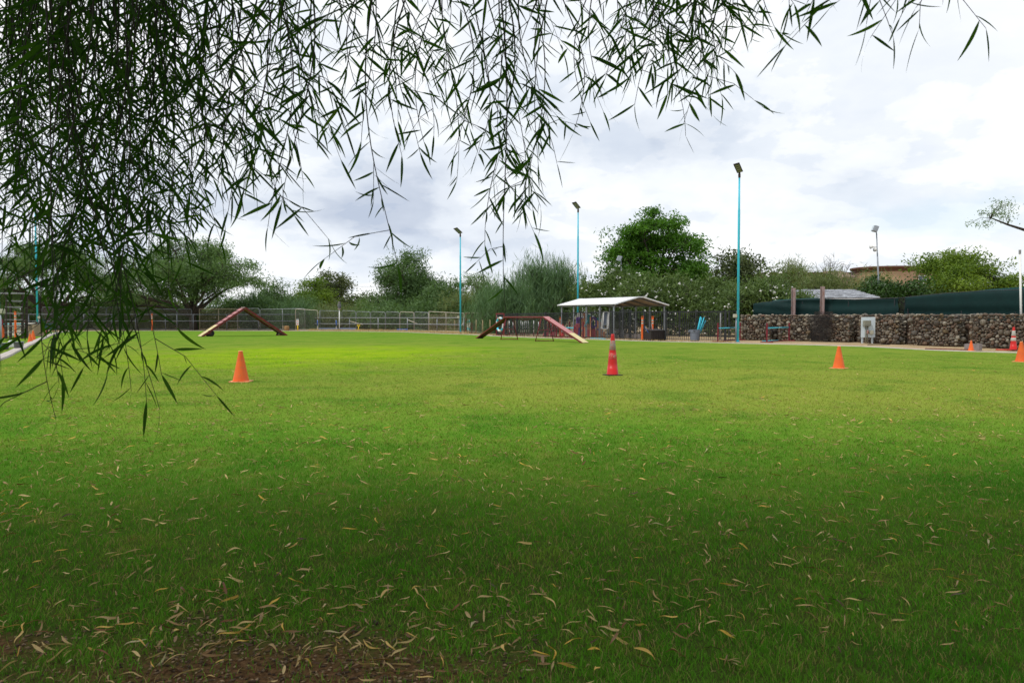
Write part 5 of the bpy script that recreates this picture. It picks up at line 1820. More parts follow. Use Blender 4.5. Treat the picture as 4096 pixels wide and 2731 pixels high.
# ------------------------------------------------------------------ shade roof (carport)
def shade_roof():
    nl, fl_ = Vector((4.87, 35.4, 0)), Vector((2.62, 39.0, 0))       # near and far ends of the front row of posts
    d = (nl - fl_).normalized()
    e = Vector((-d.y, d.x, 0)); e = -e if e.x < 0 else e
    wd = 3.25
    ze, zr = Zat(1217, 35.3), Zat(1189, 36.3)
    root = thing('shade_roof', 'white metal shade roof on grey posts behind the black fence', 'shade roof', (nl + fl_) / 2 + e * wd / 2)
    ov = 0.22
    A0, A1 = fl_ - d * ov - e * 0.12, nl + d * ov - e * 0.12
    L = (A1 - A0).length
    prof = [(0, ze), (wd / 2 - 0.15, zr), (wd / 2 + 0.15, zr), (wd + 0.24, ze - 0.02)]
    n_pan = 9
    for i in range(3):
        (x0, z0), (x1, z1) = prof[i], prof[i + 1]
        for q in range(1):
            p = A0 + e * x0 + Vector((0, 0, z0)); r = A0 + e * x1 + Vector((0, 0, z1))
            sl = r - p
            nn = d.cross(sl).normalized(); nn = -nn if nn.z < 0 else nn
            sh = part('roof_sheet', MB().quadbox(p + d * L / 2 + sl / 2 + nn * 0.012, d * L / 2, sl / 2, nn * 0.008), M['roof_white'], root)
            part('ceiling_sheet', MB().quadbox(p + d * L / 2 + sl / 2 - nn * 0.006, d * (L / 2 - 0.01), sl / 2, nn * 0.006), M['roof_under'], root)
            if i != 1:
                nr = 7
                for k in range(nr):
                    t = (k + 0.5) / nr
                    part('rib', MB().quadbox(p + d * L / 2 + sl * t + nn * 0.026, d * L / 2, sl.normalized() * 0.012, nn * 0.007), M['roof_white'], sh)
    # gable trims and rafters
    for s, pos in (('near', A1), ('far', A0)):
        for i in range(3):
            (x0, z0), (x1, z1) = prof[i], prof[i + 1]
            part('trim', MB().beam(pos + e * x0 + Vector((0, 0, z0 + .005)), pos + e * x1 + Vector((0, 0, z1 + .005)), 0.05, 0.055), M['roof_white'], root)
    for k in range(5):
        b_ = fl_.lerp(nl, k / 4)
        for i in range(3):
            (x0, z0), (x1, z1) = prof[i], prof[i + 1]
            part('rafter', MB().beam(b_ + e * (x0 - .12) + Vector((0, 0, z0 - .05)), b_ + e * (x1 - .12) + Vector((0, 0, z1 - .05)), 0.05, 0.06), M['dark_pipe'], root)
        part('post', MB().box(b_ + Vector((0, 0, (ze - .06) / 2)), (0.060, 0.060, ze - .06), math.atan2(d.y, d.x)), M['steel_post'], root)
        part('post', MB().box(b_ + e * wd + Vector((0, 0, (ze - .06) / 2)), (0.060, 0.060, ze - .06), math.atan2(d.y, d.x)), M['steel_post'], root)
    part('eave_beam', MB().beam(fl_ + Vector((0, 0, ze - .045)), nl + Vector((0, 0, ze - .045)), 0.05, 0.05), M['steel_post'], root)
    part('eave_beam', MB().beam(fl_ + e * wd + Vector((0, 0, ze - .045)), nl + e * wd + Vector((0, 0, ze - .045)), 0.05, 0.05), M['steel_post'], root)


shade_roof()


# ------------------------------------------------------------------ plastic play structure under the roof
def play_set():
    Y = 38.6
    k = Y / FPX
    X = lambda u: (u - CX) * k
    Z = lambda v: Zat(v, Y)
    root = thing('play_structure', 'colourful plastic climbing playset behind the black fence', 'playset', (X(2360), Y, 0))
    ex, ez = Vector((1, 0, 0)), Vector((0, 0, 1))

    def poly(name, pts, mat, dy=0.0, th=0.12):
        return bevel(part(name, MB().prism([(X(u), Z(v)) for u, v in pts], Vector((0, Y + dy, 0)), ex, ez, th), M[mat], root), 0.02)

    def arc(cu, cv, ru, rv, a0, a1, n=9):
        return [(cu + ru * math.cos(R(t)), cv - rv * math.sin(R(t))) for t in np.linspace(a0, a1, n)]

    poly('tower_panel', [(2324, 1352), (2324, 1268)] + arc(2335, 1262, 12, 10, 160, 60, 5) + [(2352, 1262), (2358, 1275), (2358, 1352)], 'pl_orange', 0.0, 0.5)
    poly('arch_top', [(2310, 1268)] + arc(2318, 1262, 10, 13, 180, 10, 9) + [(2333, 1266), (2333, 1273)], 'white', -0.10, 0.55)
    poly('window_hood', arc(2319, 1275, 7, 8, 180, 0, 7), 'pl_purple', -0.28, 0.3)
    poly('rear_wall', [(2308, 1352), (2308, 1268), (2330, 1268), (2330, 1352)], 'pl_purple', 0.5, 0.1)
    poly('low_wall', [(2296, 1352), (2296, 1306), (2303, 1294), (2330, 1293), (2330, 1307), (2312, 1310), (2308, 1352)], 'pl_red', -0.15, 0.2)
    poly('arch_panel', [(2342, 1295), (2342, 1270)] + arc(2350, 1266, 9, 9, 180, 0, 8) + [(2359, 1295)], 'pl_teal', -0.32, 0.18)
    poly('side_panel', [(2354, 1352), (2354, 1266), (2361, 1268), (2361, 1352)], 'pl_orange', -0.45, 0.2)
    ring = MB().ring(Vector((X(2372), Y - 0.2, Z(1290))), ex, ez, 11 * k, 0.055, 28, 8, rz=20 * k)
    part('tunnel_ring', ring, M['pl_purple'], root, smooth=True)
    poly('slide_wall', [(2362, 1352), (2362, 1292)] + arc(2368, 1288, 8, 9, 150, 40, 5) + [(2378, 1292), (2378, 1315), (2376, 1352)], 'pl_teal', 0.05, 0.1)
    poly('white_lip', [(2362, 1284), (2371, 1274), (2374, 1276), (2366, 1290)], 'white', -0.12, 0.2)
    poly('base_block', [(2343, 1353), (2343, 1318), (2380, 1314), (2381, 1353)], 'pl_red', -0.28, 0.3)
    poly('roof_fin', [(2385, 1285), (2386, 1271), (2393, 1269), (2400, 1273), (2406, 1282), (2406, 1290)], 'pl_teal', 0.0, 0.4)
    poly('corner_panel', [(2385, 1352), (2384, 1278), (2390, 1283), (2404, 1288), (2406, 1352)], 'pl_orange', -0.1, 0.35)
    poly('small_window', [(2387, 1322), (2387, 1312), (2392, 1312), (2392, 1322)], 'pl_purple', -0.29, 0.04)
    poly('bottom_box', [(2408, 1352), (2408, 1327), (2418, 1326), (2419, 1352)], 'pl_orange', -0.2, 0.35)


play_set()

sY = 35.9
sk = sY / FPX
sl_root = thing('slide', 'slate blue slide with white edges standing on end behind the black post', 'slide', ((2422 - CX) * sk, sY, 0))
_q = [((u - CX) * sk, Zat(v, sY)) for u, v in ((2406, 1315), (2414, 1247), (2434, 1247), (2429, 1315))]
part('bed', MB().prism(_q, Vector((0, sY, 0)), (1, 0, 0), (0, 0, 1), 0.03), M['slide'], sl_root)
for (a_, b_) in ((0, 1), (1, 2), (2, 3), (3, 0)):
    part('edge', MB().beam(Vector((_q[a_][0], sY - 0.03, _q[a_][1])), Vector((_q[b_][0], sY - 0.03, _q[b_][1])), 0.10, 0.028), M['white'], sl_root)
for u in (2410, 2430):
    part('leg', MB().beam(Vector(((u - CX) * sk, sY + .04, 0)), Vector(((u - CX) * sk, sY + .04, Zat(1300, sY))), 0.04, 0.04), M['steel_post'], sl_root)

# pallets and low plastic crates seen through the fence
for i, (u, v, w, h, lab) in enumerate([(2474, 1352, 26, 0.42, 'weathered grey pallet standing behind the fence left of the gate'), (2506, 1354, 24, 0.40, 'weathered grey crate behind the black gate'), (2555, 1358, 60, 0.22, 'low pale block edging behind the orange delineator post')]):
    c = G(u, v) + Vector((0, 1.6, 0))
    kk = c.y / FPX
    root = thing('pallet', lab, 'pallet', c)
    ww = w * kk
    nb = 5 if i < 2 else 4
    for q in range(nb):
        part('board', MB().box(c + Vector((-ww / 2 + ww * (q + .5) / nb, 0, h / 2)), (ww / nb * 0.72, 0.02, h)), M['rung'] if i < 2 else M['block'], root)
    for z in (h * 0.2, h * 0.8):
        part('stringer', MB().box(c + Vector((0, 0.04, z)), (ww, 0.05, 0.06)), M['rung'] if i < 2 else M['block'], root)

# ------------------------------------------------------------------ tire jumps
def tire_jump(a, b, h, label, ring_yaw, ring_r, ring_z):
    a, b = Vector(a), Vector(b)
    root = thing('tire_jump', label, 'tire jump', (a + b) / 2, group='tire jumps')
    d = (b - a).normalized(); s = Vector((-d.y, d.x, 0))
    for p in (a, b):
        part('upright', MB().beam(p, p + Vector((0, 0, h)), 0.055, 0.055), M['maroon'], root)
        part('foot', MB().beam(p - s * 0.28 + Vector((0, 0, .025)), p + s * 0.28 + Vector((0, 0, .025)), 0.045, 0.045), M['maroon'], root)
    part('top_bar', MB().beam(a - d * 0.027 + Vector((0, 0, h - .01)), b + d * 0.027 + Vector((0, 0, h - .01)), 0.055, 0.06), M['maroon'], root)
    part('ground_bar', MB().beam(a + Vector((0, 0, .02)), b + Vector((0, 0, .02)), 0.04, 0.04), M['maroon'], root)
    c = (a + b) / 2 + Vector((0, 0, ring_z))
    ex = Vector((math.cos(ring_yaw), math.sin(ring_yaw), 0))
    # ring wrapped in bands of tape, each band a piece
    n = 12
    for i in range(n):
        m_ = MB()
        a0, a1 = 2 * math.pi * i / n, 2 * math.pi * (i + 1) / n
        pts = [c + ex * ring_r * math.cos(t) + Vector((0, 0, ring_r * math.sin(t))) for t in np.linspace(a0, a1, 5)]
        m_.tube(pts, 0.062, 10, cap=False)
        part('tape_band', m_, M['teal'] if i % 3 == 1 else (M['pale_pipe'] if i in (3, 9) else M['white']), root, smooth=True)
    for sg in (-1, 1):
        q = c + ex * ring_r * 0.7 * sg + Vector((0, 0, ring_r * 0.72))
        e = (b if (b - a).dot(ex) * sg > 0 else a) + Vector((0, 0, h - 0.06))
        part('chain', MB().tube([q, e], 0.008, 5), M['pale_pipe'], root)
    return root


axd = Vector((0.41, -0.91, 0))
p_ = G(1985.5, 1341.5)
tire_jump(p_, p_ + axd * 1.05, 1.22, 'nearer tire jump with turquoise and white ring in a maroon frame', math.atan2(-0.86, 0.5), 0.36, 0.62)
p_ = G(1863.5, 1330.5)
tire_jump(p_, p_ + axd * 1.10, 1.27, 'farther tire jump with a pale ring seen edge on in a maroon frame', math.atan2(-1.0, 0.22), 0.34, 0.50)


# ------------------------------------------------------------------ weave poles
ORD = ['first', 'second', 'third', 'fourth', 'fifth', 'sixth', 'seventh', 'eighth', 'ninth', 'tenth', 'eleventh', 'twelfth']
for i, x in enumerate([615, 728, 866, 963, 1020, 1078, 1160, 1218, 1368, 1510, 1725, 1890]):
    u = 1960 + x / 7.84
    vb = 1343.0 + (u - 2038) * 0.028
    c = G(u, vb)
    h = Zat(1282.8 + (4.5 if i in (1, 9, 4) else 0), c.y)
    root = thing('weave_pole', '%s taped weave pole from the left, planted before the black fence' % ORD[i], 'weave pole', c, group='white navy and red weave poles')
    ln = Vector((random.uniform(-.03, .03), random.uniform(-.02, .02), 0))
    if i == 6:
        ln = Vector((-0.06, 0, 0))
    f = lambda t: ln * t + Vector((0, 0, h * t))
    r = 0.022
    part('stake', MB().tube([f(0), f(0.27)], r * 0.85, 8), M['maroon'], root, world=False, smooth=True)
    part('pole', MB().tube([f(0.255), f(1.0)], r, 8), M['white'], root, world=False, smooth=True)
    for t0, t1 in ((0.44, 0.52), (0.55, 0.60), (0.64, 0.72), (0.76, 0.80)):
        t0 += random.uniform(-.02, .02)
        part('tape_band', MB().tube([f(t0), f(t1)], r * 1.08, 8), M['navy'], root, world=False, smooth=True)
for i, (u, vb, vt, lab) in enumerate([(2032, 1341, 1284, 'thin tan stake right of the nearer tire jump'), (2061.5, 1341.5, 1283, 'thin tan stake between the left trestle legs of the walk'),
                                      (1961, 1340, 1279, 'tan stake left of the nearer tire jump'), (1931.5, 1339.5, 1280, 'tan stake between the two tire jumps'), (1903.5, 1335, 1279, 'tan stake right of the farther tire jump'), (1819, 1328, 1279, 'tan stake left of the farthest lamp post')]):
    c = G(u, vb)
    solo('wooden_stake', MB().tube([c, c + Vector((random.uniform(-.03, .03), 0, Zat(vt, c.y)))], 0.018, 7), M['wood_pale'], lab, 'stake', c, 'tan stakes along the kerb', smooth=True)


# red folding wings leaning by the fence
def folding_wing(u0, u1, v, h, label):
    a, b = G(u0, v), G(u1, v)
    w = (b - a).length
    root = thing('jump_wing', label, 'jump wing', (a + b) / 2, group='red folding jump wings')
    c = (a + b) / 2
    for s in (-1, 1):
        part('rail', MB().beam(c + Vector((s * w * 0.48, -0.10, 0)), c + Vector((s * w * 0.16 + 0.06, 0.08, h)), 0.035, 0.03), M['pl_red'], root)
        part('rear_leg', MB().beam(c + Vector((s * w * 0.40, 0.32, 0)), c + Vector((s * w * 0.14 + 0.06, 0.10, h * 0.94)), 0.03, 0.03), M['maroon'], root)
    for t in (0.36, 0.62, 0.92):
        hw = w * (0.48 - 0.32 * t)
        part('rung', MB().beam(c + Vector((-hw + 0.06 * t, -0.10 + 0.18 * t, h * t)), c + Vector((hw + 0.06 * t, -0.10 + 0.18 * t, h * t)), 0.05, 0.03), M['pl_red'], root)
    part('kick_board', MB().quadbox(c + Vector((0.01, -0.10, h * 0.17)), (w * 0.40, 0, 0), (0, 0.012, 0), (0, 0.02, h * 0.15)), M['pl_red'], root)


folding_wing(2172, 2194, 1347, 0.66, 'left red folding jump wing behind the right trestle of the walk')
folding_wing(2200, 2219, 1348, 0.68, 'right red folding jump wing under the descending plank')


# ------------------------------------------------------------------ chain link panels and pipe rails at the back
def fence_px(u):
    return float(np.interp(u, [-200, 300, 900, 1300, 1650, 1860, 1960], [52, 58.5, 59.0, 57.5, 54.5, 49.5, 46.0]))


def fp(u, v=None):
    Y = fence_px(u)
    p = Vector(((u - CX) / FPX * Y, Y, 0))
    if v is not None:
        p.z = Zat(v, Y)
    return p


def chain_panel(u0, u1, vt0, vt1, label, mat='grey_pipe', arch=True, mid=False, mesh='diamond', r=0.021, push=0.0, gap=0.06):
    a, b = fp(u0), fp(u1)
    a.y += push; b.y += push
    z0, z1 = Zat(vt0, a.y), Zat(vt1, b.y)
    root = thing('wire_fence', label, 'fence', (a + b) / 2, group='wire fence panels at the back')
    d = (b - a).normalized()
    up = Vector((0, 0, 1))
    k = 0.12 if arch else 0.0
    if arch:
        pts = [a + up * gap, a + up * (z0 - k), a + up * (z0 - k * .3) + d * k * .3, a + up * z0 + d * k, b + up * z1 - d * k, b + up * (z1 - k * .3) - d * k * .3, b + up * (z1 - k), b + up * gap]
    else:
        pts = [a, a + up * z0, b + up * z1, b]
    fr = MB()
    if arch:
        fr.tube(pts, r, 8)
        fr.tube([a + up * gap, b + up * gap], r, 8)
        fr.tube([a, a + up * (gap + .02)], r, 8); fr.tube([b, b + up * (gap + .02)], r, 8)
    else:
        for i in range(3):
            fr.tube([pts[i] - (pts[i + 1] - pts[i]).normalized() * 0, pts[i + 1]], r, 8)
        fr.tube([a + up * gap, b + up * gap], r, 8)
    part('frame', fr, M[mat], root, smooth=True)
    if mid:
        q = (a + b) / 2
        part('mid_post', MB().tube([q, q + up * ((z0 + z1) / 2)], r, 8), M[mat], root, smooth=True)
    W = (b - a).length
    w = MB()
    zt = min(z0, z1) - 0.02
    if mesh == 'diamond':
        st = 0.085
        H = zt - gap
        for sgn in (1, -1):
            x = -H
            while x < W:
                # wire from (x, 0) rising with slope 1
                xa, xb = max(x, 0), min(x + H, W)
                if xb - xa > 0.02:
                    ya, yb = xa - x, xb - x
                    if sgn < 0:
                        ya, yb = H - ya, H - yb
                    w.tube([a + d * xa + up * (gap + ya), a + d * xb + up * (gap + yb)], 0.0042, 3, cap=False)
                x += st
    else:
        for z in np.arange(gap + .05, zt, 0.105):
            w.tube([a + up * z, b + up * z], 0.0055, 3, cap=False)
        for t in np.arange(0, W, 0.075):
            w.tube([a + d * t + up * gap, a + d * t + up * zt], 0.0045, 3, cap=False)
    part('wire_mesh', w, M['wire'] if mesh == 'diamond' else M['tan_pipe'], root)
    return root


chain_panel(428, 548, 1229, 1231, 'chain link panel left of the orange delineator at the back', 'dark_pipe')
chain_panel(300, 425, 1228, 1229, 'chain link panel at the back behind the hanging leaves', 'dark_pipe')
chain_panel(170, 297, 1228, 1228, 'leftmost chain link panel at the back fence', 'dark_pipe')
chain_panel(552, 605, 1232, 1233, 'narrow chain link panel just left of the far orange delineator', 'dark_pipe')
chain_panel(612, 708, 1236, 1237, 'chain link panel right of the far orange delineator', 'dark_pipe')
chain_panel(711, 768, 1236, 1236, 'chain link panel touching the mesquite trunk', 'dark_pipe')
chain_panel(793, 947, 1235, 1235, 'tan framed welded wire panel right of the mesquite trunk', 'tan_pipe', arch=False, mid=True, mesh='grid', push=0.25)
chain_panel(950, 1038, 1234, 1233, 'chain link panel under the apex of the ramp', 'grey_pipe')
chain_panel(1042, 1220, 1237, 1234, 'wide arched chain link panel right of the ramp', 'grey_pipe', mid=True)
chain_panel(1188, 1277, 1236, 1241, 'arched chain link panel behind the small warning sign', 'pale_pipe', push=-0.35)
chain_panel(1280, 1360, 1242, 1244, 'square chain link panel left of the owl post', 'grey_pipe', arch=False)
for i, (u0, u1, v0, v1, mt, lab) in enumerate([(1368, 1423, 1242, 1244, 'grey_pipe', 'arched chain link panel right of the owl post'), (1426, 1481, 1246, 1247.5, 'grey_pipe', 'arched chain link panel above the yellow loop marker'),
                                              (1484, 1541, 1246, 1248, 'grey_pipe', 'third arched chain link panel right of the owl post'), (1543, 1598, 1246.5, 1248.5, 'grey_pipe', 'arched chain link panel left of the cream framed one'),
                                              (1600, 1656, 1247, 1249, 'pale_pipe', 'cream framed arched chain link panel in the back fence'), (1658, 1714, 1247.5, 1250, 'grey_pipe', 'arched chain link panel right of the cream framed one')]):
    chain_panel(u0, u1, v0, v1, lab, mt)
chain_panel(1716, 1857, 1246, 1253, 'tan framed welded wire panel left of the farthest lamp post', 'pale_pipe', arch=False, mid=True, mesh='grid')
chain_panel(1859, 1925, 1250, 1252, 'cream arched chain link panel behind the farther tire jump', 'pale_pipe', push=0.8)


def pipe_fence(us, hs, posts, label, mat, push=-0.12):
    a0 = fp(us[0]); a1 = fp(us[-1])
    root = thing('pipe_fence', label, 'fence', (a0 + a1) / 2)
    for h in hs:
        pts = []
        for u in us:
            p = fp(u); p.y += push; p.z = h
            pts.append(p)
        part('rail', MB().tube(pts, 0.030, 8), M[mat], root, smooth=True)
    for u in posts:
        p = fp(u); p.y += push
        part('post', MB().tube([p, p + Vector((0, 0, max(hs) + 0.02))], 0.036, 8), M[mat], root, smooth=True)


pipe_fence([100, 300, 600, 900, 1190], [1.24, 0.72], [120, 240, 340, 452, 546, 665, 711, 776, 910, 1036], 'grey two rail pipe fence behind the left half of the lawn', 'dark_pipe')
pipe_fence([1262, 1450, 1650, 1857], [0.98, 0.52], [1400, 1514, 1631, 1749, 1856], 'grey two rail pipe fence below the arched panels', 'grey_pipe')
for i, (u0, v0, u1, v1, lab) in enumerate([(1401, 1285, 1452, 1298, 'left pale brace pole leaning on the pipe fence'), (1632, 1279, 1682, 1300, 'right pale brace pole leaning on the pipe fence'), (1834, 1318, 1858, 1286, 'pale brace pole beside the farthest lamp post')]):
    Y = fence_px(u0) - 0.4
    solo('brace_pole', MB().tube([P(u0, v0, Y), P(u1, v1, Y - 0.2)], 0.024, 7), M['pale_pipe'], lab, 'pole', (P(u0, v0, Y) + P(u1, v1, Y - .2)) / 2, smooth=True)


# power lines beyond the fence
for i, (za, zb_, lab) in enumerate([(1134, 1147, 'upper thin power line beyond the back fence'), (1188, 1195, 'lower thin power line beyond the back fence')]):
    pts = [P(1000 + 55 * k, za + (zb_ - za) * k / 10 + 3 * math.sin(math.pi * k / 10), 86) for k in range(11)]
    solo('power_line', MB().tube(pts, 0.014, 5), M['dark_pipe'], lab, 'power line', pts[5])

# ------------------------------------------------------------------ small things along the back kerb
# owl decoy on a white post
c = fp(1364) + Vector((0, -0.5, 0))
z0 = Zat(1236, c.y)
po = thing('decoy_post', 'white pipe post carrying the dark owl decoy at the back fence', 'post', c)
part('pipe', MB().tube([Vector((0, 0, 0)), Vector((0, 0, z0))], 0.038, 10), M['white'], po, world=False, smooth=True)
ow = thing('owl_decoy', 'dark owl decoy perched on the white post', 'owl decoy', c + Vector((0, 0, z0)))
part('body', MB().lathe([(0.05, 0), (0.085, 0.03), (0.10, 0.06), (0.085, 0.11), (0.105, 0.18), (0.12, 0.27), (0.11, 0.36), (0.085, 0.41), (0.095, 0.45), (0.095, 0.50), (0.06, 0.535), (0.01, 0.54)], 18), M['owl'], ow, world=False, smooth=True)
for s in (-1, 1):
    part('ear_tuft', MB().tube([(s * 0.05, 0, 0.51), (s * 0.07, 0, 0.575)], [0.025, 0.004], 6), M['owl'], ow, world=False)
    part('eye', MB().lathe([(0.001, -0.016), (0.016, 0), (0.001, 0.016)], 8, (s * 0.036, -0.088, 0.475)), M['yellow'], ow, world=False)
    part('wing', MB().tube([(s * 0.10, 0.01, 0.36), (s * 0.125, 0.02, 0.22), (s * 0.075, 0.05, 0.06)], [0.03, 0.04, 0.012], 8), M['owl'], ow, world=False, smooth=True)
part('beak', MB().tube([(0, -0.09, 0.455), (0, -0.12, 0.43)], [0.014, 0.002], 6), M['lamp_dark'], ow, world=False)
part('perch', MB().lathe([(0.05, -0.03), (0.13, -0.01), (0.12, 0.03), (0.06, 0.04)], 10), M['beam_rust'], ow, world=False)


def warning_sign():
    c = G(1191, 1322)
    root = thing('warning_sign', 'small white and red warning sign on a yellow post at the back fence', 'sign', c)
    k = c.y / FPX
    zb_, zt = Zat(1300, c.y), Zat(1275, c.y)
    part('post', MB().tube([Vector((0, 0, 0)), Vector((0, 0, zb_ + 0.05))], 0.046, 10), M['yellow'], root, world=False, smooth=True)
    w = 10 * k
    bd = part('board', MB().box((0, -0.05, (zb_ + zt) / 2), (w, 0.012, zt - zb_)), M['white'], root, world=False)
    H = zt - zb_
    part('header', MB().box((0, -0.058, zt - H * 0.09), (w * 0.94, 0.004, H * 0.14)), M['grey_plastic'], bd, world=False)
    oc = [(w * 0.38 * math.cos(t), w * 0.38 * math.sin(t) * 1.15) for t in [math.pi / 8 + q * math.pi / 4 for q in range(8)]]
    top = [(x, max(z, 0.02)) for x, z in oc]
    part('red_symbol', MB().prism(top, Vector((0, -0.058, zb_ + H * 0.50)), (1, 0, 0), (0, 0, 1), 0.004), M['red_vinyl'], bd, world=False)
    part('red_symbol', MB().prism([(x, min(z, -0.02)) for x, z in oc], Vector((0, -0.058, zb_ + H * 0.26)), (1, 0, 0), (0, 0, 1), 0.004), M['red_vinyl'], bd, world=False)
    part('text_band', MB().box((0, -0.058, zb_ + H * 0.38), (w * 0.80, 0.004, 0.02)), M['lamp_dark'], bd, world=False)


warning_sign()

c = G(1431, 1324) + Vector((0, 0.3, 0))
ym = thing('loop_marker', 'yellow post with a loop head in the dry grass at the back', 'marker', c)
part('stem', MB().tube([Vector((0, 0, 0)), Vector((0, 0, 0.36))], 0.032, 8), M['yellow'], ym, world=False, smooth=True)
lp = MB()
for (x0, z0_, x1, z1_) in ((-.085, .37, .085, .37), (-.085, .48, .085, .48), (-.085, .37, -.085, .48), (.085, .37, .085, .48)):
    lp.beam((x0, 0, z0_), (x1, 0, z1_), 0.04, 0.03)
part('loop', lp, M['yellow'], ym, world=False)

for u, lab in ((1286.5, 'left white pole with blue padding before the back fence'), (1360, 'right white pole with blue padding beside the owl post')):
    c = fp(u) + Vector((0, -1.2, 0))
    r_ = thing('padded_pole', lab, 'pole', c, group='blue padded poles')
    part('pole', MB().tube([Vector((0, 0, 0)), Vector((0, 0, 0.82))], 0.018, 8), M['white'], r_, world=False, smooth=True)
    part('pad', MB().tube([Vector((0, 0, 0.36)), Vector((0, 0, 0.80))], 0.034, 10), M['blue'], r_, world=False, smooth=True)
for u0, u1, v, lab, mt in ((1275, 1355, 1315, 'left faded blue board along the back fence', 'blue_faded'), (1358, 1426, 1315, 'right faded blue board beside the yellow loop marker', 'blue_faded'), (1588, 1633, 1318.5, 'bright blue board lying in the dry grass', 'blue')):
    Y = fence_px((u0 + u1) / 2) - 0.8
    a, b = Vector(((u0 - CX) / FPX * Y, Y, 0)), Vector(((u1 - CX) / FPX * Y, Y - .2, 0))
    hb = max(0.10, Zat(v - 3.5, Y))
    solo('edging_board', MB().beam(a + Vector((0, 0, hb / 2)), b + Vector((0, 0, hb / 2)), 0.05, hb), M[mt], lab, 'board', (a + b) / 2)

c = G(1141, 1322) + Vector((0, 0.4, 0))
sb = MB()
rb = 0.185
pr_ = [(0.02, 0)] + [(0.16 + 0.03 * math.sin(math.pi * t), 0.36 * t) for t in np.linspace(0, 1, 7)] + [(0.02, 0.37)]
bevel(solo('straw_bale', MB().lathe([(r_ * random.uniform(.95, 1.04), z) for r_, z in pr_], 22, c), M['straw'], 'small round straw bale standing right of the ramp at the back fence', 'bale', c, smooth=True), 0.01)
c2 = G(1127.5, 1322) + Vector((0, 0.3, 0))
solo('white_stake', MB().tube([c2, c2 + Vector((0, 0, 0.36))], 0.02, 8), M['wood_pale'], 'short pale stake left of the straw bale', 'stake', c2, smooth=True)


# ------------------------------------------------------------------ left side: climbing tower, kennel crate, buckets, chair
def climbing_tower():
    a = G(24, 1355); b = G(90, 1354)
    w = (b - a).length
    dpt = Vector((0.42, 0.95, 0)).normalized() * 0.85
    dpt = Vector((G(107, 1349) - b).to_tuple())
    dpt = Vector((-0.36, 0.85, 0))
    root = thing('climbing_tower', 'dark wooden ladder tower with grey rungs at the left edge', 'climbing tower', (a + b) / 2)
    h = Zat(1176, a.y)
    lean = Vector((-0.05, 0, 0))
    for p in (a, b, a + dpt, b + dpt):
        part('post', MB().beam(p, p - lean + Vector((0, 0, h)), 0.085, 0.085), M['wood_dark'], root)
    for k, v in enumerate((1203, 1227.5, 1253, 1278.5, 1304, 1329.5)):
        z = Zat(v, a.y)
        off = -lean * (z / h)
        part('rung', MB().beam(a + off + Vector((-0.03, -0.055, z)), b + off + Vector((0.03, -0.055, z)), 0.03, 0.045), M['rung'], root)
        part('rung', MB().beam(b + dpt * 0.03 + off + Vector((.06, 0, z - .04)), b + dpt + off + Vector((.06, 0, z - .04)), 0.03, 0.04), M['wood_dark'], root)
        part('rung', MB().beam(a + dpt + off + Vector((0, 0.055, z - .03)), b + dpt + off + Vector((0, .055, z - .03)), 0.03, 0.04), M['rung'], root)
    cc = (a + b) / 2 + dpt / 2 - lean
    part('platform', MB().box(cc + Vector((0, 0, h + 0.03)), (w + 0.16, dpt.length + 0.16, 0.05)), M['wood_dark'], root)
    part('platform_edge', MB().box(cc + Vector((0, -(dpt.length + 0.16) / 2 - 0.012, h + 0.04)), (w + 0.17, 0.02, 0.07)), M['rung'], root)
    part('platform_edge', MB().box(cc + Vector(((w + 0.16) / 2 + 0.012, 0, h + 0.04)), (0.02, dpt.length + 0.14, 0.07)), M['rung'], root)


climbing_tower()


def kennel():
    a, b = G(26, 1349), G(106, 1349)
    Y = a.y + 1.9
    k = Y / FPX
    xa, xb = (20 - CX) * k, (101 - CX) * k
    w = xb - xa
    h = Zat(1291, Y)
    d = 1.0
    root = thing('kennel_crate', 'cream plastic kennel crate with vent slots behind the climbing tower', 'crate', ((xa + xb) / 2, Y, 0))
    bevel(part('lower_shell', MB().box(((xa + xb) / 2, Y + d / 2, h * 0.25), (w, d, h * 0.48)), M['cream_pl'], root), 0.04)
    up = bevel(part('upper_shell', MB().box(((xa + xb) / 2, Y + d / 2, h * 0.74), (w * 0.985, d * 0.97, h * 0.50)), M['cream_pl'], root), 0.05)
    part('flange', MB().box(((xa + xb) / 2, Y + d / 2, h * 0.49), (w * 1.02, d * 1.02, 0.03)), M['tan_pl'], root)
    bar = MB().box(((xa + xb) / 2, Y + 0.012, h * 0.93), (w * 0.96, 0.02, 0.05))
    part('dark_bar', bar, M['wood_dark'], root)
    for r_ in range(5):
        for q in range(9):
            x = xa + w * (0.08 + 0.10 * q + (0.05 if r_ % 2 else 0))
            part('vent', MB().box((x, Y + 0.012, h * (0.58 + 0.055 * r_)), (w * 0.06, 0.02, h * 0.022)), M['wood_dark'], up)
    xe = xb + 0.02
    part('door_frame', MB().box((xe + 0.20, Y + d * 0.5, h * 0.44), (0.40, d * 0.8, h * 0.86)), M['tan_pl'], root)
    part('lid', MB().box((xe + 0.20, Y + d * 0.5, h * 0.91), (0.36, d * 0.7, h * 0.08)), M['cream_pl'], root)
    for q in range(4):
        part('vent', MB().box((xe + 0.2, Y + d * 0.1 - 0.004, h * (0.55 + 0.08 * q)), (0.16, 0.012, 0.02)), M['wood_dark'], root)


kennel()


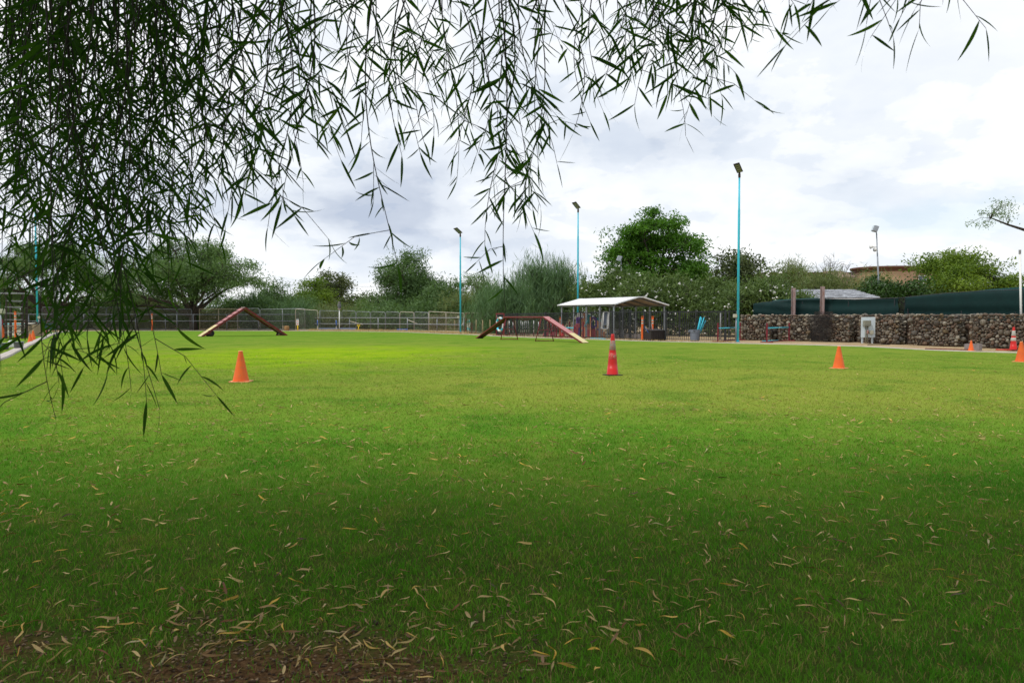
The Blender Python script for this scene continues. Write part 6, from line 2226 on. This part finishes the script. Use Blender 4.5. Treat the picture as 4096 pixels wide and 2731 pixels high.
def square_bucket(u, v, w, h, label):
    c = G(u, v) + Vector((0, 0.12, 0))
    root = thing('bucket', label, 'bucket', c, group='grey buckets at the left edge')
    r = w / 2
    part('pail', MB().lathe([(r * 0.72, 0), (r * 0.96, h), (r * 1.04, h), (r * 1.04, h - .015), (r * 0.92, h - 0.01), (r * 0.66, 0.02), (0.01, 0.02)], 26), M['bucket'], root, world=False)
    part('rim', MB().lathe([(r * 1.0, h - .012), (r * 1.07, h - .012), (r * 1.07, h + .008), (r * 0.95, h + .008)], 26), M['steel_post'], root, world=False)
    part('bail', MB().tube([(r * 1.03, 0, h), (r * 1.2, -0.04, h - 0.05), (r * 1.06, -0.05, h - 0.14)], 0.006, 6), M['steel_post'], root, world=False)


square_bucket(65, 1399, 0.30, 0.245, 'grey bucket standing on the grass by the curved kerb')
square_bucket(12, 1398, 0.22, 0.20, 'smaller grey bucket cut by the left edge beside the lamp post')
lw = G(2, 1392) + Vector((0, 0.5, 0))
solo('white_jug', MB().lathe([(0.09, 0), (0.10, 0.02), (0.10, 0.16), (0.05, 0.22), (0.03, 0.25), (0.03, 0.27)], 16, lw), M['white'], 'white plastic jug behind the smaller grey bucket', 'jug', lw, smooth=True)


def garden_chair():
    c = G(162, 1338) + Vector((0.9, -0.6, 0))
    root = thing('garden_chair', 'dark green plastic armchair beside the lamp post at the left', 'chair', c)
    s = 1.0
    m_ = lambda *a: MB().beam(*a)
    part('seat', MB().box(c + Vector((0, 0, 0.40)), (0.50, 0.48, 0.04)), M['dk_green'], root)
    bk_ = MB()
    for q in range(5):
        bk_.beam(c + Vector((-0.25, -0.2 + 0.1 * q, 0.42)), c + Vector((-0.38, -0.2 + 0.1 * q, 0.86)), 0.07, 0.02)
    part('backrest', bk_, M['dk_green'], root)
    part('top_rail', MB().beam(c + Vector((-0.385, -0.25, 0.87)), c + Vector((-0.385, 0.25, 0.87)), 0.04, 0.06), M['dk_green'], root)
    for sy in (-1, 1):
        part('armrest', MB().tube([c + Vector((-0.33, sy * .25, .66)), c + Vector((0.1, sy * .26, .64)), c + Vector((0.24, sy * .25, .58)), c + Vector((0.26, sy * .24, .42))], 0.025, 8), M['dk_green'], root, smooth=True)
        for sx in (-1, 1):
            part('leg', MB().beam(c + Vector((sx * .20, sy * .20, .40)), c + Vector((sx * .27, sy * .24, 0)), 0.05, 0.03), M['dk_green'], root)


garden_chair()

# ------------------------------------------------------------------ the willow over the camera
DS = 4096 / 2352.0


def ribbon(Pz, D, S, Gv, Ln, Wd, curv, n=6):
    """lanceolate leaf blades as curved ribbons: base, direction, width axis, bend direction"""
    t = np.linspace(0, 1, n + 1)
    prof = np.sin(np.pi * np.clip(t * 0.94 + 0.03, 0, 1) ** 0.8) ** 0.9
    prof[0], prof[-1] = 0.12, 0.03
    c = Pz[:, None] + D[:, None] * (Ln[:, None] * t)[:, :, None] + Gv[:, None] * ((curv * Ln)[:, None] * t ** 2)[:, :, None]
    w = S[:, None] * (Wd[:, None] * prof / 2)[:, :, None]
    V = np.stack([c - w, c + w], axis=2).reshape(-1, 3)
    m = len(Pz)
    base = (np.arange(m) * (2 * (n + 1)))[:, None]
    q = np.arange(n) * 2
    F = np.stack([base + q, base + q + 1, base + q + 3, base + q + 2], axis=2).reshape(-1, 4)
    return V, F


def build_willow():
    rs = np.random.default_rng(77)
    rp = random.Random(5)
    base = Vector((-3.3, -1.1, 0))
    root = thing('willow_tree', 'narrow leaved tree whose hanging branches fill the top and left of the view', 'tree', base)
    # ---- trunk and limbs
    wood = MB()
    fork = base + Vector((0.25, 0.15, 2.1))
    wood.tube([base - Vector((0, 0, .05)), base + Vector((.05, .02, .7)), base + Vector((.16, .1, 1.4)), fork], [0.24, 0.19, 0.17, 0.16], 14)
    limbs = [(-2.7, 2.3, 2.75), (-1.9, 2.7, 2.75), (-1.0, 2.5, 2.7), (0.0, 2.7, 2.75), (0.7, 2.5, 2.65), (1.5, 2.3, 2.6), (2.3, 2.0, 2.7), (-3.6, 2.6, 2.8), (-2.2, 1.6, 2.4),
             (-6, -3.5, 4.4), (-1, -4, 4.8), (3.2, -0.5, 4.4), (-0.5, 0.2, 5.2), (-6.5, 1.2, 4.2), (-3.5, -0.5, 5.8), (2.0, -3.0, 4.6), (4.6, 1.2, 3.9), (1.5, 0.8, 4.3), (-4.0, 2.0, 3.9)]
    samples = []
    for e in limbs:
        e = Vector(e)
        ctl = fork.lerp(e, 0.45) + Vector((0, 0, 0.55 * (e - fork).length * 0.5 + 0.4))
        if e.y > 1:
            ctl.z = max(ctl.z, e.z + 0.8)
        pts = []
        for k in range(10):
            t = k / 9
            p = fork * (1 - t) ** 2 + ctl * 2 * t * (1 - t) + e * t * t
            if 0 < k < 9:
                p += Vector((rp.uniform(-1, 1), rp.uniform(-1, 1), rp.uniform(-.5, .5))) * 0.05
            pts.append(p)
        wood.tube(pts, [0.085 * (1 - 0.88 * k / 9) for k in range(10)], 7, cap=False)
        samples += pts[3:]
    part('trunk', wood, M['bark'], root, smooth=True)
    SP = np.array([tuple(p) for p in samples])

    # ---- hanging strands: (u range, lower end v, spread, number, distance range), in pixels of a 2352 px wide survey sheet
    groups = [(-90, 60, 540, 70, 19, 2.2, 3.2), (40, 150, 575, 80, 16, 2.2, 3.2), (140, 320, 610, 80, 20, 2.2, 3.2), (300, 450, 520, 70, 18, 2.2, 3.1), (430, 560, 420, 60, 11, 2.2, 3.0),
              (560, 690, 390, 70, 8, 2.1, 2.9), (670, 760, 260, 40, 4, 2.2, 2.9), (-60, 420, 260, 80, 20, 2.2, 3.4), (130, 300, 740, 50, 6, 2.0, 2.5), (380, 760, 170, 60, 7, 2.3, 3.2),
              (770, 900, 240, 50, 4, 2.2, 2.8), (840, 860, 350, 20, 1, 2.2, 2.3), (900, 1060, 300, 50, 6, 2.2, 2.9), (1050, 1130, 330, 40, 3, 2.2, 2.7), (780, 1260, 110, 50, 5, 2.3, 3.2),
              (1140, 1260, 380, 50, 4, 2.2, 2.7), (1230, 1330, 330, 50, 3, 2.2, 2.7), (1340, 1470, 220, 60, 5, 2.3, 2.9), (1420, 1680, 165, 35, 15, 2.3, 3.2), (1470, 1640, 270, 25, 4, 2.2, 2.7),
              (1650, 1700, 130, 30, 3, 2.2, 2.7), (1730, 1900, 55, 22, 5, 1.7, 2.1), (1960, 2170, 42, 18, 5, 1.6, 2.0)]
    strands = []
    for (u0, u1, ve, sd, cnt, y0, y1) in groups:
        for i in range(cnt):
            u = u0 + (u1 - u0) * (i + rs.random()) / cnt
            strands.append((u + rs.uniform(-35, 35), u, ve + rs.normal() * sd, rs.uniform(y0, y1), 1.0))
    strands += [(862, 890, 605, 2.3, 1.2), (1130, 1182, 716, 2.25, 1.3), (1122, 1160, 560, 2.25, 1.5), (1140, 1200, 470, 2.4, 1.3), (150, 190, 960, 2.05, 0.75), (120, 300, 920, 2.1, 0.75), (180, 250, 900, 2.2, 0.8), (90, 160, 860, 2.0, 0.7), (200, 240, 780, 2.3, 1.2), (160, 330, 860, 2.15, 1.0), (110, 340, 940, 2.1, 0.7)]
    tw = MB()
    LP, LD, LL = [], [], []
    for (ut, ue, ve, Y, dens) in strands:
        T = P(ut * DS, -330 * DS * 0.6, Y)
        T.z = max(T.z, 2.0 + 0.1 * Y)
        E = P(ue * DS, ve * DS, Y + rp.uniform(-.15, .15))
        n = max(6, int((T - E).length / 0.05))
        ph, am = rp.uniform(0, 6), rp.uniform(0.02, 0.07)
        pts = []
        for k in range(n + 1):
            t = k / n
            p = T.lerp(E, t)
            p.x = T.x + (E.x - T.x) * t ** 1.6
            p += Vector((math.sin(ph + t * 5), math.cos(ph * 1.3 + t * 4), 0)) * am
            pts.append(p)
        j = int(np.argmin(np.linalg.norm(SP - np.array(T), axis=1)))
        a = Vector(SP[j])
        tw.tube([a, a.lerp(T, 0.5) + Vector((0, 0, 0.12)), T] + pts[1:], [0.005, 0.0042, 0.0035] + [0.0032 * (1 - 0.75 * k / n) for k in range(1, n + 1)], 4, cap=False)

        def leaves_on(pl, step, s0=0.0):
            acc, flip = 0.0, rp.uniform(0, 6.28)
            for k in range(1, len(pl)):
                acc += (pl[k] - pl[k - 1]).length
                while acc > step:
                    acc -= step * rp.uniform(0.7, 1.3)
                    flip += 2.4 + rp.uniform(-.5, .5)
                    tan = (pl[k] - pl[k - 1]).normalized()
                    out = Vector((math.cos(flip), math.sin(flip), rp.uniform(-.3, .35)))
                    d = (tan * rp.uniform(.1, .8) + out * rp.uniform(.6, 1.2) + Vector((0, 0, -0.28))).normalized()
                    LP.append(pl[k].lerp(pl[k - 1], rp.random())); LD.append(d)
                    LL.append(rp.uniform(0.058, 0.110))
            # tip leaves
            LP.append(pl[-1]); LD.append(((pl[-1] - pl[-2]).normalized() + Vector((rp.uniform(-.4, .4), rp.uniform(-.4, .4), -.2))).normalized()); LL.append(rp.uniform(.07, .115))

        leaves_on(pts, 0.046 / dens)
        for k in range(4, n - 1):
            if rp.random() < 0.26:
                an = rp.uniform(0, 6.28)
                d = Vector((math.cos(an), math.sin(an) * 0.8, rp.uniform(-.7, .1))).normalized()
                ln = rp.uniform(0.08, 0.24)
                sub = [pts[k], pts[k] + d * ln * .5, pts[k] + d * ln + Vector((0, 0, -0.25 * ln))]
                tw.tube(sub, [0.0014, 0.0011, 0.0007], 3, cap=False)
                leaves_on([sub[0].lerp(sub[1], q / 3) for q in range(3)] + [sub[1].lerp(sub[2], q / 3) for q in range(4)], 0.046 / dens)
    part('branchlets', tw, M['twig_fg'], root)
    LP = np.array([tuple(p) for p in LP]); LD = np.array([tuple(p) for p in LD]); LL = np.array(LL)
    n = len(LP)
    S = unit(np.cross(LD, rs.normal(size=(n, 3))))
    Gv = unit(np.array([0, 0, -1.0]) + rs.normal(size=(n, 3)) * 0.55)
    Wd = LL * rs.uniform(0.07, 0.11, n)
    cu = rs.uniform(-0.10, 0.55, n)
    # the 300 leaves that hang most freely become parts of their own
    mid = LP + LD * (LL / 2)[:, None]
    uu = mid[:, 0] / mid[:, 1]; vv = (mid[:, 2] - CAM_H) / mid[:, 1]
    cnt = np.zeros(n)
    for i0 in range(0, n, 500):
        du = uu[i0:i0 + 500, None] - uu[None]; dv = vv[i0:i0 + 500, None] - vv[None]
        cnt[i0:i0 + 500] = ((du * du + dv * dv) < 0.028 ** 2).sum(1)
    vis = (np.abs(uu) < 0.69) & (vv < 0.42)
    score = np.where(vis, cnt - 60 * LL, 1e9)
    own = np.argsort(score)[:300]
    rest = np.setdiff1d(np.arange(n), own)
    V, F = ribbon(LP[rest], LD[rest], S[rest], Gv[rest], LL[rest], Wd[rest], cu[rest])
    tint = np.repeat(np.clip(rs.beta(2, 2.4, len(rest)), 0, 1), 6)
    o = link('foliage', fast_mesh('foliage', V - np.array(base), F, {'tint': tint}, smooth=True), M['leaf_fg'], root)
    o['kind'] = 'stuff'
    temps = []
    for k in range(10):
        V, F = ribbon(np.zeros((1, 3)), np.array([[1.0, 0, 0]]), np.array([[0, 1.0, 0]]), np.array([[0, 0, -1.0]]), np.array([1.0]), np.array([0.072 + 0.004 * k]), np.array([0.04 + 0.04 * k]), 7)
        me = fast_mesh('leaf', V, F, {'tint': np.full(len(F), 0.15 + 0.08 * k)}, smooth=True)
        me.materials.append(M['leaf_fg'])
        temps.append(me)
    for i in own:
        d = Vector(LD[i])
        side = Vector(S[i])
        zax = d.cross(side).normalized()
        side = zax.cross(d).normalized()
        mt = Matrix((d, side, zax)).transposed().to_4x4()
        o = link('leaf', temps[int(rs.integers(10))], None, root)
        o.matrix_local = Matrix.Translation(Vector(LP[i]) - base) @ mt @ Matrix.Scale(float(LL[i]), 4)
    # ---- unseen crown overhead and behind, its spread and density shaped to darken the foreground
    nb = 62000
    blobs = []
    for e in limbs:
        e = Vector(e)
        for q in range(3):
            blobs.append((e.x + rp.uniform(-.9, .9), e.y + rp.uniform(-1.2, .4), e.z + rp.uniform(.1, 1.2), rp.uniform(.9, 1.6)))
    for q in range(34):
        blobs.append((rp.uniform(-7.0, 7.0), rp.uniform(-5.5, 2.0), rp.uniform(3.4, 6.2), rp.uniform(.9, 1.7)))
    bl = np.array(blobs)
    pk = rs.integers(0, len(bl), nb)
    C = bl[pk, :3] + unit(rs.normal(size=(nb, 3))) * (bl[pk, 3] * rs.random(nb) ** 0.4)[:, None] * np.array([1, 1, 0.7])
    keep = (C[:, 2] > 1.0 + 0.47 * np.maximum(C[:, 1], 0) + 0.55) & (C[:, 2] > 2.2)
    C = C[keep]
    D = unit(rs.normal(size=C.shape) + np.array([0, 0, -0.9]))
    S2 = unit(np.cross(D, rs.normal(size=C.shape)))
    V, F = diamond_leaves(C, D, S2, rs.uniform(.11, .19, len(C)), rs.uniform(.018, .028, len(C)))
    o = link('upper_foliage', fast_mesh('upper_foliage', V - np.array(base), F, {'tint': rs.random(len(C)) * .8}), M['leaf_fg'], root)
    o['kind'] = 'stuff'
    return n


N_LEAF = build_willow()


# ------------------------------------------------------------------ grass blades
def bare_mask(x, y):
    j = 0.22 * np.sin(5.1 * x + 1.3) * np.cos(6.3 * y) + 0.16 * np.sin(13 * x + 2.1 * y) + 0.12 * np.cos(19 * y - 7 * x)
    d1 = np.sqrt(((x + 0.66) / 0.95) ** 2 + ((y - 1.93) / 0.50) ** 2) + j
    d2 = np.sqrt(((x + 1.75) / 0.5) ** 2 + ((y - 2.2) / 0.18) ** 2) + j
    return np.clip((1.05 - np.minimum(d1, d2)) / 0.45, 0, 1)


def build_grass():
    rs = np.random.default_rng(5)
    Vs, Fs, Ts = [], [], []
    off = 0
    # density falls and blade width grows steadily with distance; beyond 24 m the turf sheet takes over
    A, y0, y1 = 80000.0, 1.8, 24.0
    half = 0.692 * 1.12
    tot = int(2 * half * A * (y1 ** 0.3 - y0 ** 0.3) / 0.3)
    y = (rs.random(tot) * (y1 ** 0.3 - y0 ** 0.3) + y0 ** 0.3) ** (1 / 0.3)
    x = (rs.random(tot) * 2 - 1) * half * y
    cl = 0.5 + 0.5 * np.sin(x * 21 + 2 * np.sin(y * 9)) * np.sin(y * 17 + 2 * np.sin(x * 7))
    keep = rs.random(tot) > bare_mask(x, y) * 0.90
    keep &= rs.random(tot) < 0.6 + 0.4 * cl
    keep &= rs.random(tot) < np.clip((25.0 - y) / 13.0, 0, 1)
    X, Y, CL = x[keep], y[keep], cl[keep]
    for three in (True, False):
        sel = (Y < 6.0) if three else (Y >= 6.0)
        x, y, cl = X[sel], Y[sel], CL[sel]
        n = len(x)
        sc = np.interp(y, [2, 6, 14, 24], [1.0, 0.9, 0.62, 0.42])
        h = rs.uniform(.011, .036, n) * (0.7 + 0.5 * cl) * sc
        an = rs.random(n) * 2 * np.pi
        lean = rs.uniform(0.15, 1.3, n)
        ld = np.stack([np.cos(an), np.sin(an), np.zeros(n)], 1)
        an2 = rs.random(n) * 2 * np.pi
        sd = np.stack([np.cos(an2), np.sin(an2) * 0.5, np.zeros(n)], 1)
        ww = ((0.0022 + 0.00055 * (y - 1.8)) * rs.uniform(.6, 1.3, n))[:, None]
        b = np.stack([x, y, np.zeros(n)], 1)
        up = np.array([0, 0, 1.0])
        m = b + up * (h * 0.55)[:, None] + ld * (h * lean * 0.30)[:, None]
        t = b + up * (h * rs.uniform(.75, 1.0, n))[:, None] + ld * (h * lean)[:, None]
        if three:
            V = np.stack([b - sd * ww / 2, b + sd * ww / 2, m - sd * ww * .42, m + sd * ww * .42, t], 1).reshape(-1, 3)
            q = (np.arange(n) * 5)[:, None] + off
            F = np.concatenate([q + np.array([[0, 1, 3]]), q + np.array([[0, 3, 2]]), q + np.array([[2, 3, 4]])], 1).reshape(-1, 3)
            k = 3
            off += n * 5
        else:
            V = np.stack([b - sd * ww / 2, b + sd * ww / 2, t], 1).reshape(-1, 3)
            F = (np.arange(n * 3).reshape(n, 3)) + off
            k = 1
            off += n * 3
        Vs.append(V); Fs.append(F); Ts.append(np.repeat(rs.random(n), k))
    me = fast_mesh('grass', np.concatenate(Vs), np.concatenate(Fs), {'tint': np.concatenate(Ts)})
    o = link('grass', me, M['blade'])
    o['kind'] = 'stuff'
    tag(o, 'short green turf blades covering the lawn', 'grass')


build_grass()


def build_dry_grass():
    rs = np.random.default_rng(9)
    B = []
    for i in range(5200):
        u = rs.uniform(1225, 1870)
        if rs.random() < 0.18:
            u = rs.uniform(1850, 2960)
        v = np.interp(u, [p[0] for p in KERB_PX], [p[1] for p in KERB_PX])
        p = G(u, v)
        B.append((p.x, p.y + rs.uniform(0.2, 1.3) if u < 1900 else p.y + rs.uniform(.15, .5), 0))
    B = np.array(B)
    n = len(B)
    h = rs.uniform(.05, .22, n) * np.where(B[:, 1] < 44, 0.5, 1)
    an = rs.random(n) * 6.28
    ld = np.stack([np.cos(an), np.sin(an), np.zeros(n)], 1) * (h * rs.uniform(.1, .7, n))[:, None]
    sd = np.stack([np.ones(n), np.zeros(n), np.zeros(n)], 1) * 0.011
    V = np.stack([B - sd, B + sd, B + ld + np.array([0, 0, 1.0]) * h[:, None]], 1).reshape(-1, 3)
    me = fast_mesh('dry_grass', V, np.arange(n * 3).reshape(n, 3), {'tint': rs.random(n)})
    o = link('dry_grass', me, M['dry_grass'])
    o['kind'] = 'stuff'
    tag(o, 'pale dry grass along the foot of the back fence', 'grass')


build_dry_grass()


# ------------------------------------------------------------------ fallen leaves
def build_litter():
    rs = np.random.default_rng(21)
    temps = []
    for k in range(10):
        c = (0.12, -0.18, 0.30, 0.02, -0.08, 0.42, 0.0, -0.32, 0.06, -0.02)[k]
        n = 8
        t = np.linspace(0, 1, n + 1)
        w = (0.105, 0.085, 0.12, 0.09, 0.075, 0.10, 0.13, 0.08, 0.07, 0.15)[k] * np.sin(np.pi * np.clip(t * (.94 if k != 6 else .6) + .03, 0, 1) ** .85) + 0.006
        yb = c * np.sin(np.pi * t) * 0.5 + 0.10 * c * np.sin(3 * t + k)
        zc = 0.16 * np.sin(np.pi * t) ** 2 * (0.1 + 0.28 * (k % 3)) + 0.03 * np.sin(7 * t + k)
        roll = 0.6 * np.sin(2.2 * t + k)
        V = []
        for i in range(n + 1):
            for s in (-1, 0, 1):
                V.append((t[i] - 0.5, yb[i] + s * w[i] / 2 * math.cos(roll[i]), zc[i] + s * w[i] / 2 * math.sin(roll[i]) + (0.035 * abs(s) if w[i] > .03 else 0)))
        F = []
        for i in range(n):
            for j in range(2):
                a = i * 3 + j
                F.append((a, a + 1, a + 4, a + 3))
        temps.append((np.array(V), np.array(F)))
    names = ['straw coloured', 'yellow', 'russet', 'pale bleached', 'dark brown']
    meshes = {}
    for k, (V, F) in enumerate(temps):
        for c in range(5):
            me = fast_mesh('fallen_leaf', V, F, smooth=True)
            me.materials.append(M['fallen%d' % c])
            meshes[k, c] = me
    # the individual ones, nearest to the viewer
    cnt = 0
    while cnt < 300:
        if cnt < 60:
            x, y = rs.normal(-0.75, 0.75), rs.normal(2.25, 0.18)
        else:
            v = 1270 + 2958 / rs.uniform(2.05, 5.6)
            u = rs.uniform(-60, 4156)
            p = G(u, v); x, y = p.x, p.y
        if y < 2.0:
            continue
        c = int(rs.choice(5, p=[.24, .16, .26, .14, .20]))
        o = link('fallen_leaf', meshes[int(rs.integers(10)), c], None)
        bm_ = float(bare_mask(np.array([x]), np.array([y]))[0])
        s = rs.uniform(0.026, 0.076)
        o.location = (x, y, (0.004 if bm_ > .5 else rs.uniform(0.008, 0.024)))
        o.rotation_euler = (rs.uniform(-.5, .5), rs.uniform(-.35, .35), rs.uniform(0, 6.28))
        o.scale = (s, s, s)
        tag(o, '%s narrow dry leaf fallen on the shaded grass in the foreground' % names[c], 'leaf', '%s fallen leaves' % names[c])
        cnt += 1
    # the rest as litter
    Vs, Fs, Ts, off = [], [], [], 0
    n = 6200
    y = np.concatenate([rs.uniform(2.2, 9, 3400), rs.uniform(5, 20, 2400), rs.normal(2.25, 0.22, 400)])
    x = np.concatenate([(rs.random(5800) * 2 - 1) * 0.76 * y[:5800], rs.normal(-0.8, 0.7, 400)])
    dr = rs.random(n) < 0.45                     # leaves drift together
    k_ = rs.integers(0, n, n)
    x = np.where(dr, x[k_ // 12 * 12 % n] + rs.normal(0, .22, n), x)
    y = np.where(dr, y[k_ // 12 * 12 % n] + rs.normal(0, .16, n), y)
    for i in range(n):
        if y[i] < 1.9:
            continue
        V, F = temps[int(rs.integers(10))]
        s = rs.uniform(.022, .078)
        a, tx, ty = rs.uniform(0, 6.28), rs.uniform(-.6, .6), rs.uniform(-.4, .4)
        Rm = np.array(Matrix.Rotation(a, 3, 'Z') @ Matrix.Rotation(tx, 3, 'X') @ Matrix.Rotation(ty, 3, 'Y'))
        W = (V * s) @ Rm.T + np.array([x[i], y[i], 0.004 + 0.022 * rs.random()])
        Vs.append(W); Fs.append(F + off); Ts.append(np.full(len(F), rs.beta(1.3, 1.0))); off += len(V)
    me = fast_mesh('leaf_litter', np.concatenate(Vs), np.concatenate(Fs), {'tint': np.concatenate(Ts)}, smooth=True)
    o = link('leaf_litter', me, M['litter'])
    o['kind'] = 'stuff'
    tag(o, 'scattered dry leaf litter over the lawn', 'leaf litter')


build_litter()


def build_crumbs():
    rs = np.random.default_rng(31)
    Vs, Fs, Ts, off = [], [], [], 0
    oct_v = np.array([(1, 0, 0), (-1, 0, 0), (0, 1, 0), (0, -1, 0), (0, 0, 1), (0, 0, -1)], float)
    oct_f = np.array([(0, 2, 4), (2, 1, 4), (1, 3, 4), (3, 0, 4), (2, 0, 5), (1, 2, 5), (3, 1, 5), (0, 3, 5)])
    for i in range(5200):
        x, y = rs.normal(-0.7, 0.7), rs.uniform(1.95, 2.75)
        if float(bare_mask(np.array([x]), np.array([y]))[0]) < rs.random() * 0.9:
            continue
        s = rs.uniform(.002, .0062) * (1.6 if rs.random() < .06 else 1)
        V = oct_v * rs.uniform(.6, 1.3, (6, 1)) * np.array([s * rs.uniform(.8, 2.4), s, s * .6])
        a = rs.uniform(0, 6.28)
        Rm = np.array(Matrix.Rotation(a, 3, 'Z'))
        Vs.append(V @ Rm.T + np.array([x, y, s * .3])); Fs.append(oct_f + off); off += 6
        Ts.append(np.full(8, rs.random() ** 1.6))
    me = fast_mesh('soil_crumbs', np.concatenate(Vs), np.concatenate(Fs), {'tint': np.concatenate(Ts)})
    o = link('soil_crumbs', me, foliage('soil_crumb', (0.030, 0.017, 0.009), (0.26, 0.18, 0.10), trans=0.0, rough=0.9))
    o['kind'] = 'stuff'
    tag(o, 'brown crumbs of soil and bark on the bare patch in the foreground', 'soil crumbs')


build_crumbs()
